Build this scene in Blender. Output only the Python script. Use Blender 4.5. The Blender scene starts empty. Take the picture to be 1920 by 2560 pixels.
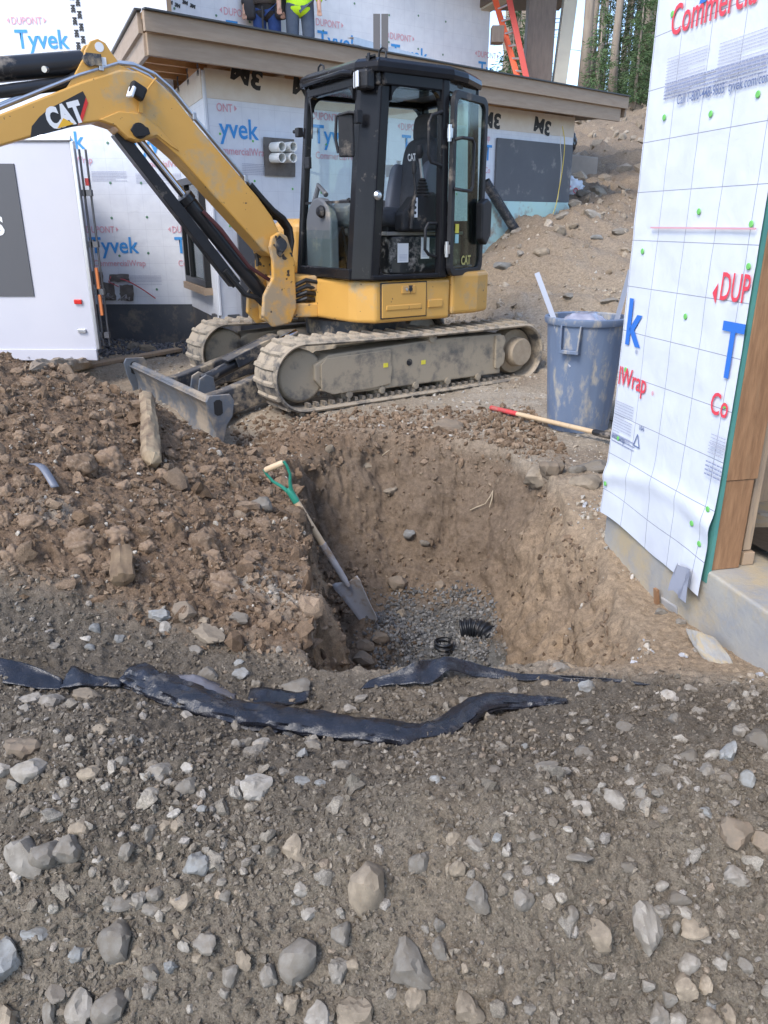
import bpy, bmesh, math, random
import numpy as np
from mathutils import Vector, Matrix, Euler

random.seed(7)
RNG = np.random.default_rng(7)
SC = bpy.context.scene
COL = SC.collection
R = math.radians

# ------------------------------------------------------------------ camera, sky, sun, exposure
CAM_H = 1.4
PITCH = R(20.6)
cam_d = bpy.data.cameras.new('camera')
cam_d.sensor_fit = 'VERTICAL'; cam_d.sensor_height = 36; cam_d.lens = 27
cam_d.clip_start = 0.05; cam_d.clip_end = 600
cam = bpy.data.objects.new('camera', cam_d); COL.objects.link(cam)
cam.location = (0, 0, CAM_H); cam.rotation_euler = (R(90) - PITCH, 0, 0)
SC.camera = cam

SUN_EL, SUN_AZ = R(48), R(-142)          # azimuth measured from +Y towards +X; light arrives from there
world = bpy.data.worlds.new('World'); SC.world = world; world.use_nodes = True
wn = world.node_tree.nodes; wl = world.node_tree.links
bg = wn['Background']
sky = wn.new('ShaderNodeTexSky'); sky.sky_type = 'NISHITA'; sky.sun_disc = False
sky.sun_elevation = SUN_EL; sky.sun_rotation = SUN_AZ
sky.dust_density = 3.0; sky.air_density = 1.0; sky.altitude = 1500
wl.new(sky.outputs['Color'], bg.inputs['Color']); bg.inputs['Strength'].default_value = 0.15
sun_d = bpy.data.lights.new('sun', 'SUN'); sun_d.energy = 1.05; sun_d.angle = R(22); sun_d.color = (1, .95, .88)
sun = bpy.data.objects.new('sun', sun_d); COL.objects.link(sun)
sd = Vector((math.sin(SUN_AZ) * math.cos(SUN_EL), math.cos(SUN_AZ) * math.cos(SUN_EL), math.sin(SUN_EL)))
sun.rotation_euler = sd.to_track_quat('Z', 'Y').to_euler()
SC.view_settings.view_transform = 'Standard'; SC.view_settings.look = 'None'
SC.view_settings.gamma = 1; SC.view_settings.use_curve_mapping = False
SC.view_settings.exposure = 1.52
SC.render.engine = 'CYCLES'
SC.cycles.max_bounces = 6; SC.cycles.transparent_max_bounces = 16
SC.cycles.use_denoising = True

# ------------------------------------------------------------------ picture geometry helper (pixels of the 1920x2560 photo)
_cp, _sp = math.cos(PITCH), math.sin(PITCH)
def pray(u, v):
    x = (u - 960) / 1920; y = -(v - 1280) / 1920
    return Vector((x, _cp + y * _sp, -_sp + y * _cp))
CAMP = Vector((0, 0, CAM_H))
def at_z(u, v, z):
    r = pray(u, v); return CAMP + r * ((z - CAM_H) / r.z)
def at_y(u, v, d):
    r = pray(u, v); return CAMP + r * (d / r.y)
def at_plane(u, v, p, n):
    r = pray(u, v); n = Vector(n); return CAMP + r * ((Vector(p) - CAMP).dot(n) / r.dot(n))

# ------------------------------------------------------------------ materials
MATS = {}
def mat(name, col, col2=None, scale=6.0, rough=.6, metal=0.0, bump=0.0, bscale=60.0, dirt=None, damt=.5, dscale=4.0,
        spec=.5, coord='Object', rand=0.0, detail=6.0, topdirt=0.0, stretch=None, speck=None, sscale=35.0, sthr=.66, ddet=9.0):
    if name in MATS: return MATS[name]
    m = bpy.data.materials.new(name); m.use_nodes = True
    nt = m.node_tree; N = nt.nodes; L = nt.links
    b = N['Principled BSDF']
    b.inputs['Roughness'].default_value = rough; b.inputs['Metallic'].default_value = metal
    b.inputs['Specular IOR Level'].default_value = spec
    tc = N.new('ShaderNodeTexCoord')
    vec = tc.outputs[coord]
    if stretch:
        mp = N.new('ShaderNodeMapping'); mp.inputs['Scale'].default_value = stretch
        L.new(vec, mp.inputs['Vector']); vec = mp.outputs['Vector']
    def noise(s, d=detail, rg=.6):
        n = N.new('ShaderNodeTexNoise'); n.inputs['Scale'].default_value = s
        n.inputs['Detail'].default_value = d; n.inputs['Roughness'].default_value = rg
        L.new(vec, n.inputs['Vector']); return n.outputs['Fac']
    def ramp(fac, a, c):
        r = N.new('ShaderNodeMapRange'); r.inputs['From Min'].default_value = a; r.inputs['From Max'].default_value = c
        L.new(fac, r.inputs['Value']); return r.outputs['Result']
    def mix(fac, a, c):
        x = N.new('ShaderNodeMix'); x.data_type = 'RGBA'
        if isinstance(fac, (int, float)): x.inputs['Factor'].default_value = fac
        else: L.new(fac, x.inputs['Factor'])
        for s, k in ((6, a), (7, c)):
            if isinstance(k, (tuple, list)): x.inputs[s].default_value = (*k, 1)
            else: L.new(k, x.inputs[s])
        return x.outputs[2]
    cur = col
    if col2: cur = mix(ramp(noise(scale), .35, .65), col, col2)
    if rand:
        oi = N.new('ShaderNodeObjectInfo')
        hsv = N.new('ShaderNodeHueSaturation')
        v = N.new('ShaderNodeMapRange'); v.inputs['To Min'].default_value = 1 - rand; v.inputs['To Max'].default_value = 1 + rand
        L.new(oi.outputs['Random'], v.inputs['Value']); L.new(v.outputs['Result'], hsv.inputs['Value'])
        if isinstance(cur, tuple): hsv.inputs['Color'].default_value = (*cur, 1)
        else: L.new(cur, hsv.inputs['Color'])
        cur = hsv.outputs['Color']
    if dirt:
        df = ramp(noise(dscale, ddet, .68 if ddet > 5 else .5), .62 - damt * .4, .72 - damt * .3)
        if topdirt:
            g = N.new('ShaderNodeNewGeometry'); sx = N.new('ShaderNodeSeparateXYZ'); L.new(g.outputs['Normal'], sx.inputs[0])
            t = ramp(sx.outputs['Z'], .1, .9)
            mm = N.new('ShaderNodeMath'); mm.operation = 'MULTIPLY'; L.new(t, mm.inputs[0]); mm.inputs[1].default_value = topdirt
            m2 = N.new('ShaderNodeMath'); m2.operation = 'ADD'; m2.use_clamp = True; L.new(mm.outputs[0], m2.inputs[0]); L.new(df, m2.inputs[1])
            df = m2.outputs[0]
        cur = mix(df, cur, dirt)
        rr = N.new('ShaderNodeMapRange'); rr.inputs['To Min'].default_value = rough; rr.inputs['To Max'].default_value = .9
        L.new(df, rr.inputs['Value']); L.new(rr.outputs['Result'], b.inputs['Roughness'])
        if metal:
            ml = N.new('ShaderNodeMapRange'); ml.inputs['To Min'].default_value = metal; ml.inputs['To Max'].default_value = 0
            L.new(df, ml.inputs['Value']); L.new(ml.outputs['Result'], b.inputs['Metallic'])
    if speck: cur = mix(ramp(noise(sscale, 3.0, .5), sthr, sthr + .03), cur, speck)
    if isinstance(cur, tuple): b.inputs['Base Color'].default_value = (*cur, 1)
    else: L.new(cur, b.inputs['Base Color'])
    if bump:
        bn = N.new('ShaderNodeBump'); bn.inputs['Strength'].default_value = bump; bn.inputs['Distance'].default_value = .01
        L.new(noise(bscale, 8.0, .65), bn.inputs['Height']); L.new(bn.outputs['Normal'], b.inputs['Normal'])
    MATS[name] = m
    return m

def glass_mat(name, tint, refl=.10, rough=.02):
    m = bpy.data.materials.new(name); m.use_nodes = True
    N = m.node_tree.nodes; L = m.node_tree.links; N.remove(N['Principled BSDF'])
    t = N.new('ShaderNodeBsdfTransparent'); t.inputs['Color'].default_value = (*tint, 1)
    g = N.new('ShaderNodeBsdfGlossy'); g.inputs['Roughness'].default_value = rough
    lw = N.new('ShaderNodeLayerWeight'); lw.inputs['Blend'].default_value = .5
    f = N.new('ShaderNodeMath'); f.operation = 'POWER'; f.inputs[1].default_value = 5; L.new(lw.outputs['Facing'], f.inputs[0])
    a = N.new('ShaderNodeMath'); a.operation = 'MULTIPLY_ADD'; a.use_clamp = True; a.inputs[1].default_value = .5; a.inputs[2].default_value = refl + .02
    L.new(f.outputs[0], a.inputs[0])
    x = N.new('ShaderNodeMixShader'); L.new(a.outputs[0], x.inputs[0]); L.new(t.outputs[0], x.inputs[1]); L.new(g.outputs[0], x.inputs[2])
    L.new(x.outputs[0], N['Material Output'].inputs['Surface'])
    return m

def attr_mat(name, attr, rough=.9, bump=.6, bscale=140.0, vary=.35, vscale=30.0):
    """colour from a per-point soil/stone colour attribute plus grain"""
    m = bpy.data.materials.new(name); m.use_nodes = True
    N = m.node_tree.nodes; L = m.node_tree.links; b = N['Principled BSDF']
    b.inputs['Roughness'].default_value = rough; b.inputs['Specular IOR Level'].default_value = .2
    at = N.new('ShaderNodeAttribute'); at.attribute_name = attr
    tc = N.new('ShaderNodeTexCoord')
    n1 = N.new('ShaderNodeTexNoise'); n1.inputs['Scale'].default_value = vscale; n1.inputs['Detail'].default_value = 10; n1.inputs['Roughness'].default_value = .7
    L.new(tc.outputs['Object'], n1.inputs['Vector'])
    mr = N.new('ShaderNodeMapRange'); mr.inputs['From Min'].default_value = .3; mr.inputs['From Max'].default_value = .7
    mr.inputs['To Min'].default_value = 1 - vary; mr.inputs['To Max'].default_value = 1 + vary
    L.new(n1.outputs['Fac'], mr.inputs['Value'])
    n3 = N.new('ShaderNodeTexNoise'); n3.inputs['Scale'].default_value = vscale * 6; n3.inputs['Detail'].default_value = 4; L.new(tc.outputs['Object'], n3.inputs['Vector'])
    m3 = N.new('ShaderNodeMapRange'); m3.inputs['From Min'].default_value = .3; m3.inputs['From Max'].default_value = .7; m3.inputs['To Min'].default_value = .72; m3.inputs['To Max'].default_value = 1.28
    L.new(n3.outputs['Fac'], m3.inputs['Value']); mm = N.new('ShaderNodeMath'); mm.operation = 'MULTIPLY'; L.new(mr.outputs['Result'], mm.inputs[0]); L.new(m3.outputs['Result'], mm.inputs[1])
    vm = N.new('ShaderNodeVectorMath'); vm.operation = 'SCALE'
    L.new(at.outputs['Color'], vm.inputs[0]); L.new(mm.outputs[0], vm.inputs['Scale'])
    L.new(vm.outputs[0], b.inputs['Base Color'])
    n2 = N.new('ShaderNodeTexNoise'); n2.inputs['Scale'].default_value = bscale; n2.inputs['Detail'].default_value = 10; n2.inputs['Roughness'].default_value = .75
    L.new(tc.outputs['Object'], n2.inputs['Vector'])
    bn = N.new('ShaderNodeBump'); bn.inputs['Strength'].default_value = bump; bn.inputs['Distance'].default_value = .012
    L.new(n2.outputs['Fac'], bn.inputs['Height']); L.new(bn.outputs['Normal'], b.inputs['Normal'])
    return m

# ------------------------------------------------------------------ mesh helpers
def link(o, parent=None):
    COL.objects.link(o)
    if parent is not None: o.parent = parent
    return o

class MB:
    """collects shapes; build() links them as ONE mesh object"""
    def __init__(s): s.v = []; s.f = []; s.sm = []
    def add(s, vs, fs, smooth=False):
        k = len(s.v); s.v += [tuple(p) for p in vs]; s.f += [tuple(i + k for i in f) for f in fs]; s.sm += [smooth] * len(fs)
        return s
    def box(s, c, size, rot=None):
        hx, hy, hz = size[0] / 2, size[1] / 2, size[2] / 2
        vs = [Vector((x, y, z)) for x in (-hx, hx) for y in (-hy, hy) for z in (-hz, hz)]
        if rot is not None:
            Mx = rot if isinstance(rot, Matrix) else Euler(rot).to_matrix(); vs = [Mx @ p for p in vs]
        vs = [p + Vector(c) for p in vs]
        return s.add(vs, [(0, 1, 3, 2), (4, 6, 7, 5), (0, 4, 5, 1), (2, 3, 7, 6), (0, 2, 6, 4), (1, 5, 7, 3)])
    def beam(s, a, b, w, h, up=(0, 0, 1)):
        """rectangular bar from a to b, w across, h along up"""
        a, b = Vector(a), Vector(b); d = (b - a).normalized(); u = Vector(up)
        side = d.cross(u)
        if side.length < 1e-5: side = d.cross(Vector((1, 0, 0)))
        side.normalize(); u = side.cross(d)
        vs = []
        for p in (a, b):
            for i, j in ((-1, -1), (1, -1), (1, 1), (-1, 1)): vs.append(p + side * (i * w / 2) + u * (j * h / 2))
        return s.add(vs, [(3, 2, 1, 0), (4, 5, 6, 7), (0, 1, 5, 4), (1, 2, 6, 5), (2, 3, 7, 6), (3, 0, 4, 7)])
    def tube(s, pts, r, n=10, cap=True, closed=False):
        pts = [Vector(p) for p in pts]; m = len(pts)
        rs = r if isinstance(r, (list, tuple)) else [r] * m
        vs = []; prev = None
        for i, p in enumerate(pts):
            if closed: t = pts[(i + 1) % m] - pts[i - 1]
            else: t = pts[min(i + 1, m - 1)] - pts[max(i - 1, 0)]
            t.normalize()
            if prev is None:
                q = t.orthogonal().normalized()
            else:
                q = prev - t * prev.dot(t)
                q = q.normalized() if q.length > 1e-6 else t.orthogonal().normalized()
            prev = q; w = t.cross(q)
            for k in range(n):
                a = 2 * math.pi * k / n; vs.append(p + (q * math.cos(a) + w * math.sin(a)) * rs[i])
        fs = []
        for i in range(m if closed else m - 1):
            j = (i + 1) % m
            for k in range(n): fs.append((i * n + k, i * n + (k + 1) % n, j * n + (k + 1) % n, j * n + k))
        s.add(vs, fs, True)
        if cap and not closed:
            k0 = len(s.v) - len(vs)
            s.f.append(tuple(k0 + n - 1 - k for k in range(n))); s.sm.append(False)
            s.f.append(tuple(k0 + (m - 1) * n + k for k in range(n))); s.sm.append(False)
        return s
    def cyl(s, a, b, r, n=20): return s.tube([a, b], r, n)
    def lathe(s, prof, c=(0, 0, 0), n=32, axis='Z', closed=False):
        vs = []
        for (r, z) in prof:
            for k in range(n):
                a = 2 * math.pi * k / n
                p = (r * math.cos(a), r * math.sin(a), z)
                if axis == 'Y': p = (p[0], z, p[1])
                if axis == 'X': p = (z, p[0], p[1])
                vs.append(Vector(p) + Vector(c))
        fs = []
        m = len(prof)
        for i in range(m if closed else m - 1):
            j = (i + 1) % m
            for k in range(n): fs.append((i * n + k, i * n + (k + 1) % n, j * n + (k + 1) % n, j * n + k))
        return s.add(vs, fs, True)
    def prism(s, poly, lo, hi, axis='Z', smooth=False):
        """extrude a closed 2D polygon; axis Z: (x,y); Y: (x,z); X: (y,z)"""
        n = len(poly)
        def P(p, h):
            if axis == 'Z': return (p[0], p[1], h)
            if axis == 'Y': return (p[0], h, p[1])
            return (h, p[0], p[1])
        vs = [P(p, lo) for p in poly] + [P(p, hi) for p in poly]
        fs = [tuple(range(n - 1, -1, -1)), tuple(range(n, 2 * n))]
        k0 = len(s.f)
        fs2 = [(i, (i + 1) % n, n + (i + 1) % n, n + i) for i in range(n)]
        s.add(vs, fs); s.add(vs, fs2, smooth) if False else None
        k = len(s.v) - 2 * n
        s.f += [tuple(i + k for i in f) for f in fs2]; s.sm += [smooth] * n
        return s
    def grid(s, rows):
        """rows: list of equal-length point lists"""
        n = len(rows[0]); vs = [p for r in rows for p in r]; fs = []
        for i in range(len(rows) - 1):
            for j in range(n - 1): fs.append((i * n + j, i * n + j + 1, (i + 1) * n + j + 1, (i + 1) * n + j))
        return s.add(vs, fs, True)
    def mesh(s, name, fix=True):
        me = bpy.data.meshes.new(name); me.from_pydata(s.v, [], s.f)
        me.polygons.foreach_set('use_smooth', s.sm)
        if fix:
            bm = bmesh.new(); bm.from_mesh(me); bmesh.ops.recalc_face_normals(bm, faces=bm.faces); bm.to_mesh(me); bm.free()
        me.update(); return me
    def build(s, name, m, parent=None, bevel=0.0, seg=2, sub=0, solid=0.0, weld=False):
        me = s.mesh(name)
        if weld:
            bm = bmesh.new(); bm.from_mesh(me); bmesh.ops.remove_doubles(bm, verts=bm.verts, dist=1e-5); bm.to_mesh(me); bm.free()
        if any(s.sm): me.set_sharp_from_angle(angle=R(38))
        me.materials.append(m)
        o = bpy.data.objects.new(name, me); link(o, parent)
        if solid:
            md = o.modifiers.new('solid', 'SOLIDIFY'); md.thickness = solid; md.offset = 0
        if bevel:
            md = o.modifiers.new('bevel', 'BEVEL'); md.width = bevel; md.segments = seg; md.limit_method = 'ANGLE'; md.angle_limit = R(40)
            md.harden_normals = False
        if sub:
            md = o.modifiers.new('sub', 'SUBSURF'); md.levels = sub; md.render_levels = sub
        return o

def tag(o, label=None, cat=None, group=None, kind=None):
    if label: o['label'] = label
    if cat: o['category'] = cat
    if group: o['group'] = group
    if kind: o['kind'] = kind
    return o
def thing(name, label, cat, loc=(0, 0, 0), rotz=0.0, group=None):
    o = bpy.data.objects.new(name, None); o.empty_display_size = .1; link(o)
    o.location = loc; o.rotation_euler = (0, 0, rotz); tag(o, label, cat, group); return o
def share(name, me, parent=None, loc=(0, 0, 0), rot=(0, 0, 0), scale=(1, 1, 1)):
    o = bpy.data.objects.new(name, me); link(o, parent); o.location = loc; o.rotation_euler = rot; o.scale = scale; return o
def text_mesh(body, size, bold=0.0, squeeze=1.0, align='LEFT', shear=0.0):
    c = bpy.data.curves.new('print', 'FONT'); c.body = body; c.size = size; c.offset = bold; c.align_x = align; c.shear = shear
    c.resolution_u = 3
    o = bpy.data.objects.new('print', c); COL.objects.link(o)
    bpy.context.view_layer.update()
    dg = bpy.context.evaluated_depsgraph_get()
    me = bpy.data.meshes.new_from_object(o.evaluated_get(dg))
    bpy.data.objects.remove(o); bpy.data.curves.remove(c)
    if squeeze != 1.0:
        me.transform(Matrix.Diagonal((squeeze, 1, 1, 1)))
    return me
def smooth(a, b, x):
    t = np.clip((x - a) / (b - a), 0, 1); return t * t * (3 - 2 * t)

# ------------------------------------------------------------------ noise
_perm = np.random.default_rng(3).permutation(256); _perm = np.concatenate([_perm, _perm, _perm]).astype(np.int64)
_g3 = np.random.default_rng(4).normal(size=(256, 3)); _g3 /= np.linalg.norm(_g3, axis=1)[:, None]
_g3 = _g3.astype(np.float32)
def perlin(p):
    p = np.asarray(p, np.float32)
    i = np.floor(p).astype(np.int64); f = p - i; i &= 255
    u = f * f * f * (f * (f * 6 - 15) + 10)
    out = np.zeros(len(p), np.float32)
    for dx in (0, 1):
        wx = u[:, 0] if dx else 1 - u[:, 0]
        hx = _perm[i[:, 0] + dx]
        for dy in (0, 1):
            wy = wx * (u[:, 1] if dy else 1 - u[:, 1]); hy = _perm[hx + i[:, 1] + dy]
            for dz in (0, 1):
                w = wy * (u[:, 2] if dz else 1 - u[:, 2]); g = _g3[_perm[hy + i[:, 2] + dz] & 255]
                out += w * (g[:, 0] * (f[:, 0] - dx) + g[:, 1] * (f[:, 1] - dy) + g[:, 2] * (f[:, 2] - dz))
    return out
def fbm(p, scale, oct=4, gain=.5, lac=2.03):
    p = np.asarray(p, np.float32) * scale; a = 1.0; s = np.zeros(len(p), np.float32)
    for k in range(oct):
        s += a * perlin(p + 17.3 * k); p = p * lac; a *= gain
    return s
def lumps(x, y, cell, seed, fill=.8):
    """height of round clods (0..1) from a jittered cell pattern"""
    rg = np.random.default_rng(seed); T = 128
    jx, jy, rad = rg.random((T, T)), rg.random((T, T)), rg.random((T, T))
    cx, cy = x / cell, y / cell
    ix, iy = np.floor(cx).astype(int), np.floor(cy).astype(int)
    out = np.zeros_like(x)
    for a in (-1, 0, 1):
        for b in (-1, 0, 1):
            kx, ky = (ix + a) % T, (iy + b) % T
            r = rad[kx, ky] * .55 + .12; r = np.where(rad[kx, ky] > fill, .05, r)
            d2 = (cx - ix - a - jx[kx, ky]) ** 2 + (cy - iy - b - jy[kx, ky]) ** 2
            out = np.maximum(out, np.sqrt(np.clip(r * r - d2, 0, None)))
    return out
# ------------------------------------------------------------------ the ground, one sheet to the horizon
CTRL = np.array([
 (-.6,1.12,-.24),(0,1.1,-.26),(.6,1.1,-.28),(0,.5,-.75),(-1.2,.7,-.45),(1.2,.7,-.5),(-2,1,.0),(2,1,-.15),
 (-.75,1.5,.12),(0,1.45,.07),(.45,1.32,.02),(.8,1.45,.04),(1.3,1.5,.02),
 (-.9,2.0,.06),(0,1.86,-.03),(.5,1.95,-.01),(.9,1.9,.01),(-.4,2.0,0),(1.2,2.0,.0),
 (-.3,2.33,-.03),(.3,2.33,-.07),(.9,2.33,-.07),
 (1.2,3,-.15),(1.3,2.5,-.11),(1.05,3.6,-.06),(1.6,1.8,-.06),(1.8,3,-.1),(.9,3.9,-.03),
 (-2.2,4.4,.66),(-1.45,2.7,.33),(-1.2,2.2,.1),(-.4,3.4,.0),(-.55,4.1,.0),(-.6,3.8,.02),(-1.3,4.7,.24),(-1.8,4.9,.40),(-1.0,3.4,.22),
 (-2.0,3.3,.55),(-3,4.3,.85),(-3,3,.75),(-1.8,2.0,.18),(-2.5,5.4,.30),(-1.9,5.9,.0),(-3.4,6.2,.05),(-.7,2.6,.06),
 (-1.15,5.35,-.24),(-.95,5.1,-.14),(-1.35,5.6,-.22),(-1.7,6.2,-.06),(-2.3,7.0,-.06),(-.7,5.3,-.02),
 (-1,6.2,-.02),(0,6,0),(1,6,0),(-.4,5.3,.0),(.5,5.35,0),(1,5,0),(1.3,4.4,0),(2,5.5,0),(-2,7.6,0),(0,7.5,0),(1.2,7.2,0),
 (-3,8,.02),(0,9,.1),(-3,9.6,0),(-5,8,0),(-5,9.6,0),(-6,6,.1),(3,4,0),(3,7,.05),(2,7,.03),(-5,4,.5)])
def _tps(r2): return .5 * r2 * np.log(r2 + 1e-9)
_cx, _cy, _cz = CTRL.T
_K = _tps((_cx[:, None] - _cx) ** 2 + (_cy[:, None] - _cy) ** 2) + np.eye(len(CTRL)) * .02
_Pm = np.c_[np.ones(len(CTRL)), _cx, _cy]
_W = np.linalg.solve(np.block([[_K, _Pm], [_Pm.T, np.zeros((3, 3))]]), np.r_[_cz, 0, 0, 0])
def base_h(x, y):
    X, Y = np.clip(x, -5, 3), np.clip(y, .4, 9.4)
    h = np.full(x.shape, _W[-3]) + _W[-2] * X + _W[-1] * Y
    for k in range(len(CTRL)): h = h + _W[k] * _tps((X - _cx[k]) ** 2 + (Y - _cy[k]) ** 2)
    h = h * (1 - smooth(8.2, 9.4, y)) * (1 - .0 * x)
    # the hillside that climbs to the right rear
    q = y - 7.3 + .5 * (x - 1.5)
    q = np.where(q > 6, q, np.log1p(np.exp(np.clip(q * 3, -40, 40))) / 3)
    ramp = np.where(q < 4, .34 * q, 1.36 + .165 * (np.minimum(q, 30) - 4) + .02 * np.clip(q - 30, 0, None))
    ramp = ramp * smooth(-1.6, 2.0, x + np.clip(y - 12, 0, 50) * .06)
    h = h + ramp
    # loose bank of soil against the green board
    h = h + .22 * np.exp(-((x - 2.2) / .9) ** 2 - ((y - 10.2) / .8) ** 2)
    return h
def pit_profile(x, y, wob):
    xl = np.interp(y, [2.2, 2.6, 3.1, 3.6, 4.0, 4.3, 4.8, 5.3], [-.24, -.29, -.31, -.41, -.50, -.58, -.63, -.65]) + wob * .13
    xr = np.interp(y, [2.2, 2.6, 3.2, 3.8, 4.4, 4.9], [.92, 1.0, 1.06, 1.02, .98, .80]) + wob * .08
    yf = np.interp(x, [-.6, 0, .5, 1.0], [5.1, 5.32, 5.2, 4.75]) + wob * .1
    yn = np.interp(x, [-.4, 0, .5, 1.0], [2.36, 2.33, 2.34, 2.42]) + wob * .14
    wR = np.interp(y, [2.4, 3.0, 3.8, 4.6], [.50, .46, .42, .45])
    def s(t): t = np.clip(t, 0, 1); return t
    fl = s((x - xl) / .17); fr = s((xr - x) / wR); ff = s((yf - y) / 1.0); fn = s((y - yn) / .25)
    ff = np.where(ff < .55, ff * 1.3, .715 + (ff - .55) * .6333)
    fr = np.clip(fr, 0, 1) ** .9
    m = np.minimum(np.minimum(fl, fr), np.minimum(ff, fn))
    m2 = 1 - (1 - m) ** 1.25
    return m2
PIT_D = 1.0
def build_ground():
    r = np.concatenate([np.geomspace(.42, .9, 60, endpoint=False), np.geomspace(.9, 5.5, 560, endpoint=False),
                        np.geomspace(5.5, 13, 160, endpoint=False), np.geomspace(13, 32, 130, endpoint=False), np.geomspace(32, 110, 40)])
    a_d = np.linspace(-R(47), R(47), 640)
    a_s = np.linspace(R(47), R(313), 40)[1:-1]
    az = np.concatenate([a_d, a_s])
    A, Rr = np.meshgrid(az, r)
    x = (np.sin(A) * Rr).ravel(); y = (np.cos(A) * Rr).ravel()
    nr, na = len(r), len(az)
    P2 = np.c_[x, y, np.zeros_like(x)]
    wob = fbm(P2, 2.2, 4)
    pit = pit_profile(x, y, wob)
    h = base_h(x, y)
    # zones
    n1 = fbm(P2 + 5.1, .9, 3)
    edge = np.interp(x, [-2, -.8, -.3, .3, .9, 1.3, 1.6], [2.45, 2.42, 2.36, 2.32, 2.26, 2.2, 2.3])
    fg = smooth(.12, -.12, y - edge - n1 * .16)
    heap = smooth(-.05, -.30, x - n1 * .12) * smooth(2.2, 2.4, y) * smooth(5.75, 5.2, y + n1 * .3 + .25 * np.clip(-x - 1.6, 0, 2)) * (1 - fg)
    heap = np.maximum(heap, smooth(5.55, 5.25, y + n1 * .15) * smooth(4.6, 4.9, y) * smooth(.75, .3, x) * smooth(-1.3, -.9, x) * .8)
    inpit = smooth(.02, .14, pit)
    pad = np.clip(1 - fg - heap, 0, 1) * (1 - inpit)
    near = smooth(14, 8, y)
    # relief
    wx_ = x + .035 * fbm(P2 + 31, 9, 3); wy_ = y + .035 * fbm(P2 + 57, 9, 3)
    pat = np.clip(.55 + 1.3 * fbm(P2 + 71, 2.6, 2), .1, 1.2); pat2 = np.clip(.5 + 1.4 * fbm(P2 + 91, 5.5, 2), .1, 1.2)
    lum = (lumps(wx_, wy_, .16, 1, .55) * .16 * .55 * pat + lumps(wx_ + 3.3, wy_, .08, 2, .6) * .08 * .7 * pat2 + lumps(wx_, wy_ + 1.7, .038, 3, .7) * .038 * .7)
    lumfg = lumps(wx_, wy_, .09, 4, .22) * .09 * .35 * pat + lumps(wx_ + 1, wy_, .045, 5, .35) * .045 * .5 * pat2 + lumps(wx_, wy_ + 2, .02, 6, .5) * .02 * .6 * pat
    bumps = fbm(P2, 1.6, 4)
    h = h + bumps * (.085 * fg + .06 * heap + .022 * pad * near + .10 * pad * (1 - near)) + pad * smooth(7.6, 9, y) * (np.abs(fbm(P2 + 3, 3.2, 4)) * .10 - .03)
    h = h + heap * (1 - inpit) * lum * 1.15 + fg * lumfg * 2.3
    h = h + pad * near * (lumps(x, y, .06, 8, .35) * .06 * .6 + lumps(x, y, .11, 9, .15) * .11 * .6)
    h = h + pad * (1 - near) * (lumps(x + .2 * bumps, y, .5, 10, .35) * .5 * .45 + np.abs(fbm(P2 + 41, 1.1, 4)) * .35)
    # ruts left by the tracks on the pad
    ca, sa = math.cos(R(34)), math.sin(R(34))
    lat = (x + .26) * sa - (y - 7.27) * ca; lon = (x + .26) * ca + (y - 7.27) * sa
    rut = np.exp(-((np.abs(lat) - .74) / .2) ** 4) * smooth(.6, 1.4, lon) * smooth(9, 5, lon)
    h = h - pad * rut * (.025 + .02 * np.sin(lon * 2 * math.pi / .13))
    rutl = (x * .55 + y * .83) + .25 * fbm(P2 + 8, .8, 2)
    h = h + pad * smooth(7.8, 9, y) * smooth(.3, 1.2, x) * (.035 * np.sin(rutl * 2 * math.pi / .9) + .02 * np.sin(rutl * 2 * math.pi / .37))
    # pit
    zf = -PIT_D + .10 * smooth(3.4, 4.6, y) + .03 * wob + .20 * np.exp(-((x + .12) / .24) ** 2 - ((y - 3.9) / .35) ** 2) + .12 * np.exp(-((x + .2) / .15) ** 2 - ((y - 3.2) / .6) ** 2)
    gz = smooth(.02, .95, pit)
    h = h * (1 - pit) + zf * pit
    h = np.where(y > 13, h, h)
    X = np.stack([x, y, h], 1).reshape(nr, na, 3)
    # fine 3D relief along the surface normal (dense part only)
    k = 910
    G = X[:k, :640].copy()
    du = np.gradient(G, axis=1); dv = np.gradient(G, axis=0)
    nrm = np.cross(du, dv); nrm /= np.linalg.norm(nrm, axis=2)[..., None] + 1e-12
    nrm *= np.sign(nrm[..., 2:3] + 1e-9)
    g = G.reshape(-1, 3)
    sh = (k, 640)
    fgz, hpz, ptz, pdz = (q.reshape(nr, na)[:k, :640].ravel() for q in (fg, heap, inpit, pad))
    steep = np.clip(1 - nrm[..., 2].ravel(), 0, 1)
    dist = np.hypot(g[:, 0], g[:, 1])
    d = fbm(g, 6.0, 4, .6) * (.055 * ptz + .02 * hpz + .006 * fgz + .006 * pdz)
    d += fbm(g + 19, 2.4, 2, .5) * .09 * ptz
    rid = 1 - np.abs(fbm(g * np.array([1, 1, .7]), 10.0, 3, .55)) * 2
    d += rid * ptz * .03 * steep
    tooth_ = np.sin((g[:, 0] * .9 + .25 * g[:, 1] + .05 * fbm(g + 3, 3, 2)) * 2 * math.pi / .085)
    d += tooth_ * .010 * ptz * smooth(.25, .6, steep) * smooth(3.6, 4.2, g[:, 1]) * np.clip(.3 + 1.5 * fbm(g + 29, 2.5, 2), 0, 1)
    d += fbm(g, 30.0, 3, .65) * (.014 * ptz + .016 * hpz + .011 * fgz + .010 * pdz)
    d += np.maximum(0, fbm(g + 7, 16.0, 2, .5)) * (.02 * hpz + .030 * fgz + .014 * pdz)
    d *= smooth(14, 9, dist) + 2.2 * smooth(9, 14, dist)
    G = G + nrm * d.reshape(sh)[..., None]
    X[:k, :640] = G
    V = X.reshape(-1, 3)
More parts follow.
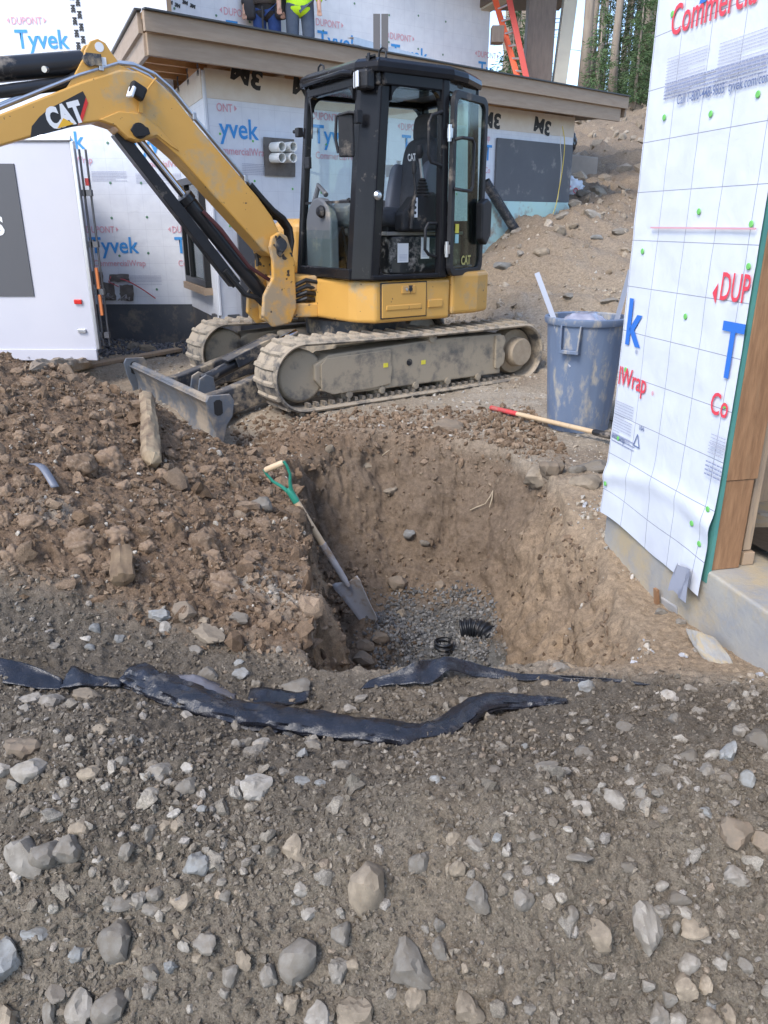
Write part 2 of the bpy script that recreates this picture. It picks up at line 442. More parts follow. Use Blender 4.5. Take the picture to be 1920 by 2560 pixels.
    # soil colours (by zone; the berm face also carries light)
    c_fg = np.array([.140, .117, .090]); c_heap = np.array([.195, .132, .085]); c_pit = np.array([.185, .136, .094])
    c_pad = np.array([.33, .27, .20]); c_tan = np.array([.35, .255, .165]); c_dry = np.array([.42, .36, .285])
    m1 = fbm(P2 + 11, 1.3, 4); m2_ = fbm(P2 + 23, 5.0, 3)
    tan = smooth(.5, .75, x) * smooth(4.6, 3.9, y) * smooth(2.2, 2.4, y)
    col = c_pad * np.ones((len(x), 1))
    def blend(c, w):
        nonlocal col
        w = np.clip(w, 0, 1)[:, None]; col = col * (1 - w) + c * w
    blend(c_dry, smooth(.0, .35, m1 + m2_ * .4) * .6)
    blend(np.array([.22, .165, .115]), smooth(.05, .4, -m1) * .6 * smooth(11, 6, y))
    blend(np.array([.235, .182, .130]), smooth(7.6, 11, y) * smooth(.5, 1.5, x))
    blend(c_heap, heap)
    blend(c_dry, heap * smooth(3.2, 2.7, y) * smooth(-.1, .35, m1 + m2_ * .5) * .8)
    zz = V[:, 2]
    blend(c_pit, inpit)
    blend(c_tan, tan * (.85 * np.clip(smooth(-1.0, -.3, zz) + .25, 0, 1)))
    blend(c_tan * 1.05, inpit * smooth(-.05, .3, -x) * smooth(-.75, -.2, zz) * smooth(3.8, 3.0, y))     # warmer tan towards the top of the left pit wall
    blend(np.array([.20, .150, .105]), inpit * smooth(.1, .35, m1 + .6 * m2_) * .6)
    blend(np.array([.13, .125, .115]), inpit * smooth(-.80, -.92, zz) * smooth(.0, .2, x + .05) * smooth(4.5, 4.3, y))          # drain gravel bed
    blend(c_fg, fg)
    blend(np.array([.218, .182, .136]), fg * smooth(1.75, 1.35, y + n1 * .3 - .22 * x) * .95)                # berm face: drier soil, with its brighter light put into the colour
    blend(np.array([.21, .165, .115]), fg * smooth(.1, .45, m1 + .5 * m2_) * .5)
    idx = np.arange(nr * na).reshape(nr, na)
    a0, a1 = idx[:-1], idx[1:]
    q = np.stack([a0, np.roll(a0, -1, 1), np.roll(a1, -1, 1), a1], -1).reshape(-1, 4)
    # centre fan
    V = np.vstack([V, [[0, 0, V[:na, 2].mean()]]]); col = np.vstack([col, [c_fg]])
    fan = np.stack([idx[0], np.full(na, nr * na), np.roll(idx[0], -1)], -1)
    me = bpy.data.meshes.new('ground')
    nq, nf = len(q), len(fan)
    me.vertices.add(len(V)); me.vertices.foreach_set('co', V.astype(np.float32).ravel())
    me.loops.add(nq * 4 + nf * 3); me.loops.foreach_set('vertex_index', np.concatenate([q[:, ::-1].ravel(), fan.ravel()]).astype(np.int32))
    me.polygons.add(nq + nf)
    me.polygons.foreach_set('loop_start', np.concatenate([np.arange(nq) * 4, nq * 4 + np.arange(nf) * 3]).astype(np.int32))
    me.polygons.foreach_set('use_smooth', np.ones(nq + nf, bool))
    me.update(calc_edges=True)
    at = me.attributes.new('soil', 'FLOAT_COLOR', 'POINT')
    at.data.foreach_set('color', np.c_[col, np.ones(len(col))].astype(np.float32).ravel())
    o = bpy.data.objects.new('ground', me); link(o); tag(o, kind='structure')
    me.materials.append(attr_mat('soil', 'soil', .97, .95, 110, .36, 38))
    info = dict(V=V[:-1].reshape(nr, na, 3)[:, :640], az=a_d, r=r, fg=fg.reshape(nr, na)[:, :640], heap=heap.reshape(nr, na)[:, :640],
                pit=inpit.reshape(nr, na)[:, :640], pitm=pit.reshape(nr, na)[:, :640], pad=pad.reshape(nr, na)[:, :640], tan=tan.reshape(nr, na)[:, :640])
    return o, info
GROUND, GI = build_ground()
_GV = GI['V']
def ground_px(u, v):
    """first point of the ground seen along a pixel's ray"""
    r = pray(u, v); a = math.atan2(r.x, r.y); j = int(np.clip(np.searchsorted(GI['az'], a), 1, 639))
    colv = _GV[:, j]; d = np.hypot(colv[:, 0], colv[:, 1]); hr = math.hypot(r.x, r.y)
    zr = CAM_H + r.z / hr * d
    k = np.argmax((colv[:, 2] >= zr) & (d > .8))
    return Vector(colv[k])
def ground_z(x, y):
    a = math.atan2(x, y); j = int(np.clip(np.searchsorted(GI['az'], a), 0, 639)); rr = math.hypot(x, y)
    k = int(np.clip(np.searchsorted(np.hypot(_GV[:, j, 0], _GV[:, j, 1]), rr), 0, len(_GV) - 1))
    return float(_GV[k, j, 2])
# ------------------------------------------------------------------ house wrap
def tyvek_mat(name, grid, line, tone=(.69, .71, .75)):
    m = bpy.data.materials.new(name); m.use_nodes = True
    N = m.node_tree.nodes; L = m.node_tree.links; b = N['Principled BSDF']
    b.inputs['Roughness'].default_value = .42; b.inputs['Specular IOR Level'].default_value = .35
    uv = N.new('ShaderNodeUVMap'); sx = N.new('ShaderNodeSeparateXYZ'); L.new(uv.outputs[0], sx.inputs[0])
    def ln(sock):
        a = N.new('ShaderNodeMath'); a.operation = 'DIVIDE'; L.new(sock, a.inputs[0]); a.inputs[1].default_value = grid
        f = N.new('ShaderNodeMath'); f.operation = 'FRACT'; L.new(a.outputs[0], f.inputs[0])
        c = N.new('ShaderNodeMath'); c.operation = 'LESS_THAN'; L.new(f.outputs[0], c.inputs[0]); c.inputs[1].default_value = .016
        return c.outputs[0]
    mx = N.new('ShaderNodeMath'); mx.operation = 'MAXIMUM'; L.new(ln(sx.outputs[0]), mx.inputs[0]); L.new(ln(sx.outputs[1]), mx.inputs[1])
    am = N.new('ShaderNodeMath'); am.operation = 'MULTIPLY'; L.new(mx.outputs[0], am.inputs[0]); am.inputs[1].default_value = line
    tc = N.new('ShaderNodeTexCoord')
    n = N.new('ShaderNodeTexNoise'); n.inputs['Scale'].default_value = 9; n.inputs['Detail'].default_value = 8; L.new(tc.outputs['Object'], n.inputs['Vector'])
    r = N.new('ShaderNodeMapRange'); r.inputs['From Min'].default_value = .35; r.inputs['From Max'].default_value = .65
    L.new(n.outputs['Fac'], r.inputs['Value'])
    x1 = N.new('ShaderNodeMix'); x1.data_type = 'RGBA'; L.new(r.outputs[0], x1.inputs[0])
    x1.inputs[6].default_value = (*tone, 1); x1.inputs[7].default_value = (tone[0] * .93, tone[1] * .93, tone[2] * .94, 1)
    x2 = N.new('ShaderNodeMix'); x2.data_type = 'RGBA'; L.new(am.outputs[0], x2.inputs[0]); L.new(x1.outputs[2], x2.inputs[6])
    x2.inputs[7].default_value = (.16, .17, .22, 1); L.new(x2.outputs[2], b.inputs['Base Color'])
    n2 = N.new('ShaderNodeTexNoise'); n2.inputs['Scale'].default_value = 5; n2.inputs['Detail'].default_value = 7; n2.inputs['Distortion'].default_value = .3
    L.new(tc.outputs['Object'], n2.inputs['Vector'])
    bp = N.new('ShaderNodeBump'); bp.inputs['Strength'].default_value = .30; bp.inputs['Distance'].default_value = .03
    L.new(n2.outputs['Fac'], bp.inputs['Height']); L.new(bp.outputs['Normal'], b.inputs['Normal'])
    return m
M_WRAP = tyvek_mat('house_wrap', .19, .22)
M_WRAPN = tyvek_mat('house_wrap_near', .19, .8, (.66, .685, .735))
M_FOUND = mat('dark_foundation_membrane', (.060, .064, .074), (.085, .088, .095), 3, .6, bump=.25, bscale=20, dirt=(.2, .17, .14), damt=.25)
M_BOARD = mat('dark_grey_board', (.085, .088, .098), (.10, .103, .112), 2, .55, bump=.1, bscale=30, dirt=(.3, .28, .26), damt=.12)
M_FOAM = mat('green_foam_board', (.46, .66, .58), (.42, .62, .66), 1.2, .6, bump=.1, dirt=(.35, .3, .24), damt=.25)
M_FASCIA = mat('brown_fascia', (.30, .215, .145), (.35, .26, .18), 4, .55, bump=.15, bscale=14, stretch=(1, 1, 8))
M_DRIP = mat('dark_drip_edge', (.06, .058, .056), None, rough=.4, metal=.4)
M_RAFT = mat('raw_rafter_wood', (.58, .31, .135), (.66, .39, .19), 7, .7, bump=.2, bscale=30, stretch=(1, 1, 5))
M_DECK = mat('roof_decking', (.50, .30, .15), (.58, .37, .2), 5, .8)
M_TIMB = mat('brown_timber', (.115, .088, .072), (.15, .118, .095), 8, .6, bump=.2, bscale=30, stretch=(4, 4, .6))
M_TRIM = mat('pale_primed_trim', (.50, .47, .38), (.44, .41, .34), 5, .6)
M_BLUE = mat('blue_print', (.045, .27, .62), rough=.6)
M_RED = mat('red_print', (.62, .07, .10), rough=.6)
M_REDF = mat('faded_red_print', (.64, .33, .38), rough=.6)
M_BLK = mat('black_print', (.02, .02, .022), rough=.6)
M_GREYP = mat('grey_print', (.42, .43, .52), rough=.6)
M_SLATE = mat('slate_print', (.12, .16, .30), rough=.6)
M_GREYP2_ = mat('blue_grey_print', (.26, .29, .42), rough=.6)
M_GRNDOT = mat('green_fastener_cap', (.17, .50, .13), None, rough=.6, spec=.2)
M_PVC = mat('white_pvc', (.80, .80, .76), None, rough=.35)
M_FLASH = mat('brown_flashing_patch', (.105, .092, .082), (.15, .132, .118), 14, .6, bump=.5, bscale=25)
M_BLKF = mat('black_window_frame', (.012, .012, .013), None, rough=.35)
M_GALV = mat('galvanised_steel', (.52, .54, .57), (.44, .46, .5), 9, .38, metal=.75)
M_WGLASS = glass_mat('window_glass', (.45, .55, .58), .22)
M_CONC = mat('concrete', (.38, .355, .305), (.265, .272, .28), 4.5, .85, bump=.35, bscale=55, dirt=(.42, .34, .22), damt=.42, dscale=2.2)
M_LUM = mat('construction_lumber', (.33, .178, .088), (.215, .11, .052), 9, .65, bump=.2, bscale=22, stretch=(5, 5, .7), dirt=(.28, .17, .09), damt=.1)
M_LUMG = mat('weathered_lumber', (.42, .30, .19), (.35, .25, .17), 6, .75, bump=.2, bscale=25, stretch=(5, 5, .7), dirt=(.25, .2, .15), damt=.2)
M_GRNEDGE = mat('green_sheathing_edge', (.06, .21, .19), (.08, .25, .21), 9, .7)
M_BLKPL = mat('black_plastic_sheet', (.010, .010, .012), None, rough=.28, bump=.4, bscale=9)

def wpart(mb, name, m, parent, **k):
    o = mb.build(name, m, parent, **k); o.location = -Vector(parent.location) if parent.parent is None else (0, 0, 0); return o

class Wall:
    """vertical wall plane: p0 (x,y), horizontal direction to the right as seen, outward normal"""
    def __init__(s, p0, p1):
        s.p0 = Vector((p0[0], p0[1], 0)); d = Vector((p1[0] - p0[0], p1[1] - p0[1], 0)); s.len = d.length
        s.d = d.normalized(); s.n = Vector((s.d.y, -s.d.x, 0))
        s.rot = Matrix((s.d, Vector((0, 0, 1)), s.n)).transposed().to_euler()
    def P(s, a, z, off=0.0): return s.p0 + s.d * a + s.n * off + Vector((0, 0, z))
    def px(s, u, v):
        q = at_plane(u, v, s.p0, s.n); return (q - s.p0).dot(s.d), q.z
    def slab(s, mb, a0, a1, z0, z1, o0, o1):
        vs = [s.P(a, z, o) for a in (a0, a1) for z in (z0, z1) for o in (o0, o1)]
        return mb.add(vs, [(0, 1, 3, 2), (4, 6, 7, 5), (0, 4, 5, 1), (2, 3, 7, 6), (0, 2, 6, 4), (1, 5, 7, 3)])

def wrap_sheet(W, a0, a1, z0, z1, m, parent, off=.02, amp=.006, res=.05, name='house_wrap', fn=None, sc=1.6):
    na = max(2, int((a1 - a0) / res)); nz = max(2, int((z1 - z0) / res))
    aa, zz = np.meshgrid(np.linspace(a0, a1, na + 1), np.linspace(z0, z1, nz + 1))
    p = np.c_[aa.ravel(), zz.ravel(), np.full(aa.size, W.p0.x * 3)]
    dsp = (np.abs(fbm(p, sc, 4, .5)) * 1.4 - .2) * amp
    if fn is not None: da, dz, dd = fn(aa.ravel(), zz.ravel()); dsp = dsp + dd
    else: da = dz = 0
    base = np.array(W.p0)[None] + (p[:, :1] + np.reshape(da, (-1, 1)) * np.ones((aa.size, 1))) * np.array(W.d) + (dsp[:, None] + off) * np.array(W.n)
    base[:, 2] += p[:, 1] + dz
    idx = np.arange(aa.size).reshape(nz + 1, na + 1)
    f = np.stack([idx[:-1, :-1], idx[:-1, 1:], idx[1:, 1:], idx[1:, :-1]], -1).reshape(-1, 4)
    me = bpy.data.meshes.new(name); me.from_pydata(base.tolist(), [], f.tolist()); me.polygons.foreach_set('use_smooth', [True] * len(f))
    uvl = me.uv_layers.new(name='UVMap'); li = f.ravel()
    uvl.data.foreach_set('uv', np.c_[p[li, 0], p[li, 1]].astype(np.float32).ravel())
    me.materials.append(m); o = bpy.data.objects.new(name, me); link(o, parent); o.location = -Vector(parent.location)
    return o

def put_print(W, me, a, z, m, parent, off=.0255, name='printed_lettering', spin=0.0, scale=1.0):
    me = me.copy() if me.users else me
    me.materials.clear(); me.materials.append(m)
    o = bpy.data.objects.new(name, me); link(o, parent)
    o.location = W.P(a, z, off) - Vector(parent.location)
    Mx = Matrix((W.d, Vector((0, 0, 1)), W.n)).transposed() @ Matrix.Rotation(spin, 3, 'Z')
    o.rotation_euler = Mx.to_euler(); o.scale = (scale,) * 3
    return o
_TM = {}
def tm(body, cap, bold=0.0, sq=1.0):
    """text mesh with a given capital height"""
    k = (body, round(cap, 4), bold, sq)
    if k not in _TM: _TM[k] = text_mesh(body, cap / .73, bold, sq)
    return _TM[k]
def width_of(me): return max(v.co.x for v in me.vertices)
def logo(W, a, z, parent, off=.0255, k=1.0, red=None, parts='dtc', tyv='Tyvek', dup='DUPONT', com='CommercialWrap', dot=True, skip=0.0):
    """the repeated wrap print: small framed word, large blue word, red line, at baseline (a,z)"""
    red = red or M_REDF
    cap = .185 * k
    if 't' in parts: put_print(W, tm(tyv, cap, .004, .92), a, z, M_BLUE, parent, off)
    if 'd' in parts:
        put_print(W, tm(dup, .075 * k, .001, .78), a - .02 * k, z + .225 * k, red, parent, off)
        w = width_of(tm(dup, .075 * k, .001, .78))
        if dup[0] == 'D':
            mb = MB(); mb.add([W.P(a - .035 * k, z + .235 * k, off), W.P(a - .035 * k, z + .29 * k, off), W.P(a - .065 * k, z + .262 * k, off)], [(0, 1, 2)]); wpart(mb, 'printed_arrow', red, parent)
        if dup[-1] == 'T':
            mb = MB(); mb.add([W.P(a + w, z + .235 * k, off), W.P(a + w, z + .29 * k, off), W.P(a + w + .03 * k, z + .262 * k, off)], [(0, 2, 1)]); wpart(mb, 'printed_arrow', red, parent)
    if 'c' in parts: put_print(W, tm(com, .072 * k, .0008, .86), a + .02 * k, z - .15 * k, red, parent, off)

def fine_print(W, a, z, w, rows, dz, parent, off=.0255, m=None, hgt=.008, gap=3.0, name='small_print'):
    """paragraphs too small to read: rows of word-length dashes"""
    mb = MB(); rr = random.Random(int(a * 1000 + z * 77))
    for i in range(rows):
        x = a; end = a + w * (1 if i % 6 != 5 else rr.uniform(.3, .8))
        while x < end:
            l = rr.uniform(1.2, 5) * hgt * 1.1; l = min(l, end - x)
            if l > hgt * .4: mb.add([W.P(x, z - i * dz, off), W.P(x + l, z - i * dz, off), W.P(x + l, z - i * dz + hgt, off), W.P(x, z - i * dz + hgt, off)], [(0, 1, 2, 3)])
            x += l + hgt * .6
    return wpart(mb, name, m or M_GREYP, parent)

# ------------------------------------------------------------------ the wrapped house
J = (-2.32, 9.64); C1 = (-1.708, 8.248)
HOUSE = thing('house_under_construction', 'house under construction covered in white printed house wrap behind the excavator', 'house', (-2.32, 9.64, 0))
W_MAIN = Wall((-8.5, 9.64), J); W_SIDE = Wall(J, C1)
W_FRONT = Wall(C1, (C1[0] + .766 * 5.66, C1[1] + .643 * 5.66))
W_UP = Wall((-3.6, 10.6), (-3.6 + .819 * 6.45, 10.6 + .574 * 6.45))
for W, a0, a1, z0, z1, nm in ((W_MAIN, 0, W_MAIN.len, -.4, 7.2, 'wall'), (W_SIDE, 0, W_SIDE.len, -.4, 2.775, 'wall'), (W_FRONT, 0, W_FRONT.len, -.4, 2.775, 'wall'), (W_UP, 0, W_UP.len, 3.2, 7.2, 'wall')):
    mb = MB()
    W.slab(mb, a0 + (.0 if W is W_MAIN else .2 if W is W_FRONT else .004), a1 - (.2 if W is W_SIDE else .004), .46 if z0 < 0 else z0, z1, -.16, 0)
    wpart(mb, nm, M_LUMG, HOUSE)
W_END = Wall(tuple(W_FRONT.P(W_FRONT.len, 0)[:2]), (W_FRONT.P(W_FRONT.len, 0) - W_FRONT.n * 3)[:2])
mb = MB(); W_END.slab(mb, 0, 3, .3, 2.86, -.16, 0); wpart(mb, 'wall', M_LUMG, HOUSE)
wrap_sheet(W_END, 0, 3, .5, 2.8, M_WRAP, HOUSE, res=.15)
W_UE = Wall(tuple(W_UP.P(W_UP.len, 0)[:2]), (W_UP.P(W_UP.len, 0) - W_UP.n * 4)[:2])
mb = MB(); W_UE.slab(mb, 0, 4, 3.2, 7.2, -.16, 0); wpart(mb, 'wall', M_LUMG, HOUSE)
wrap_sheet(W_UE, 0, 4, 3.3, 7.2, M_WRAP, HOUSE, res=.15)
# foundation band
mb = MB(); W_MAIN.slab(mb, 0, W_MAIN.len - .0, -.4, .5, -.2, .012); wpart(mb, 'foundation', M_FOUND, HOUSE)
mb = MB(); W_SIDE.slab(mb, .014, W_SIDE.len, -.4, .5, -.2, .012); wpart(mb, 'foundation', M_FOUND, HOUSE)
mb = MB(); W_FRONT.slab(mb, .0, W_FRONT.len, -.4, .5, -.2, .012); wpart(mb, 'foundation', M_FOUND, HOUSE)
# wrap sheets
wrap_sheet(W_MAIN, 0, W_MAIN.len - .01, .48, 7.2, M_WRAP, HOUSE, off=.02, amp=.004, res=.06)
wrap_sheet(W_SIDE, .02, W_SIDE.len + .015, .46, 2.7, M_WRAP, HOUSE, off=.02, amp=.004, res=.05)
wrap_sheet(W_FRONT, -.015, W_FRONT.len, .46, 2.6, M_WRAP, HOUSE, off=.02, amp=.004, res=.05)
wrap_sheet(W_UP, 0.02, W_UP.len, 3.2, 7.2, M_WRAP, HOUSE, off=.02, amp=.004, res=.06)
# bare sheathing tape strip along the top of the front wall
M_TAPE = mat('tan_flashing_tape', (.62, .54, .45), (.66, .60, .52), 8, .6, bump=.3, bscale=20)
mb = MB(); W_FRONT.slab(mb, .0, W_FRONT.len, 2.52, 2.77, .02, .0275); wpart(mb, 'tape_strip', M_TAPE, HOUSE)
mb = MB(); W_SIDE.slab(mb, .03, W_SIDE.len - .01, 2.52, 2.77, .02, .0275); wpart(mb, 'tape_strip', M_TAPE, HOUSE)
mb = MB(); mb.tube([W_FRONT.P(-.006, .5, .012), W_FRONT.P(-.006, 2.75, .012)], .02, 8); wpart(mb, 'corner_fold', M_WRAP, HOUSE)
for (u, v, sp) in ((655, 185, 2.9), (800, 212, 3.0), (1249, 288, 3.1), (1375, 308, 3.0)):
    a, z = W_FRONT.px(u, v); put_print(W_FRONT, tm('3M', .17, .010, 1.2), a, z, M_BLK, HOUSE, .0295, spin=sp)
for (u, v, t, sp) in ((505, 190, '3M', 1.5), (480, 212, '3M', 1.6), (455, 232, '3M', 1.5)):
    a, z = W_SIDE.px(u, v)
    if 0 < a < W_SIDE.len: put_print(W_SIDE, tm(t, .09, .006), a, z, M_BLK, HOUSE, .0295, spin=sp)
# seam tape on the tall wall: a column of small marks
for i in range(9):
    a, z = W_MAIN.px(186 + i * 2.2 + (14 if i % 2 else 0), 2 + i * 15.5)
    put_print(W_MAIN, tm('3M', .042, .004), a, z, M_BLK, HOUSE, .026, spin=1.57, name='tape_print')
for i in range(8):
    a, z = W_UP.px(300 + i * 19 + 40, 4 + (i % 2) * 8 + i * .8)
    put_print(W_UP, tm('3M', .04, .004), a, z, M_BLK, HOUSE, .026, spin=-.2, name='tape_print')
# printed logos, placed on the wall they are printed on
def lg(W, u, v, **k):
    a, z = W.px(u, v); logo(W, a, z, HOUSE, **k)
lg(W_MAIN, 44, 122, parts='dt'); lg(W_MAIN, 228, 632); lg(W_MAIN, 325, 382)
a, z = W_MAIN.px(211, 372); logo(W_MAIN, a - .56, z, HOUSE)
a, z = W_MAIN.px(440, 632); logo(W_MAIN, a, z, HOUSE, tyv='T', dup='DU', com='Co')
a, z = W_FRONT.px(604, 347); logo(W_FRONT, .12, z, HOUSE, tyv='yvek', dup='ONT', com='mmercialWrap', red=M_REDF)
a, z = W_FRONT.px(895, 366); logo(W_FRONT, a - .62, z, HOUSE)
lg(W_FRONT, 1001, 379); lg(W_FRONT, 1206, 400, tyv='T', com='Co', dup='dupont'[:3])
lg(W_UP, 565, 97, k=1.2); lg(W_UP, 792, 119, k=1.2); lg(W_UP, 975, 150, k=1.2); lg(W_UP, 1192, 190, tyv='Ty', com='Comm', k=1.2)
a, z = W_SIDE.px(530, 640)
for (W, u, v, w) in ((W_MAIN, 340, 436, .55), (W_MAIN, 230, 430, .4), (W_MAIN, 300, 690, .5), (W_FRONT, 602, 410, .6)):
    a, z = W.px(u, v); fine_print(W, a, z, w, 7, .016, HOUSE, hgt=.005)
# green and dark fastener caps
cap = MB(); cap.lathe([(0, .0025), (.012, .0025), (.015, 0)], n=12); cap_me = cap.mesh('fastener_cap'); cap_me.polygons.foreach_set('use_smooth', [False] * len(cap_me.polygons)); cap_me.materials.append(M_GRNDOT)
capd = cap_me.copy(); capd.materials.clear(); capd.materials.append(mat('dark_green_cap', (.10, .22, .14)))
def caps(W, pts, parent, me, s=1.0, off=.024):
    for (a, z) in pts:
        o = share('fastener_cap', me, parent, W.P(a, z, off) - Vector(parent.location), W.rot, (s, s, s))
rc = random.Random(5)
caps(W_MAIN, [(W_MAIN.len - 2.9 + .41 * i + rc.uniform(-.04, .04), .62 + .42 * j + rc.uniform(-.05, .05)) for i in range(7) for j in range(5)], HOUSE, capd)
caps(W_FRONT, [(.12 + .41 * i + rc.uniform(-.05, .05), .9 + .43 * j + rc.uniform(-.05, .05)) for i in range(9) for j in range(4)], HOUSE, cap_me, .8)
caps(W_UP, [(.6 + .55 * i + rc.uniform(-.05, .05), 3.9 + .4 * j + rc.uniform(-.05, .05)) for i in range(10) for j in range(3)], HOUSE, capd)
# window in the short side wall
win = MB()
wa0, wa1, wz0, wz1 = .10, 1.28, .76, 1.86
for (x0, x1, y0, y1) in ((wa0, wa1, wz0, wz0 + .07), (wa0, wa1, wz1 - .07, wz1), (wa0, wa0 + .06, wz0 + .07, wz1 - .07), (wa1 - .06, wa1, wz0 + .07, wz1 - .07), (.42, .47, wz0 + .07, wz1 - .07)):
    W_SIDE.slab(win, x0, x1, y0, y1, .0, .085)
WINO = wpart(win, 'window', M_BLKF, HOUSE, bevel=.004)
for (x0, x1) in ((wa0 + .06, .42), (.47, wa1 - .06)):
    p = MB(); W_SIDE.slab(p, x0, x1, wz0 + .07, wz1 - .07, .045, .053); o = p.build('pane', M_WGLASS, WINO)
p = MB(); W_SIDE.slab(p, wa0 + .06, wa1 - .06, wz0 + .07, wz1 - .07, .024, .03); p.build('reflection_backing', mat('pale_pane_reflection', (.62, .70, .74)), WINO)  # pale sheet carries the bluish reflection of the panes in its colour
p = MB(); W_SIDE.slab(p, wa0 - .02, wa1 + .03, wz0 - .075, wz0 - .002, .0, .11); p.build('sill', M_FASCIA, WINO)
# boards on the front wall
def board(W, pts_px, m, name, off=(.03, .05)):
    ps = [W.px(*q) for q in pts_px]; a0 = min(p[0] for p in ps); a1 = max(p[0] for p in ps); z0 = min(p[1] for p in ps); z1 = max(p[1] for p in ps)
    mb = MB(); W.slab(mb, a0, a1, z0, z1, *off); return wpart(mb, name, m, HOUSE, bevel=.003)
board(W_FRONT, ((588, 580), (700, 790)), M_BOARD, 'grey_board')
a0, zt = W_FRONT.px(1236, 345); a1, zb = W_FRONT.px(1389, 506)
mb = MB(); W_FRONT.slab(mb, a0, W_FRONT.len - .03, zb, zt, .034, .056); wpart(mb, 'grey_board', M_BOARD, HOUSE, bevel=.003)
mb = MB(); W_FRONT.slab(mb, a0 - .35, W_FRONT.len + .01, zb - .95, zb - .004, .034, .09); wpart(mb, 'foam_board', M_FOAM, HOUSE, bevel=.004)
# pipe stubs in a flashing patch
a0, zt = W_FRONT.px(652, 343); a1, zb = W_FRONT.px(733, 443)
mb = MB(); mb.grid([[W_FRONT.P(a0 + (a1 - a0) * i / 6, zb + (zt - zb) * j / 6, .036 + .012 * random.random()) for i in range(7)] for j in range(7)]); wpart(mb, 'flashing_patch', M_FLASH, HOUSE)
for (u, v) in ((676, 369), (704, 369), (676, 396), (704, 396)):
    a, z = W_FRONT.px(u, v); pm = MB()
    c0 = W_FRONT.P(a, z, .03); c1 = W_FRONT.P(a, z, .03) + W_FRONT.n * .16 + Vector((.02, -.02, -.005))
    pm.tube([c0, c1], .047, 16, cap=False); pm.tube([c0, c1], .040, 16, cap=False)
    dirv = (c1 - c0).normalized(); q = dirv.orthogonal().normalized(); w_ = dirv.cross(q)
    ring = [[c1 + (q * math.cos(t) + w_ * math.sin(t)) * rr for t in [2 * math.pi * k / 16 for k in range(17)]] for rr in (.047, .040)]
    pm.grid(ring); wpart(pm, 'pipe_stub', M_PVC, HOUSE)
# four flashing patches with cable tails low on the tall wall
for (u0, v0, u1, v1) in ((232, 678, 263, 712), (276, 685, 328, 704), (257, 706, 294, 750), (301, 712, 339, 751)):
    a0, zt = W_MAIN.px(u0, v0); a1, zb = W_MAIN.px(u1, v1)
    mb = MB(); mb.grid([[W_MAIN.P(a0 + (a1 - a0) * i / 5 + random.uniform(-.008, .008), zb + (zt - zb) * j / 5 + random.uniform(-.008, .008), .04 + .02 * random.random()) for i in range(6)] for j in range(6)])
    pt = wpart(mb, 'flashing_patch', M_FLASH, HOUSE)
    if v0 > 700:
        c = MB(); ac, zc = (a0 + a1) / 2, (zt + zb) / 2 - .02
        for k in range(4):
            c.tube([W_MAIN.P(ac + random.uniform(-.02, .02), zc, .05), W_MAIN.P(ac + random.uniform(-.06, .06), zc - .03, .13), W_MAIN.P(ac + random.uniform(-.1, .1), zc - .06, .1), W_MAIN.P(ac + random.uniform(-.08, .08), zc - .03, .06)], .005, 6)
        c.build('cable_tail', mat('grey_cable', (.25, .24, .24)), pt)
M_REDC = mat('red_cable', (.45, .07, .08), rough=.5)
a, z = W_MAIN.px(305, 697); b_, z2 = W_MAIN.px(392, 745)
mb = MB(); mb.tube([W_MAIN.P(a + (b_ - a) * t, z + (z2 - z) * (t ** 1.6), .05 + .05 * math.sin(3 * t)) for t in [k / 10 for k in range(11)]], .007, 8); wpart(mb, 'red_cable', M_REDC, HOUSE)
a, z = W_MAIN.px(281, 690); b_, z2 = W_MAIN.px(300, 716)
mb = MB(); mb.tube([W_MAIN.P(a, z, .05), W_MAIN.P(a - .02, (z + z2) / 2, .1), W_MAIN.P(b_, z2, .05)], .006, 8); wpart(mb, 'red_cable', M_REDC, HOUSE)
# ---- low roof
zT = 3.05
Apt = at_z(353, 28, zT); Bpt = at_z(1568, 243, zT); Kpt = at_y(290, 144, 9.62); Apt.z = Bpt.z = Kpt.z = 0
rd = (Bpt - Apt).normalized(); rn = Vector((rd.y, -rd.x, 0)); ed = (Kpt - Apt).normalized()
def roof_pt(p, t): return Vector((p.x, p.y, t))
rear0 = W_UP.P(0.0, 0, -.05); rear1 = W_UP.P(W_UP.len, 0, -.05)
Bback = Bpt - rn * 3.4
top = [Apt, Bpt, Bback, rear1, rear0, Kpt]
hz = lambda p: max(0.0, -(p - Apt).dot(rn)) * .03
mb = MB(); n6 = len(top)
mb.add([roof_pt(p, zT - .05 + hz(p)) for p in top] + [roof_pt(p, zT - .002 + hz(p)) for p in top], [tuple(range(n6)), tuple(range(2 * n6 - 1, n6 - 1, -1))] + [(i, n6 + i, n6 + (i + 1) % n6, (i + 1) % n6) for i in range(n6)])
ROOF = wpart(mb, 'roof', M_DECK, HOUSE)
def rpart(mb, name, m, bevel=.003): return mb.build(name, m, ROOF, bevel=bevel)
Aq, Bq = Apt, Bpt
mb = MB(); mb.beam(roof_pt(Aq + rn * .015 - ed * .03, zT - .075), roof_pt(Bq + rn * .015, zT - .075), .04, .15); rpart(mb, 'fascia', M_FASCIA)
mb = MB(); mb.beam(roof_pt(Aq - rn * .02 + rd * .03, zT - .23), roof_pt(Bq - rn * .02 - rd * .12, zT - .23), .04, .17); rpart(mb, 'fascia', M_FASCIA)
mb = MB(); mb.beam(roof_pt(Aq + rn * .03 - ed * .04, zT + .006), roof_pt(Bq + rn * .03, zT + .006), .06, .016); rpart(mb, 'drip_edge', M_DRIP, .002)
Kz = hz(Kpt)
mb = MB(); mb.beam(roof_pt(Aq - rd * .015 + ed * .04, zT - .078), roof_pt(Kpt - rd * .015, zT - .078 + Kz), .04, .15); rpart(mb, 'fascia', M_FASCIA)
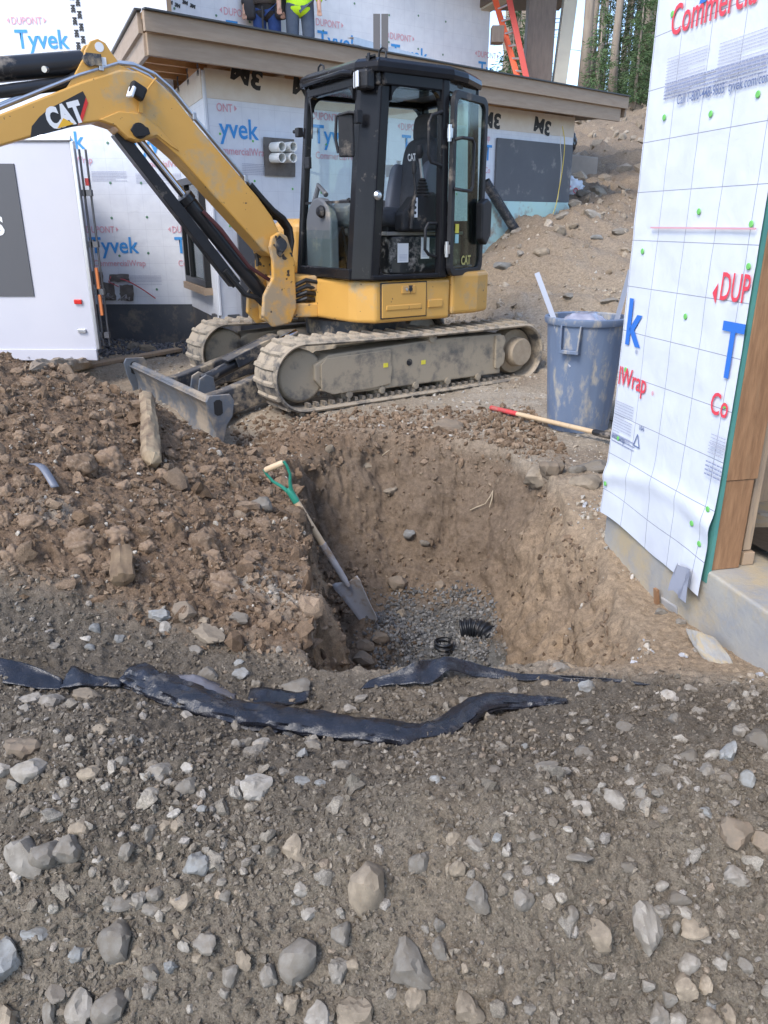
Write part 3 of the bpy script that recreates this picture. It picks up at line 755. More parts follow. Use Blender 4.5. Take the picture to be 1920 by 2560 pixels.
mb = MB(); mb.beam(roof_pt(Aq + rd * .02 + ed * .03, zT - .235), roof_pt(Kpt + rd * .02, zT - .235 + Kz), .04, .17); rpart(mb, 'fascia', M_FASCIA)
mb = MB(); mb.beam(roof_pt(Aq - rd * .03, zT + .012), roof_pt(Kpt - rd * .03, zT + .012 + Kz), .06, .016); rpart(mb, 'drip_edge', M_DRIP, .002)
mb = MB(); mb.beam(roof_pt(Bpt, zT - .13), roof_pt(Bback, zT - .13 + hz(Bback)), .04, .24); rpart(mb, 'fascia', M_FASCIA)
for i in range(6):          # lookouts of the left overhang, parallel to the eave
    t = .12 + i * .17
    p = Apt + ed * (2.6 * t + .12); q = p + rd * (1.0 + .03 * i)
    mb = MB(); mb.beam(roof_pt(p + rd * .05, zT - .15 + hz(p)), roof_pt(q, zT - .15 + hz(p)), .04, .19); rpart(mb, 'rafter', M_RAFT)
L_ab = (Bpt - Apt).length
k = 0
s = 1.05
while s < L_ab - .1:        # rafter tails along the front eave
    p = Apt + rd * s - rn * .05; q = p - rn * 1.2
    mb = MB(); mb.beam(roof_pt(p, zT - .15 + hz(p)), roof_pt(q, zT - .15 + hz(p)), .04, .19); rpart(mb, 'rafter', M_RAFT)
    s += .61
# ---- timber post and beam that carry the upper porch
def post_px(u0, u1, v, d, z0, z1, m, name, depth=.28):
    p0 = at_y(u0, v, d); p1 = at_y(u1, v, d)
    mb = MB(); mb.box(((p0.x + p1.x) / 2, d + depth / 2, (z0 + z1) / 2), (p1.x - p0.x, depth, z1 - z0)); return wpart(mb, name, m, HOUSE, bevel=.006)
post_px(1318, 1386, 100, 13.6, 3.4, 9, M_TIMB, 'post')
p = at_y(1386, 200, 13.7); q = at_y(1425, 0, 13.7)
mb = MB(); mb.beam((p.x + .05, 13.75, 3.0), (q.x + .12, 13.75, 6.2), .2, .2, up=(0, 1, 0)); wpart(mb, 'brace', M_TRIM, HOUSE, bevel=.006)
p0 = W_UP.P(W_UP.len, 4.62, -.1); p1 = at_y(1345, 12, 13.5)
mb = MB(); mb.beam((p0.x - .05, p0.y - .1, 4.75), (p1.x, 13.5, 5.0), .26, .34); wpart(mb, 'beam', M_TIMB, HOUSE, bevel=.006)
mb = MB(); mb.beam((p0.x - .05, p0.y - .1, 4.56), (p1.x, 13.5, 4.81), .22, .03); wpart(mb, 'beam_soffit', M_TRIM, HOUSE)
mb = MB(); mb.box((p1.x - 1.2, 15, 5.35), (4.6, 5, .12)); wpart(mb, 'porch_deck', M_TIMB, HOUSE)

# ------------------------------------------------------------------ near wall with doorway on the right
NB = (1.087, 3.517); ND = (1.264, 2.722)
WN = Wall(NB, ND)
NEAR = thing('wrapped_wall_corner', 'nearest wrapped wall corner with raw lumber doorway and concrete footing on the right', 'wall', (1.087, 3.517, -.2))
zC = .13
inn = -WN.n
Ws = Wall(NB, ND)
# concrete foundation with door sill
mb = MB(); nl = 3.2; th_c = .62
WN.slab(mb, .0, nl, -1.3, zC, -th_c, .0)
FND = wpart(mb, 'concrete_foundation', M_CONC, NEAR, bevel=.012, seg=3)
W_back = Wall(tuple((WN.p0 + inn * 3.2)[:2]), NB)
mb = MB(); W_back.slab(mb, 0, 3.2 - th_c - .003, -1.3, zC - .002, -.3, .0); wpart(mb, 'concrete_foundation', M_CONC, NEAR)
mb = MB(); mb.add([WN.P(.3, zC - .02, -th_c - .003), WN.P(nl, zC - .02, -th_c - .003), WN.P(nl, zC - .02, -3), WN.P(.3, zC - .02, -3), WN.P(.3, zC - .2, -th_c - .003), WN.P(nl, zC - .2, -th_c - .003), WN.P(nl, zC - .2, -3), WN.P(.3, zC - .2, -3)],
       [(0, 1, 2, 3), (7, 6, 5, 4), (0, 4, 5, 1), (1, 5, 6, 2), (2, 6, 7, 3), (3, 7, 4, 0)])
wpart(mb, 'floor_slab', M_CONC, NEAR)
# framing at the door jamb, in two lengths of lumber
jl = WN.len
zs = .50
mb = MB(); WN.slab(mb, jl - .045, jl, zC + .002, zs - .002, -.135, -.014); wpart(mb, 'door_jamb', M_LUM, NEAR, bevel=.002)
mb = MB(); WN.slab(mb, jl - .045, jl + .004, zs, 4.6, -.145, -.014); wpart(mb, 'door_jamb', M_LUM, NEAR, bevel=.002)
mb = MB(); WN.slab(mb, jl - .12, jl - .03, zC + .06, 4.6, -.20, -.165); wpart(mb, 'stud', M_LUMG, NEAR, bevel=.002)
mb = MB(); WN.slab(mb, jl - .25, jl - .015, zC + .002, zC + .055, -.21, -.16); wpart(mb, 'sole_plate', M_LUMG, NEAR, bevel=.002)
mb = MB(); WN.slab(mb, .02, jl - .05, zC + .002, 4.6, -.16, -.022); wpart(mb, 'wall_framing', M_LUMG, NEAR)
mb = MB(); WN.slab(mb, .012, jl + .003, zC - .05, 4.6, -.0125, .003); wpart(mb, 'sheathing', M_GRNEDGE, NEAR)
mb = MB(); W_back.slab(mb, 0, 3.2 - .16, zC, 4.6, -.16, 0); wpart(mb, 'wall_framing', M_LUMG, NEAR)
wrap_sheet(W_back, 0, 3.2, zC - .02, 4.6, M_WRAPN, NEAR, res=.12, off=.012)
def hemfn(a, z):
    t = smooth(.62, .12, z)
    hem = t * (.010 + .012 * np.sin(a * 9 + 1) * smooth(.35, .0, z)) + .020 * np.exp(-((z - .27 - .09 * np.sin(a * 3.2)) / .045) ** 2) * t
    dz = smooth(.35, .05, z) * (.012 * np.sin(a * 11) + .018 * np.sin(a * 4 + 2) - .03 * smooth(.5, .85, a))
    da = np.zeros_like(a)
    return da, dz, hem
wrap_sheet(WN, -.006, jl + .003, .065, 4.6, M_WRAPN, NEAR, off=.012, amp=.006, res=.018, fn=hemfn, sc=2.2)
# torn hanging corner of the wrap and a flap at the far end
def flap(a0, a1, z1, z0, skew, o0):
    rows = []
    for j in range(9):
        t = j / 8; rows.append([WN.P(a0 + (a1 - a0) * i / 6 + skew * t, z1 + (z0 - z1) * t + .008 * math.sin(i * 1.7) * t, o0 + .012 * math.sin(i * 1.3 + 2 * t) + .02 * t) for i in range(7)])
    mb = MB(); mb.grid(rows); wpart(mb, 'torn_wrap_flap', M_WRAPN, NEAR)
flap(jl - .12, jl - .015, .12, .0, .006, .055)
# print on the near wrap
def nput(body, cap, u, v, m, bold=.004, sq=.92, off=.0195):
    a, z = WN.px(u, v); put_print(WN, tm(body, cap, bold, sq), a, z, m, NEAR, off)
M_BLUEN = mat('strong_blue_print', (.03, .16, .56), rough=.6)
M_REDN = mat('strong_red_print', (.72, .06, .09), rough=.6)
nput('Commercia', .105, 1684, 92, M_REDN, .0012, .74, .018)
a, z = WN.px(1768, 8); mb = MB(); mb.add([WN.P(a - .02, z, .0195), WN.P(a + .02, z, .0195), WN.P(a + .05, z + .09, .0195), WN.P(a + .01, z + .09, .0195)], [(0, 1, 2, 3)]); wpart(mb, 'printed_lettering', M_BLUEN, NEAR)
nput('Call 1-800-448-9835  tyvek.com/commercialw', .034, 1702, 262, M_SLATE, .0004, .76)
for (u, v, w, rows) in ((1680, 150, .26, 14), (1812, 112, .34, 14)):
    a, z = WN.px(u, v); fine_print(WN, a, z, w, rows, .0105, NEAR, .0195, hgt=.0032)
a, z = WN.px(1674, 214); fine_print(WN, a, z, .60, 5, .0125, NEAR, .0195, M_GREYP2_, hgt=.0055)
a, z = WN.px(1552, 862); put_print(WN, tm('k', .20, .006, .92), .028, WN.px(1560, 850)[1] - .005, M_BLUEN, NEAR, .0195)
put_print(WN, tm('\u00ae', .02), *WN.px(1597, 884), M_SLATE, NEAR, .0195)
put_print(WN, tm('lWrap', .085, .0012, .80), .012, WN.px(1554, 958)[1], M_REDN, NEAR, .0195)
put_print(WN, tm('\u00ae', .018), *WN.px(1638, 987), M_REDN, NEAR, .0195)
nput('DUP', .10, 1808, 748, M_REDN, .0012, .60, .020)
a, z = WN.px(1797, 738); mb = MB(); mb.add([WN.P(a + .015, z - .03, .0195), WN.P(a + .015, z + .045, .0195), WN.P(a - .012, z + .008, .0195)], [(0, 1, 2)]); wpart(mb, 'printed_arrow', M_REDN, NEAR)
nput('T', .20, 1801, 934, M_BLUEN, .005, .74, .020)
nput('Co', .085, 1784, 1030, M_REDN, .0012, .74, .020)
a, z = WN.px(1545, 1000); fine_print(WN, .012, z, .16, 14, .0125, NEAR, .0195, hgt=.004)
a, z = WN.px(1540, 1072); fine_print(WN, .012, z - .02, .20, 3, .016, NEAR, .0195, M_GREYP2_, hgt=.005)
put_print(WN, tm('ercialwrap', .026, .0005, .8), .008, WN.px(1535, 1090)[1], M_SLATE, NEAR, .0195)
nput('USA', .018, 1607, 1072, M_SLATE, .0006, .9); 
a, z = WN.px(1593, 1112); mb = MB()
for (p, q) in (((0, 0), (.05, 0)), ((.05, 0), (.025, .055)), ((.025, .055), (0, 0))):
    mb.beam(WN.P(a + p[0], z + p[1], .0195), WN.P(a + q[0], z + q[1], .0195), .004, .002, up=WN.n)
wpart(mb, 'printed_triangle', M_SLATE, NEAR)
for (u, v, w, r_, hg, m) in ((1796, 1085, .085, 4, .004, None), (1790, 1105, .09, 4, .004, None), (1782, 1152, .10, 4, .0055, M_GREYP2_)):
    a, z = WN.px(u, v); fine_print(WN, a, z, w, r_, .0125 if hg < .005 else .016, NEAR, .030, m, hgt=hg)
a, z = WN.px(1640, 569); a2, z2 = WN.px(1905, 573)
mb = MB(); mb.beam(WN.P(a, z, .024), WN.P(a2, z, .024), .006, .004, up=WN.n); wpart(mb, 'chalk_line', M_REDF, NEAR)
ncap = cap_me.copy(); ncap.transform(Matrix.Scale(.8, 4))
for (u, v) in ((1691, 36), (1670, 294), (1787, 285), (1906, 236), (1757, 529), (1615, 628), (1882, 666), (1723, 791), (1573, 924), (1822, 1014), (1554, 1095), (1529, 1208), (1782, 1272), (1745, 1307), (1763, 1358), (1889, 560)):
    a, z = WN.px(u, v); share('fastener_cap', ncap, NEAR, WN.P(a, z, .0175 if z > .6 else .012 + float(hemfn(np.array([a]), np.array([z]))[2][0]) + .004) - Vector(NEAR.location), WN.rot)
# inside: black sheet on the floor, dark far wall
rows = [[WN.P(jl - .3 + .3 * i, zC + .012 + .015 * random.random() + (.03 if j == 0 else 0), -.26 - .32 * j) for i in range(9)] for j in range(9)]
mb = MB(); mb.grid(rows); wpart(mb, 'floor_membrane', M_BLKPL, NEAR)
mb = MB(); WN.slab(mb, .2, 3.2, zC, 4.6, -3.2, -3.1); wpart(mb, 'interior_wall', M_LUMG, NEAR)
mb = MB(); WN.slab(mb, .0, 3.2, 3.9, 4.05, -3.1, -.2); wpart(mb, 'interior_ceiling', M_LUMG, NEAR)
mb = MB(); WN.slab(mb, 1.0 + jl, 3.2, zC + .004, 4.6, -.16, 0); wpart(mb, 'wall_framing', M_LUMG, NEAR)
mb = MB(); WN.slab(mb, jl + .006, 1.0 + jl - .004, 2.4, 4.6, -.16, -.02); wpart(mb, 'door_header', M_LUM, NEAR)

# ------------------------------------------------------------------ enclosed trailer on the left
M_TRL = mat('white_trailer_skin', (.56, .555, .60), (.53, .53, .58), 1.5, .25, bump=.04, bscale=3, spec=.5)
M_ALU = mat('bare_aluminium', (.62, .63, .66), None, rough=.3, metal=.8)
M_PANEL = mat('charcoal_vinyl_panel', (.085, .085, .092), None, rough=.45)
dT = 7.25
br = at_y(247, 900, dT); tr = at_y(179, 352, dT)
xr = (br.x + tr.x) / 2 - .0; zb_, zt_ = br.z, tr.z
TR = thing('enclosed_trailer', 'white enclosed cargo trailer with charcoal panel at the left edge', 'trailer', (xr - 1.5, dT + 1.5, 0))
TX = Matrix.Rotation(0, 4, 'Z')
def tp(mb, name, m, **k): return wpart(mb, name, m, TR, **k)
mb = MB(); tpl = [(xr, dT), (xr - 3.2, dT), (xr - 3.2, dT + 2.2), (xr - 1.1, dT + 2.2)]; mb.prism(tpl, zb_ + .02, zt_, 'Z'); tp(mb, 'body', M_TRL, bevel=.02)
mb = MB(); mb.box((xr - 1.6, dT - .006, zb_ + .05), (3.18, .03, .10)); tp(mb, 'bottom_rail', M_TRL, bevel=.003)
mb = MB(); mb.prism([(xr + .01, dT - .02), (xr - 3.22, dT - .02), (xr - 3.22, dT + 2.22), (xr - 1.1, dT + 2.22)], zt_ - .004, zt_ + .045, 'Z'); tp(mb, 'roof', M_ALU, bevel=.01)
mb = MB(); mb.box((xr + .004, dT + .02, (zb_ + zt_) / 2 + .05), (.03, .06, zt_ - zb_ - .1)); tp(mb, 'corner_trim', M_ALU, bevel=.006)
for i, dx in enumerate((.05, .095)):
    mb = MB(); mb.cyl((xr + dx - .012, dT + .06 + .03 * i, zb_ + .12), (xr + dx - .012, dT + .06 + .03 * i, zt_ - .06), .010, 10)
    for t in (.12, .33, .55, .78): mb.box((xr + dx - .02, dT + .06, zb_ + t * (zt_ - zb_)), (.06, .05, .05))
    tp(mb, 'lock_bar', mat('dark_steel_hardware', (.14, .14, .15), None, rough=.4, metal=.6))
mb = MB(); mb.box((xr + .062, dT + .05, zb_ + .33 * (zt_ - zb_)), (.022, .03, .42)); tp(mb, 'orange_strap', mat('orange_webbing', (.62, .19, .06), rough=.7))
mb = MB(); mb.box((xr + .07, dT + .08, zt_ - .32), (.03, .05, .06)); tp(mb, 'red_marker', mat('red_plastic', (.45, .02, .02), rough=.3))
p0 = at_y(0, 420, dT); p1 = at_y(78, 738, dT)
pz0, pz1 = at_y(60, 741, dT).z, at_y(40, 409, dT).z; px1 = at_y(61, 575, dT).x
mb = MB(); mb.box((px1 - .6, dT - .004, (pz0 + pz1) / 2), (1.2, .012, pz1 - pz0)); tp(mb, 'charcoal_panel', M_PANEL, bevel=.002)
me = tm('S', .155, .008, 1.0); sx1 = at_y(14, 580, dT).x; zS = at_y(5, 586, dT).z
me2 = me.copy(); me2.materials.append(mat('white_vinyl', (.8, .8, .8))); o = bpy.data.objects.new('printed_lettering', me2); link(o, TR)
o.location = Vector((sx1 - width_of(me), dT - .014, zS)) - TR.location; o.rotation_euler = (R(90), 0, 0)
for (u, v, w, h, m, nm) in ((196, 754, .07, .042, mat('red_reflector', (.60, .025, .02), rough=.25), 'reflector'), (206, 827, .075, .035, M_ALU, 'trailer_latch')):  # red reflector and, below it, a bare aluminium latch
    p = at_y(u, v, dT); mb = MB(); mb.box((p.x, dT - .012, p.z), (w, .02, h)); tp(mb, nm, m, bevel=.006)
for i in range(6):
    mb = MB(); mb.cyl((xr - .25 - i * .4, dT - .022, zb_ + .03), (xr - .25 - i * .4, dT - .03, zb_ + .03), .008, 8); tp(mb, 'rivet', M_ALU)
for yy in (.5, 2.9):
    for k in (-.4, .4):
        w = MB(); w.lathe([(.0, -.1), (.2, -.1), (.31, -.08), (.33, 0), (.31, .08), (.2, .1), (.0, .1)], (xr - 2.3 + k, dT + yy * .6, .33), 24, 'Y'); tp(w, 'wheel', mat('tyre_rubber', (.02, .02, .02), rough=.8))
mb = MB(); mb.box((xr - 2.1, dT + 1.1, zb_ + .04), (1.9, 1.9, .12)); tp(mb, 'chassis', mat('black_chassis', (.03, .03, .03)))
# ------------------------------------------------------------------ mini excavator (local x forward, y left, z up)
EXC = thing('mini_excavator', 'yellow mini excavator with black cab and open door on muddy tracks', 'excavator', (-.26, 7.27, 0), R(214))
_th = R(34); EXA = Vector((-math.cos(_th), -math.sin(_th), 0)); EXL = Vector((math.sin(_th), -math.cos(_th), 0))
def exy(u, v, y):
    q = at_plane(u, v, EXC.location + EXL * y, EXL) - EXC.location; return (q.dot(EXA), q.z)
MUD = (.34, .27, .185)
M_YEL = mat('cat_yellow_paint', (.60, .33, .078), (.565, .305, .07), 2.0, .36, dirt=(.42, .31, .17), damt=.20, dscale=3.0, bump=.05, bscale=90, speck=(.07, .055, .04), sscale=28, sthr=.70)
M_YELD = mat('muddy_yellow_paint', (.60, .32, .07), (.54, .285, .062), 2.0, .42, dirt=(.36, .27, .17), damt=.34, dscale=4.0, speck=(.045, .035, .028), sscale=11, sthr=.60)
M_CABB = mat('gloss_black_paint', (.012, .012, .014), (.016, .016, .018), 3, .18, dirt=(.16, .14, .12), damt=.03, dscale=5, spec=.14)
M_BPL = mat('black_plastic', (.014, .014, .016), (.022, .022, .024), 6, .5, spec=.3, dirt=(.2, .17, .14), damt=.08, bump=.1, bscale=200)
M_BSTEEL = mat('worn_black_steel', (.030, .033, .040), (.06, .065, .075), 7, .4, metal=.2, dirt=MUD, damt=.26, dscale=5, topdirt=.15)
M_BLADE = mat('worn_blade_steel', (.16, .18, .205), (.09, .10, .12), 4, .42, metal=.35, dirt=(.30, .25, .19), damt=.42, dscale=4, topdirt=.2)
M_CHROME = mat('chrome_rod', (.75, .77, .8), None, rough=.12, metal=1.0)
M_CYL = mat('black_cylinder_paint', (.013, .014, .016), (.02, .02, .022), 5, .28, dirt=(.2, .17, .14), damt=.12, dscale=6)
M_RUB = mat('muddy_rubber', (.075, .070, .066), (.12, .112, .10), 6, .8, dirt=(.38, .31, .225), damt=.50, dscale=6, topdirt=.55, bump=.4, bscale=60)
M_RUBL = mat('rubber_lug', (.16, .14, .115), (.30, .25, .18), 8, .9, dirt=(.38, .31, .225), damt=.5, dscale=9, bump=.5, bscale=50)
M_TFR = mat('muddy_track_frame', (.09, .085, .08), (.13, .118, .10), 5, .7, dirt=(.34, .28, .20), damt=.70, dscale=4.5, topdirt=.6, bump=.35, bscale=40)
M_MUD = mat('caked_mud', (.30, .235, .16), (.37, .295, .21), 14, .95, bump=.8, bscale=45)
M_HOSE = mat('rubber_hose', (.016, .016, .017), None, rough=.5)
M_STEELT = mat('steel_tube_line', (.55, .56, .58), None, rough=.3, metal=.9)
M_SEAT = mat('grey_seat_fabric', (.045, .047, .055), (.06, .062, .07), 20, .9, bump=.3, bscale=300)
M_SEATS = mat('grey_seat_side_vinyl', (.13, .14, .17), None, rough=.6)
M_GREYP2 = mat('grey_console_plastic', (.11, .115, .125), None, rough=.6, dirt=(.3, .26, .21), damt=.2)
M_FLOOR = mat('dusty_cab_floor', (.23, .20, .165), (.30, .26, .21), 8, .9, bump=.3, bscale=40)
M_DECAL = mat('white_decal', (.74, .74, .74), None, rough=.5)
M_DECALY = mat('yellow_decal', (.7, .6, .06), None, rough=.5)
M_LENS = mat('lamp_lens', (.72, .74, .76), None, rough=.12, spec=.8)
M_CGLASS = glass_mat('cab_glass', (.90, .955, .945), .02)
M_DGLASS = glass_mat('dusty_door_glass', (.84, .92, .89), .02, .08)
M_BGRILLE = mat('red_extinguisher', (.5, .03, .03), None, rough=.4)

# ---- tracks
IX, IZ, IRr = 1.03, .275, .275
RX, RZ, RRr = -1.25, .275, .262
def track_path(off=0.0, n=26):
    """closed outline of the belt, offset outward"""
    pts = []
    for k in range(n + 1):
        a = -math.pi / 2 + math.pi * k / n; pts.append((IX + (IRr + off) * math.cos(a), IZ + (IRr + off) * math.sin(a)))
    for k in range(9):
        t = (k + 1) / 10; sag = -.012 * math.sin(math.pi * t)
        pts.append((IX + (RX - IX) * t, (IZ + IRr + off) * (1 - t) + (RZ + RRr + off) * t + sag))
    for k in range(n + 1):
        a = math.pi / 2 + math.pi * k / n; pts.append((RX + (RRr + off) * math.cos(a), RZ + (RRr + off) * math.sin(a)))
    for k in range(9):
        t = (k + 1) / 10; pts.append((RX + (IX - RX) * t, (RZ - RRr - off) * (1 - t) + (IZ - IRr - off) * t))
    return pts
def path_at(pts, s):
    n = len(pts); acc = 0
    for i in range(n):
        p, q = pts[i], pts[(i + 1) % n]; l = math.dist(p, q)
        if acc + l >= s:
            t = (s - acc) / l; return (p[0] + (q[0] - p[0]) * t, p[1] + (q[1] - p[1]) * t), math.atan2(q[1] - p[1], q[0] - p[0])
        acc += l
    return pts[0], 0
lug = MB()
for sy in (-1, 1):
    lug.add([(-.022, 0, 0), (.022, 0, 0), (.034, sy * .175, 0), (-.012, sy * .175, 0), (-.012, 0, .020), (.012, 0, .020), (.022, sy * .165, .020), (-.004, sy * .165, .020)],
            [(3, 2, 1, 0), (4, 5, 6, 7), (0, 1, 5, 4), (1, 2, 6, 5), (2, 3, 7, 6), (3, 0, 4, 7)])
lug_me = lug.mesh('lug')
bm = bmesh.new(); bm.from_mesh(lug_me); bmesh.ops.remove_doubles(bm, verts=bm.verts, dist=1e-4); bm.to_mesh(lug_me); bm.free()
lug_me.materials.append(M_RUBL)
tooth = MB(); tooth.box((0, 0, .018), (.022, .07, .036)); tooth_me = tooth.mesh('guide_tooth'); tooth_me.materials.append(M_RUB)
for sd_ in (1, -1):
    yc = .74 * sd_; y0, y1 = yc - .185, yc + .185
    op, ip = track_path(0), track_path(-.030)
    mb = MB(); n = len(op)
    ed_ = .012
    prof = []
    vs = []
    for (o_, i_) in zip(op, ip):
        cx_, cz_ = (o_[0] + i_[0]) / 2, (o_[1] + i_[1]) / 2
        vs += [(o_[0], y0 + ed_, o_[1]), (o_[0], y1 - ed_, o_[1]), (cx_, y1, cz_), (i_[0], y1 - ed_, i_[1]), (i_[0], y0 + ed_, i_[1]), (cx_, y0, cz_)]
    fs = []
    for i in range(n):
        j = (i + 1) % n
        for k in range(6): fs.append((i * 6 + k, i * 6 + (k + 1) % 6, j * 6 + (k + 1) % 6, j * 6 + k))
    mb.add(vs, fs, True)
    TRK = mb.build('track', M_RUB, EXC)
    tot = sum(math.dist(op[i], op[(i + 1) % n]) for i in range(n)); NL = 52
    for k in range(NL):
        (px_, pz_), an = path_at(op, tot * (k + .3) / NL)
        share('lug', lug_me, TRK, (px_ + math.sin(an) * .001, yc, pz_), (math.pi, -an, 0) if False else Euler((0, 0, 0)), (1, 1, 1)).matrix_local = \
            Matrix.Translation((px_, yc, pz_)) @ Matrix.Rotation(-an, 4, 'Y') @ Matrix.Rotation(math.pi, 4, 'X')
    for k in range(30):
        x_ = IX - .04 - k * .073
        share('guide_tooth', tooth_me, TRK, (x_, yc + .11 * sd_, .030))
    # frame, rollers, idler, sprocket
    mb = MB()
    mb.prism([(-1.02, .10), (.62, .10), (.86, .16), (.93, .24), (.93, .36), (.80, .43), (-.30, .47), (-1.02, .46)], yc - .10, yc + .135 * 1, 'Y') if sd_ > 0 else mb.prism([(-1.02, .10), (.62, .10), (.86, .16), (.93, .24), (.93, .36), (.80, .43), (-.30, .47), (-1.02, .46)], yc - .135, yc + .10, 'Y')
    FRM = mb.build('track_frame', M_TFR, TRK, bevel=.012)
    ys = y1 - .045 if sd_ > 0 else y0 + .045
    mb = MB(); mb.prism([(.88, .16), (.88, .36), (.83, .405), (.22, .425), (.21, .40), (.22, .33), (.20, .28), (.22, .14), (.38, .125), (.78, .115)], yc + .136 * sd_, yc + .150 * sd_, 'Y'); mb.build('cover_plate', M_TFR, TRK, bevel=.004)
    mb = MB(); mb.prism([(-.93, .45), (-1.02, .45), (-1.05, .40), (-1.02, .33), (-1.05, .28), (-1.04, .20), (-.98, .15), (-.94, .16)], yc + .136 * sd_, yc + .160 * sd_, 'Y'); mb.build('cover_plate', M_TFR, TRK, bevel=.004)
    mb = MB(); mb.lathe([(.0, -.10), (.19, -.10), (.21, -.07), (.21, .07), (.19, .10), (0, .10)], (IX, yc, IZ), 28, 'Y'); mb.build('idler', M_TFR, TRK, bevel=.01)
    mb = MB(); mb.lathe([(.0, -.08), (.20, -.08), (.215, 0), (.20, .06), (.135, .075), (.13, .15), (.118, .168), (0, .170)], (RX, yc, RZ), 30, 'Y')
    if sd_ < 0: mb.v = [(p[0], 2 * yc - p[1], p[2]) for p in mb.v]
    mb.build('sprocket', M_MUD, TRK)
    for x_ in (-.75, -.40, -.05, .30, .62):
        mb = MB(); mb.lathe([(0, -.09), (.052, -.09), (.06, -.05), (.06, .05), (.052, .09), (.03, .10), (.03, .145), (0, .148)], (x_, yc, .095), 16, 'Y')
        if sd_ < 0: mb.v = [(p[0], 2 * yc - p[1], p[2]) for p in mb.v]
        mb.build('roller', M_TFR, TRK)
    mb = MB(); mb.lathe([(0, -.05), (.04, -.05), (.04, .15), (0, .152)] , (-.22, yc, .485), 16, 'Y')
    if sd_ < 0: mb.v = [(p[0], 2 * yc - p[1], p[2]) for p in mb.v]
    mb.build('carrier_roller', M_TFR, TRK)
    for (x_, z_) in ((.27, .30), (-.13, .285)):
        mb = MB(); mb.box((x_, yc + (.152 if x_ > 0 else .137) * sd_, z_), (.045, .004, .035)); mb.build('decal', M_DECALY, TRK)
    mb = MB(); mb.lathe([(.0, 0), (.026, 0), (.03, .004), (.0, .005)], (.02, yc + .136 * sd_, .30), 14, 'Y'); mb.build('grease_port', M_BPL, TRK)
    for k in range(26):           # lumps of mud on top of the frame and in the pocket
        pass
# ---- centre frame
mb = MB(); mb.prism([(.55, -.5), (.62, -.2), (.62, .2), (.55, .5), (-.75, .5), (-.75, -.5)], .16, .46, 'Z'); mb.box((.30, 0, .36), (.5, 1.1, .18)); mb.box((-.5, 0, .36), (.4, 1.1, .18))
mb.build('centre_frame', M_TFR, EXC, bevel=.02)
mb = MB(); mb.lathe([(0, .44), (.42, .44), (.46, .47), (.46, .60), (.40, .64), (0, .64)], (0, 0, 0), 36); mb.build('slew_ring', M_BSTEEL, EXC)
# ---- dozer blade with push arms and lift cylinder
BX = 1.80
arc = []
zlo, zhi = -.17, .18
for k in range(9):
    t = k / 8; z_ = zlo + (zhi - zlo) * t; arc.append((BX + .055 * (2 * t - 1) ** 2 - .02 + (.01 if k == 8 else 0), z_))
poly = arc + [(p[0] - .035, p[1]) for p in reversed(arc)]
poly = [(p[0], p[1]) for p in poly]
mb = MB(); mb.prism(poly, -.985, .985, 'Y'); BLD = mb.build('dozer_blade', M_BLADE, EXC, bevel=.006)
mb = MB(); mb.tube([(BX - .01, -.985, zhi), (BX - .01, .985, zhi)], .03, 12); mb.build('top_lip', M_BLADE, BLD)
for sy in (-1, 1):
    mb = MB(); pl = [(BX - .13, .19), (BX - .10, .245), (BX + .06, .25), (BX + .085, .21), (BX + .07, .10), (BX + .03, -.02), (BX + .055, -.20), (BX - .0, -.20), (BX - .06, .02), (BX - .11, .08)]
    mb.prism(pl, sy * .985 - .012, sy * .985 + .012, 'Y'); mb.build('end_plate', M_BLADE, BLD, bevel=.005)
    s_ = MB(); s_.prism([(BX - .035, .115), (BX - .035, .20), (BX - .015, .215), (BX + .01, .215), (BX + .03, .20), (BX + .03, .115), (BX + .01, .10), (BX - .015, .10)], sy * .985 - .0135, sy * .985 + .0135, 'Y'); s_.build('slot', M_HOSE, BLD)
for sy in (-1, 1):
    mb = MB(); mb.prism([(.45, .22), (.45, .38), (.9, .34), (1.55, .16), (BX - .02, .12), (BX - .02, -.10), (1.5, -.04), (.9, .10)], sy * .44 - .055, sy * .44 + .055, 'Y'); mb.build('push_arm', M_BSTEEL, EXC, bevel=.012)
mb = MB(); mb.prism([(1.42, -.5), (BX - .03, -.62), (BX - .03, .62), (1.42, .5)], -.02, .05, 'Z'); mb.build('blade_brace', M_BSTEEL, EXC, bevel=.01)
c0, c1 = Vector((.62, 0, .50)), Vector((1.52, 0, .16))
cd_ = (c1 - c0).normalized()
mb = MB(); mb.tube([c0, c0 + cd_ * .30], .030, 16); mb.build('lift_cylinder_rod', M_CHROME, EXC)
mb = MB(); mb.tube([c0 + cd_ * .24, c1], .052, 18); LC = mb.build('lift_cylinder', M_CYL, EXC)
mb = MB(); mb.beam(c0 + cd_ * .22 + Vector((0, 0, .068)), c1 - cd_ * .22 + Vector((0, 0, .075)), .15, .018, up=(0, 0, 1)); mb.beam(c0 + cd_ * .22 + Vector((0, .08, .03)), c1 - cd_ * .3 + Vector((0, .08, .035)), .014, .10); mb.beam(c0 + cd_ * .22 + Vector((0, -.08, .03)), c1 - cd_ * .3 + Vector((0, -.08, .035)), .014, .10)
mb.build('cylinder_guard', M_BSTEEL, LC, bevel=.005)
for sy in (-1, 1):
    mb = MB(); mb.prism([(1.44, .04), (1.46, .20), (1.52, .23), (1.58, .20), (1.62, .04)], sy * .085 - .012, sy * .085 + .012, 'Y'); mb.build('cylinder_bracket', M_BLADE, EXC, bevel=.005)
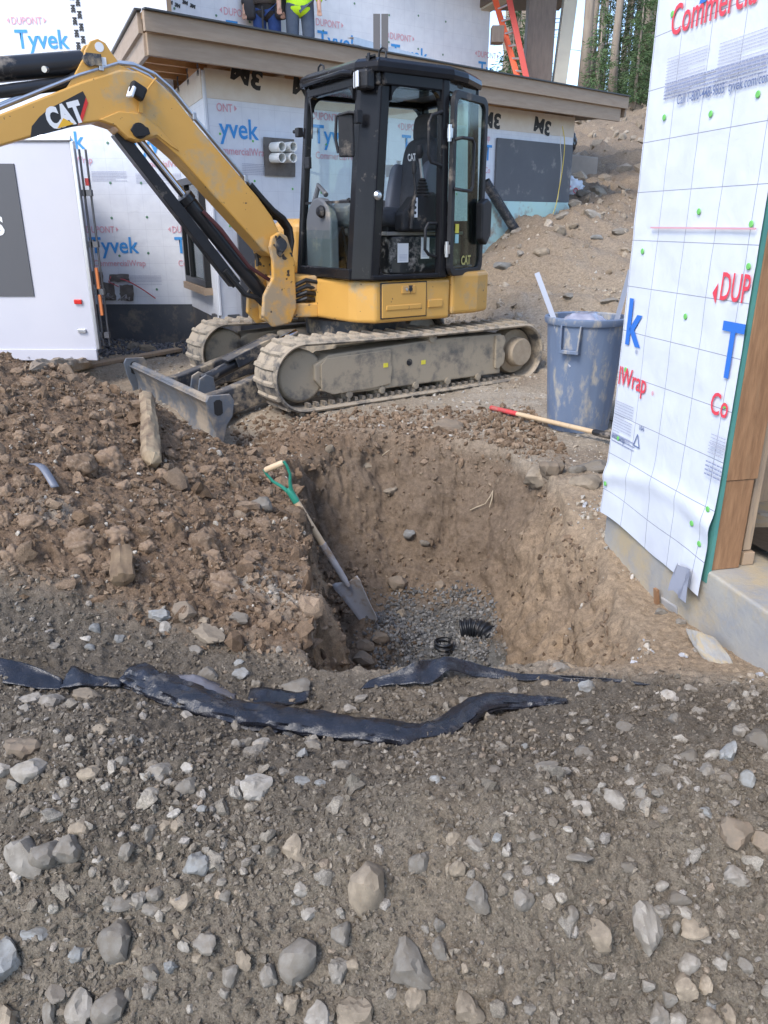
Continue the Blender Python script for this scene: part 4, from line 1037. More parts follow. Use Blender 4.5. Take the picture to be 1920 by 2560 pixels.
# ---- upper body
lowP = [(.52, .07), (.47, .64), (.44, .72), (.34, .85), (-.415, .86), (-.415, -.84), (.30, -.84), (.52, -.6)]
mb = MB(); mb.prism(lowP, .635, .965, 'Z'); BODY = mb.build('body', M_YEL, EXC, bevel=.028, seg=3)
cwP = [(-.425, .865), (-.72, .855), (-.90, .78), (-1.02, .60), (-1.09, .3), (-1.11, 0), (-1.09, -.3), (-1.02, -.6), (-.85, -.8), (-.425, -.84)]
mb = MB(); mb.prism(cwP, .66, 1.01, 'Z'); CWT = mb.build('counterweight', M_YEL, EXC, bevel=.035, seg=3)
def side_panel(name, x0, x1, z0, z1, m, y=.862, t=.012, parent=None, bev=.01):
    mb = MB(); mb.box(((x0 + x1) / 2, y, (z0 + z1) / 2), (abs(x1 - x0), t, z1 - z0)); return mb.build(name, m, parent or BODY, bevel=bev)
side_panel('storage_door', .29, -.155, .675, .945, M_YEL)
side_panel('shadow_gap', .30, -.165, .667, .953, M_HOSE, y=.8565)
side_panel('door_rib', .25, -.10, .735, .775, M_YEL, y=.869, bev=.006)
side_panel('body_rib', -.18, -.33, .735, .80, M_YEL, y=.862, t=.016, bev=.006)
side_panel('handle_recess', .10, -.04, .86, .925, M_YELD, y=.870, bev=.006)
mb = MB(); mb.lathe([(0, 0), (.018, 0), (.018, .008), (0, .008)], (.015, .874, .895), 14, 'Y'); mb.build('lock', M_HOSE, BODY)
mb = MB(); mb.lathe([(0, 0), (.011, 0), (.011, .008), (0, .008)], (.055, .874, .895), 12, 'Y'); mb.build('lock', M_STEELT, BODY)
mb = MB(); mb.prism([(.50, -.20), (.44, -.80), (-.95, -.78), (-.99, -.20)], .97, 1.44, 'Z'); mb.build('side_hood', M_YEL, EXC, bevel=.11, seg=4)
mb = MB(); mb.prism([(-.86, .55), (-.86, -.19), (-1.03, -.19), (-1.03, .4), (-.95, .55)], 1.012, 1.42, 'Z'); mb.build('engine_hood', M_YEL, EXC, bevel=.05, seg=3)
# ---- swing bracket and boom
for z0, z1 in ((.64, .76), (.86, .985)):
    mb = MB(); mb.prism([(.50, .20), (.72, .13), (.84, .10), (.88, 0), (.84, -.10), (.72, -.13), (.50, -.20)], z0, z1, 'Z'); mb.build('pivot_lug', M_YELD, EXC, bevel=.015)
mb = MB(); mb.tube([(.80, 0, .60), (.80, 0, 1.02)], .045, 18); mb.build('swing_pin', M_BSTEEL, EXC)
BY = .0
brk = [(.70, .72), (.76, .60), (.93, .58), (1.02, .68), (1.00, .84), (.91, .98), (.905, 1.12), (.925, 1.22), (.90, 1.30), (.83, 1.335), (.76, 1.30), (.735, 1.22), (.70, 1.10)]
for sy in (-1, 1):
    mb = MB(); mb.prism(brk, BY + sy * .155 - .022, BY + sy * .155 + .022, 'Y'); mb.build('swing_bracket', M_YELD, EXC, bevel=.012)
mb = MB(); mb.box((.84, BY, .72), (.16, .27, .22)); mb.build('swing_bracket_core', M_YELD, EXC, bevel=.02)
mb = MB(); mb.tube([(.83, BY - .2, 1.235), (.83, BY + .2, 1.235)], .05, 18); mb.build('boom_pin', M_BSTEEL, EXC)
mb = MB(); mb.prism([(.79, 1.27), (.80, 1.19), (.85, 1.14), (.87, 1.17), (.87, 1.28), (.84, 1.31)], BY + .178, BY + .196, 'Y'); mb.build('pin_retainer', M_BPL, EXC, bevel=.004)
prof = [(.77, 1.21), (.79, 1.31), (.86, 1.45), (.98, 1.60), (1.45, 2.09), (1.62, 2.28), (1.72, 2.355), (1.84, 2.40), (1.97, 2.40), (2.25, 2.30), (2.80, 2.065), (3.35, 1.73), (3.42, 1.64), (3.36, 1.56), (2.83, 1.875), (2.35, 2.03), (2.16, 2.065), (2.05, 2.04), (1.97, 1.965), (1.90, 1.945), (1.83, 1.965), (1.76, 1.985), (1.68, 1.925), (1.60, 1.86), (1.14, 1.385), (.95, 1.19), (.88, 1.14), (.81, 1.15)]
mb = MB(); mb.prism(prof, BY - .115, BY + .115, 'Y'); BOOM = mb.build('boom', M_YEL, EXC, bevel=.012, seg=2)
def boom_side(mb, name, m, bevel=0.0): return mb.build(name, m, BOOM, bevel=bevel)
yF = BY + .115
for sy in (-1, 1):
    mb = MB(); lug2 = [(2.36, 2.24), (2.27, 2.36), (2.215, 2.44), (2.19, 2.50), (2.15, 2.555), (2.10, 2.575), (2.05, 2.555), (2.015, 2.50), (1.96, 2.43), (1.84, 2.385), (1.9, 2.30), (2.2, 2.25)]
    mb.prism(lug2, BY + sy * .085 - .016, BY + sy * .085 + .016, 'Y'); mb.build('cylinder_lug', M_YEL, BOOM, bevel=.006)
mb = MB(); mb.lathe([(0, 0), (.030, 0), (.030, .003), (0, .003)], (2.095, BY + .1005, 2.525), 18, 'Y'); boom_side(mb, 'lifting_eye', M_DECAL)
mb = MB(); mb.tube([(2.175, BY - .13, 2.44), (2.175, BY + .125, 2.44)], .04, 16); mb.box((2.145, BY + .112, 2.445), (.10, .02, .07)); boom_side(mb, 'rod_pin', M_BSTEEL)
mb = MB(); mb.box((2.075, BY + .104, 2.44), (.03, .006, .05)); boom_side(mb, 'decal', M_DECAL)
mb = MB(); mb.tube([(1.89, BY - .15, 2.02), (1.89, BY + .15, 2.02)], .052, 18); boom_side(mb, 'cylinder_pin', M_BPL)
mb = MB(); mb.prism([(1.93, 2.06), (1.96, 2.02), (1.93, 1.975), (1.86, 1.985), (1.82, 2.0), (1.83, 2.04), (1.87, 2.055)], BY + .15, BY + .168, 'Y'); boom_side(mb, 'pin_retainer', M_BPL, .004)
mb = MB(); mb.prism([(2.16, 2.075), (2.02, 2.135), (1.86, 2.135), (1.74, 2.05), (1.60, 1.90), (1.66, 1.93), (1.76, 2.0), (1.83, 1.975), (1.90, 1.955), (1.97, 1.97), (2.05, 2.045)], yF - .002, yF + .012, 'Y'); boom_side(mb, 'boss_plate', M_YEL, .005)
# steel hydraulic lines along the back of the boom
top = [(1.02, 1.68), (1.43, 2.115), (1.61, 2.315), (1.72, 2.395), (1.86, 2.44), (1.98, 2.44), (2.25, 2.345), (2.80, 2.105), (3.3, 1.80)]
for yy in (.095, .055, -.055, -.095):
    mb = MB(); mb.tube([(p[0], BY + yy, p[1] + (.0 if abs(yy) > .06 else .014)) for p in top], .0125, 8); boom_side(mb, 'hydraulic_line', M_STEELT)
for (x_, z_) in ((2.10, 2.405), (1.455, 2.145), (1.07, 1.73)):
    mb = MB(); mb.box((x_, BY, z_), (.03, .23, .05)); boom_side(mb, 'line_clamp', M_STEELT, .004)
# rubber hoses from the lines down to the body
for k in range(5):
    yy = .10 - k * .045
    mb = MB(); mb.tube([(1.03, BY + yy, 1.69), (.93, BY + yy, 1.585), (.83, BY + yy * .8, 1.50 - .01 * k), (.73, BY + yy * .6, 1.44), (.665, BY + yy * .5, 1.36), (.655, BY + yy * .5, 1.26), (.68, BY + yy * .4, 1.13), (.69, BY + yy * .3, 1.0)], .021, 8); mb.build('hydraulic_hose', M_HOSE, EXC)
for k in range(4):
    mb = MB(); z_ = .92 - .05 * k
    mb.tube([(.46, .20 - .02 * k, z_), (.60, .17, z_ + .03), (.72, .15 - .03 * k, z_ - .02), (.80, .10, z_ - .10)], .018, 8); mb.build('hydraulic_hose', M_HOSE, EXC)
# boom cylinder under the boom
b0, b1 = Vector((1.89, BY, 2.02)), Vector((.90, BY, .80)); bd = (b1 - b0).normalized(); bl = (b1 - b0).length
for yy in (0,):
    mb = MB(); mb.tube([b0, b0 + bd * bl * .42], .030, 16); mb.build('boom_cylinder_rod', M_CHROME, EXC)
    mb = MB(); mb.tube([b0 + bd * bl * .34, b0 + bd * bl * .345, b0 + bd * bl * .38, b0 + bd * bl * .385, b1], [.05, .068, .068, .060, .060], 20); mb.build('boom_cylinder', M_CYL, EXC)
g0 = b0 + Vector((.135, -.03, -.02)); g1 = b0 + bd * bl * .86 + Vector((.15, -.03, -.06))
mb = MB(); mb.beam(g0, g1, .12, .022, up=bd.cross(Vector((0, 1, 0)))); mb.beam(g0 + Vector((-.015, .065, .015)), g1 + Vector((-.015, .065, .015)), .018, .085, up=bd.cross(Vector((0, 1, 0)))); mb.build('cylinder_guard', M_CYL, EXC, bevel=.006)
mb = MB(); q0 = b0 + bd * bl * .46 + Vector((0, .08, .03)); mb.tube([q0, q0 + bd * .2 + Vector((0, .03, .02)), q0 + bd * .55 + Vector((0, .02, .01)), b1 + Vector((-.06, .08, .12)), b1 + Vector((-.10, .05, 0))], .016, 8); mb.build('hydraulic_hose', mat('dark_red_hose', (.07, .02, .022), rough=.5), EXC)
mb = MB(); q0 = b0 + bd * bl * .75 + Vector((.13, .06, -.06)); mb.tube([q0, q0 + bd * .25, b1 + Vector((.12, .06, .02)), b1 + Vector((.02, .05, -.08))], .022, 8); mb.build('hydraulic_hose', M_HOSE, EXC)
# stick cylinder on top of the boom
s0, s1 = Vector((2.175, BY, 2.44)), Vector((3.28, BY, 2.25)); sdv = (s1 - s0).normalized()
mb = MB(); mb.tube([s0, s0 + sdv * .02, s0 + sdv * .06, s0 + sdv * .85], [.055, .076, .076, .076], 20); mb.build('stick_cylinder', M_CYL, EXC)
mb = MB(); mb.tube([s0 + sdv * .8, s1], .032, 14); mb.build('stick_cylinder_rod', M_CHROME, EXC)
mb = MB(); mb.tube([s0 + Vector((.0, .05, -.05)), s0 + sdv * .15 + Vector((0, .05, -.12)), s0 + sdv * .5 + Vector((0, .05, -.13)), s0 + sdv * .9 + Vector((0, .05, -.14))], [.03, .042, .042, .03], 12); mb.build('hydraulic_hose', M_CYL, EXC)
mb = MB(); mb.tube([s0 + sdv * .28 + Vector((0, .065, -.03)), s0 + sdv * .30 + Vector((0, .085, -.03))], .02, 12); mb.build('fitting', M_STEELT, EXC)
# stick and bucket hanging beyond the picture's left edge
mb = MB(); mb.prism([(3.22, 2.20), (3.32, 2.22), (3.48, 1.70), (3.86, .72), (3.80, .60), (3.70, .62), (3.30, 1.55), (3.24, 1.75)], BY - .09, BY + .09, 'Y'); mb.build('stick', M_YEL, EXC, bevel=.01)
mb = MB(); mb.prism([(3.80, .66), (3.98, .58), (4.02, .40), (3.92, .16), (3.70, .04), (3.46, .06), (3.42, .12), (3.62, .20), (3.70, .40)], BY - .23, BY + .23, 'Y'); mb.build('bucket', M_BSTEEL, EXC, bevel=.01)
# work lamp on the boom
lx, lz = exy(342, 228, .16)
mb = MB(); mb.box((lx, yF + .055, lz), (.11, .07, .095), (0, -.5, 0)); LAMP = boom_side(mb, 'work_lamp', M_BPL, .016)
mb = MB(); mb.box((lx + .05, yF + .075, lz - .012), (.025, .062, .078), (0, -.5, .35)); mb.build('lens', M_LENS, LAMP, bevel=.008)
mb = MB(); mb.beam((lx - .03, yF + .02, lz - .05), (lx - .02, yF + .02, lz - .13), .03, .014, up=(0, 1, 0)); mb.tube([(lx - .06, yF + .05, lz), (lx - .10, yF + .03, lz + .04), (lx - .16, yF + .01, lz + .10)], .006, 6); mb.build('bracket', M_YELD, LAMP)
# lettering panel on the boom
dq = [(180, 815), (188, 748), (235, 690), (290, 645), (490, 540), (508, 575), (462, 738), (455, 745)]
mb = MB(); mb.prism([exy(x / 2.37, y / 2.37, yF) for x, y in dq], yF + .0005, yF + .003, 'Y'); boom_side(mb, 'decal_panel', M_BLK)
mb = MB(); mb.prism([exy(x / 2.37, y / 2.37, yF) for x, y in ((508, 578), (521, 610), (487, 722), (462, 738))], yF + .0005, yF + .0036, 'Y'); boom_side(mb, 'decal_stripe', mat('red_decal', (.6, .03, .025), rough=.4))
def side_text(body, cap, x, y, z, slope, m, parent, bold=.004, sq=1.0, name='printed_lettering'):
    me = tm(body, cap, bold, sq).copy(); me.materials.clear(); me.materials.append(m)
    o = bpy.data.objects.new(name, me); link(o, parent)
    xd = Vector((-math.cos(slope), 0, math.sin(slope))); zd = Vector((math.sin(slope), 0, math.cos(slope)))
    Mx = Matrix((xd, zd, Vector((0, 1, 0)))).transposed(); o.matrix_local = Matrix.Translation((x, y, z)) @ Mx.to_4x4(); return o
p0 = exy(300 / 2.37, 765 / 2.37, yF); p1 = exy(440 / 2.37, 728 / 2.37, yF)
sl = math.atan2(p1[1] - p0[1], -(p1[0] - p0[0]))
side_text('CAT', .125, p0[0], yF + .005, p0[1], sl, M_DECAL, BOOM, .010, .72)
tri = [exy(x / 2.37, y / 2.37, yF) for x, y in ((338, 762), (374, 700), (438, 735))]
mb = MB(); mb.prism(tri, yF + .0052, yF + .0068, 'Y'); boom_side(mb, 'decal_triangle', mat('decal_yellow', (.75, .42, .03), rough=.45))

# ---- cab
cb = dict(a=(.50, -.10), b=(.50, .74), c=(.395, .86), d=(-.30, .865), e=(-.85, .62), f=(-.85, -.10))
ct = dict(a=(.37, -.08), b=(.37, .72), c=(.275, .845), d=(-.30, .85), e=(-.80, .61), f=(-.80, -.08))
Z0, Z1 = .975, 2.44
def V3(d, k, z):
    t = (z - Z0) / (Z1 - Z0); return Vector((cb[k][0] * (1 - t) + ct[k][0] * t, cb[k][1] * (1 - t) + ct[k][1] * t, z))
cv = lambda k, z: V3(None, k, z)
mb = MB()
for k, w in (('a', .06), ('e', .07), ('f', .07), ('d', .075)): mb.beam(cv(k, Z0), cv(k, Z1), w, w, up=(1, 0, 0))
def strip(mb, k0, k1, z0, z1, t=.045, e0=0.0, e1=0.0):
    p, q = cv(k0, (z0 + z1) / 2), cv(k1, (z0 + z1) / 2); d = (q - p).normalized(); mb.beam(p + d * e0, q - d * e1, t, z1 - z0)
# front left corner post: wide folded panel between the windscreen and the door
for (k0, k1) in (('b', 'c'),):
    m_ = []
    for z in (Z0, Z1):
        p, q = cv(k0, z), cv(k1, z); p2 = p + Vector((.0, -.085, 0)); q2 = q + Vector((-.085, 0, 0))
        m_.append([p2, p, q, q2, q2 + Vector((.0, -.05, 0)), p2 + Vector((-.05, .02, 0))])
    n = 6; mb.add(m_[0] + m_[1], [tuple(range(n)), tuple(range(2 * n - 1, n - 1, -1))] + [(i, (i + 1) % n, n + (i + 1) % n, n + i) for i in range(n)])
# sills and headers
strip(mb, 'a', 'b', Z0, 1.06); strip(mb, 'c', 'd', Z0, 1.015, .05); strip(mb, 'd', 'e', Z0, 1.06); strip(mb, 'e', 'f', Z0, 1.42); strip(mb, 'f', 'a', Z0, 1.46)
for k0, k1 in (('a', 'b'), ('b', 'c'), ('c', 'd'), ('d', 'e'), ('e', 'f'), ('f', 'a')): strip(mb, k0, k1, 2.355, Z1 + .01, .06)
CAB = mb.build('cab_frame', M_CABB, EXC, bevel=.012)
# corner fillets of the openings
def fillet(p, d1, d2, r, nrm, t=.05):
    """rounded inside corner at p, arms along d1, d2"""
    d1, d2, nrm = Vector(d1).normalized(), Vector(d2).normalized(), Vector(nrm).normalized()
    pts = [p]; c = p + d1 * r + d2 * r
    for k in range(7):
        a = math.pi / 2 * k / 6; pts.append(c - d1 * r * math.sin(a) - d2 * r * math.cos(a))
    pts = [pts[0]] + pts[1:]
    m = MB(); n = len(pts); m.add([q + nrm * t / 2 for q in pts] + [q - nrm * t / 2 for q in pts], [tuple(range(n)), tuple(range(2 * n - 1, n - 1, -1))] + [(i, (i + 1) % n, n + (i + 1) % n, n + i) for i in range(n)])
    return m.build('corner_fillet', M_CABB, CAB)
sideN = Vector((0, 1, 0)); frN = Vector((1, 0, .09))
fillet(cv('c', 2.36) + Vector((-.085, -.01, 0)), (-1, 0, 0), (.0, 0, -1), .10, sideN)
fillet(cv('d', 2.36) + Vector((.035, -.01, 0)), (1, 0, 0), (0, 0, -1), .10, sideN)
fillet(cv('c', 1.01) + Vector((-.085, -.01, 0)), (-1, 0, 0), (0, 0, 1), .06, sideN)
fillet(cv('b', 2.36) + Vector((0, -.085, 0)), (0, -1, 0), (0, 0, -1), .09, frN)
fillet(cv('a', 2.36) + Vector((0, .03, 0)), (0, 1, 0), (0, 0, -1), .09, frN)
fillet(cv('a', 2.36) + Vector((-.03, 0, 0)), (-1, 0, 0), (0, 0, -1), .10, sideN); fillet(cv('f', 2.36) + Vector((.035, 0, 0)), (1, 0, 0), (0, 0, -1), .10, sideN)
# roof
rp = [(.43, -.13), (.43, .72), (.335, .885), (-.36, .90), (-.56, .83), (-.86, .64), (-.86, -.13)]
mb = MB(); n = len(rp); cx0, cy0 = -.2, .36
def sc(p, f): return (cx0 + (p[0] - cx0) * f, cy0 + (p[1] - cy0) * f)
lay = [(1.0, 2.435), (1.01, 2.47), (1.0, 2.505), (.93, 2.535), (.75, 2.548)]
vs = []
for f_, z_ in lay: vs += [(*sc(p, f_), z_) for p in rp]
fs = [tuple(range(n - 1, -1, -1)), tuple((len(lay) - 1) * n + k for k in range(n))]
for l in range(len(lay) - 1):
    for k in range(n): fs.append((l * n + k, l * n + (k + 1) % n, (l + 1) * n + (k + 1) % n, (l + 1) * n + k))
mb.add(vs, fs); mb.build('cab_roof', M_CABB, EXC, bevel=.008)
mb = MB(); mb.tube([(.42, -.05, 2.44), (.46, 0, 2.45), (.46, .60, 2.45), (.42, .68, 2.44)], .022, 10); mb.build('roof_rail', M_CABB, EXC)
# headliner
mb = MB(); mb.prism([sc(p, .9) for p in rp], 2.405, 2.434, 'Z'); mb.build('headliner', M_BPL, EXC)
# glazing
def pane(k0, k1, z0, z1, m, name='pane', e0=.03, e1=.03, off=0.0):
    p, q = cv(k0, z0), cv(k1, z0); p2, q2 = cv(k0, z1), cv(k1, z1); d = (q - p).normalized()
    mb = MB(); mb.add([p + d * e0, q - d * e1, q2 - d * e1, p2 + d * e0], [(0, 1, 2, 3)]); return mb.build(name, m, CAB, solid=.006)
pane('a', 'b', 1.06, 1.56, M_CGLASS, 'lower_windscreen', .03, .08)
pane('f', 'a', 1.46, 2.36, M_CGLASS, 'side_window'); pane('e', 'f', 1.42, 2.36, M_CGLASS, 'rear_window'); pane('d', 'e', 1.06, 2.36, M_DGLASS, 'corner_window', .04, .04)
# window seal bar along lower screen
p, q = cv('a', 1.56), cv('b', 1.56)
mb = MB(); mb.beam(p + Vector((0, .03, 0)), q - Vector((0, .08, 0)), .014, .02); mb.build('window_seal', M_BPL, CAB)
# headroom: folded windscreen overhead
mb = MB(); mb.box((-.05, .32, 2.385), (.70, .70, .02)); mb.build('stowed_windscreen', M_CGLASS, CAB)
# cab interior
mb = MB(); mb.prism([(cb[k][0] * .97 - .005, cb[k][1] * .97 + .008) for k in 'abcdef'], .985, 1.0, 'Z'); mb.build('cab_floor', M_FLOOR, EXC)
mb = MB(); mb.prism([(.06, .12), (.06, .64), (-.02, .70), (-.70, .64), (-.70, .05), (.0, .05)], 1.0, 1.30, 'Z'); SB = mb.build('seat_base', mat('scuffed_black_box', (.012, .012, .013), None, rough=.35, dirt=(.3, .27, .24), damt=.22, dscale=9), EXC, bevel=.015)
mb = MB(); mb.prism([(.10, .10), (.10, .66), (-.70, .66), (-.70, .10)], 1.305, 1.335, 'Z'); mb.build('seat_shelf', mat('pale_dusty_shelf', (.26, .24, .21), rough=.8), EXC, bevel=.006)
mb = MB(); mb.box((-.18, .36, 1.36), (.42, .40, .05)); mb.build('seat_rail', M_BPL, EXC, bevel=.01)
def soft(name, c, size, m, rot=(0, 0, 0), parent=None, lv=3, pinch=.25):
    mb = MB(); nn = 6
    bmx = bmesh.new(); bmesh.ops.create_cube(bmx, size=1.0); bmesh.ops.subdivide_edges(bmx, edges=bmx.edges, cuts=2, use_grid_fill=True)
    for v in bmx.verts:
        x, y, z = v.co * 2; k = 1 - pinch * .22 * ((x * x) * (y * y) + (x * x) * (z * z) + (y * y) * (z * z)); v.co = Vector((x * k * size[0] / 2, y * k * size[1] / 2, z * k * size[2] / 2))
    me = bpy.data.meshes.new(name); bmx.to_mesh(me); bmx.free(); me.polygons.foreach_set('use_smooth', [True] * len(me.polygons)); me.materials.append(m)
    o = bpy.data.objects.new(name, me); link(o, parent or EXC); o.location = c; o.rotation_euler = rot
    md = o.modifiers.new('s', 'SUBSURF'); md.levels = 2; md.render_levels = 2; return o
soft('seat_cushion', (-.16, .38, 1.44), (.58, .54, .17), M_SEAT, (0, -.06, 0))
BK = soft('backrest', (-.46, .36, 1.76), (.17, .50, .66), M_SEAT, (0, -.12, 0))
for sy in (-1, 1): soft('seat_bolster', (-.37, .36 + sy * .235, 1.66), (.20, .10, .46), M_SEATS, (0, -.2, 0))
soft('headrest', (-.52, .36, 2.15), (.12, .33, .24), M_SEAT, (0, -.08, 0))
me = tm('CAT', .055, .003, .8).copy(); me.materials.clear(); me.materials.append(M_DECAL)
o = bpy.data.objects.new('printed_lettering', me); link(o, EXC); Mx = Matrix((Vector((0, 1, 0)), Vector((.12, 0, 1)).normalized(), Vector((1, 0, -.12)).normalized())).transposed()
o.matrix_local = Matrix.Translation((-.358, .30, 1.90)) @ Mx.to_4x4()
# left console with joystick
mb = MB(); mb.prism([(.02, 1.34), (-.42, 1.34), (-.48, 1.56), (-.30, 1.64), (-.10, 1.60), (.02, 1.48)], .64, .76, 'Y'); CON = mb.build('armrest_console', M_BPL, EXC, bevel=.02)
mb = MB()
for i in range(6): mb.lathe([(.062 - i * .007, 1.60 + i * .024), (.068 - i * .007, 1.612 + i * .024), (.055 - i * .007, 1.624 + i * .024)], (-.22, .70, 0), 16)
mb.build('lever_boot', M_HOSE, CON)
mb = MB(); mb.tube([(-.22, .70, 1.72), (-.20, .70, 1.84), (-.19, .70, 1.90)], [.014, .012, .014], 10); mb.build('joystick', M_STEELT, CON)
mb = MB(); mb.lathe([(0, 1.885), (.02, 1.89), (.032, 1.92), (.034, 1.96), (.026, 1.985), (0, 1.99)], (-.185, .70, 0), 14); mb.build('joystick_knob', M_BPL, CON)
mb = MB(); mb.tube([(-.06, .77, 1.36), (-.07, .775, 1.50), (-.09, .78, 1.66), (-.075, .78, 1.78)], [.02, .016, .014, .012], 10); mb.lathe([(0, 1.76), (.018, 1.77), (.022, 1.82), (.016, 1.86), (0, 1.865)], (-.075, .78, 0), 12); mb.build('safety_lever', M_BPL, CON)
mb = MB(); mb.box((-.10, .765, 1.52), (.05, .006, .15)); DC = mb.build('decal', M_DECAL, CON)
for (z_) in (1.48, 1.52, 1.56):
    mb = MB(); mb.lathe([(0, 0), (.012, 0), (.012, .002), (0, .002)], (-.10, .7685, z_), 10, 'Y'); mb.build('printed_symbol', M_BLK, DC)
mb = MB(); mb.prism([(.10, 1.30), (-.45, 1.30), (-.45, 1.58), (-.15, 1.60), (.10, 1.45)], -.04, .08, 'Y'); mb.build('armrest_console', M_GREYP2, EXC, bevel=.02)
mb = MB(); mb.prism([(.12, 1.36), (.30, 1.36), (.34, 1.52), (.22, 1.60), (.08, 1.50)], .12, .42, 'Y'); mb.build('front_console', M_GREYP2, EXC, bevel=.03)
# rounded dash cowl behind the windscreen with a dark knob
mb = MB(); pts = [(-.02 + .0, 1.04)] + [(.19 - .21 * math.cos(math.pi * k / 12), 1.36 + .24 * math.sin(math.pi * k / 12)) for k in range(13)] + [(.40, 1.04)]
mb.prism([(p[0] - .02, p[1]) for p in pts], .39, .47, 'X'); mb.build('dash_cowl', M_GREYP2, EXC, bevel=.015)
mb = MB(); mb.lathe([(0, .47), (.045, .47), (.05, .49), (.035, .515), (0, .52)], (0, .26, 1.49), 18, 'X'); mb.build('dash_knob', M_BPL, EXC)
mb = MB(); mb.tube([(.44, .0, 1.46), (.40, .08, 1.70), (.40, .20, 1.62)], .022, 8); mb.build('dash_bracket', M_GREYP2, EXC)
for yy in (.30, .38):
    mb = MB(); mb.tube([(.25, yy, 1.0), (.30, yy, 1.35), (.24, yy, 1.55)], .010, 8); mb.lathe([(0, 0), (.02, .01), (.02, .06), (0, .07)], (.24, yy, 1.53), 10); mb.build('travel_lever', M_BPL, EXC)
# decals on the seat base, facing the door
for (u, v, w, h) in ((1002, 632, .115, .15), (1061, 620, .09, .17)):
    x_, z_ = exy(u, v, .672); mb = MB(); yd_ = .70 - .088 * (-.02 - x_) + .004; mb.box((x_, yd_, z_), (w, .006, h), (0, 0, .088)); DL = mb.build('decal', M_DECAL, SB)
    for i in range(5):
        l = MB(); l.box((x_, yd_ + .0035, z_ - h * .38 + i * h * .07), (w * .7, .002, h * .02), (0, 0, .088)); l.build('printed_line', M_GREYP, DL)
mb = MB(); mb.tube([(-.72, .0, 1.9), (-.72, .0, 2.1)], .04, 12); mb.build('fire_extinguisher', M_BGRILLE, EXC)
for (u, v, w, h, m) in ((950, 410, .10, .075, M_DECAL), (950, 380, .06, .05, M_DECAL), (975, 428, .14, .10, M_DECAL), (995, 420, .05, .12, M_DECAL), (1007, 428, .045, .11, M_DECALY)):
    x_, z_ = exy(u, v, -.085); mb = MB(); mb.box((x_, -.075, z_), (w * .8, .003, h)); mb.build('window_decal', m, EXC)
# ---- open door folded back along the cab
hx, hy = -.315, .915
dd = Vector((-.92, -.39, 0)).normalized(); dn = Vector((dd.y, -dd.x, 0)) * -1
dn = Vector((-.39, .92, 0)).normalized()
DW, DZ0, DZ1 = .60, .985, 2.37
def dp(s, z, o=0.0): return Vector((hx, hy, 0)) + dd * s + dn * o + Vector((0, 0, z))
mb = MB()
rr = .09
outer = []
for (cx_, cz_, a0) in ((DW - rr, DZ1 - rr, 0), (rr, DZ1 - rr, 90), (rr, DZ0 + rr, 180), (DW - rr, DZ0 + rr, 270)):
    for k in range(7): a = R(a0 + 15 * k); outer.append((cx_ + rr * math.cos(a), cz_ + rr * math.sin(a)))
inset = .055; inner = []
r2 = .06
for (cx_, cz_, a0) in ((DW - inset - r2, DZ1 - inset - r2, 0), (inset + r2, DZ1 - inset - r2, 90), (inset + r2, DZ0 + inset + r2, 180), (DW - inset - r2, DZ0 + inset + r2, 270)):
    for k in range(7): a = R(a0 + 15 * k); inner.append((cx_ + r2 * math.cos(a), cz_ + r2 * math.sin(a)))
n = len(outer); vs = []
for o_ in (.0, .04): vs += [dp(p[0], p[1], o_) for p in outer] + [dp(p[0], p[1], o_) for p in inner]
fs = []
for i in range(n):
    j = (i + 1) % n
    fs += [(i, j, n + j, n + i), (2 * n + i, 3 * n + i, 3 * n + j, 2 * n + j), (i, 2 * n + i, 2 * n + j, j), (n + i, n + j, 3 * n + j, 3 * n + i)]
mb.add(vs, fs); DOOR = mb.build('cab_door', M_BPL, EXC, bevel=.006)
mb = MB(); mb.add([dp(p[0], p[1], .02) for p in inner], [tuple(range(n))]); mb.build('door_glass', M_DGLASS, DOOR, solid=.005)
mb = MB(); mb.tube([dp(.03, 2.02, .04), dp(.05, 2.03, .09), dp(.20, 2.03, .10), dp(.235, 2.0, .10), dp(.235, 1.68, .10), dp(.20, 1.645, .10), dp(.05, 1.65, .09), dp(.03, 1.66, .04)], .0135, 10); mb.build('grab_handle', M_BPL, DOOR)
mb = MB(); mb.prism([(DW - .16, 1.56), (DW - .05, 1.60), (DW + .03, 1.56), (DW + .03, 1.30), (DW - .05, 1.22), (DW - .14, 1.27)], 0, .07, 'Z')
mb.v = [tuple(dp(p[0], p[1], .03 + p[2])) for p in mb.v]; mb.build('door_latch', M_BPL, DOOR, bevel=.015)
for z_ in (2.06, 1.20):
    mb = MB(); mb.tube([dp(-.03, z_ - .06, .02), dp(-.03, z_ + .06, .02)], .016, 10); mb.box(tuple(dp(.0, z_, .02)), (.08, .03, .07), (0, 0, math.atan2(dd.y, dd.x))); mb.build('hinge', M_STEELT, DOOR)
for (s_, z_, m) in ((.13, 1.36, M_DECALY), (.13, 1.28, mat('cyan_decal', (.35, .6, .6)))):
    mb = MB(); mb.box(tuple(dp(s_, z_, .026)), (.06, .004, .07), (0, 0, math.atan2(dd.y, dd.x))); mb.build('decal', m, DOOR)
me = tm('CAT', .075, .003, .85).copy(); me.materials.clear(); me.materials.append(mat('dim_yellow_reflection', (.45, .40, .12))); o = bpy.data.objects.new('printed_lettering', me); link(o, DOOR)  # dim yellow letters paint the yellow reflection in the door glass
o.matrix_local = Matrix.Translation(dp(.22, 1.07, .027)) @ Matrix((dd, Vector((0, 0, 1)), dn)).transposed().to_4x4()
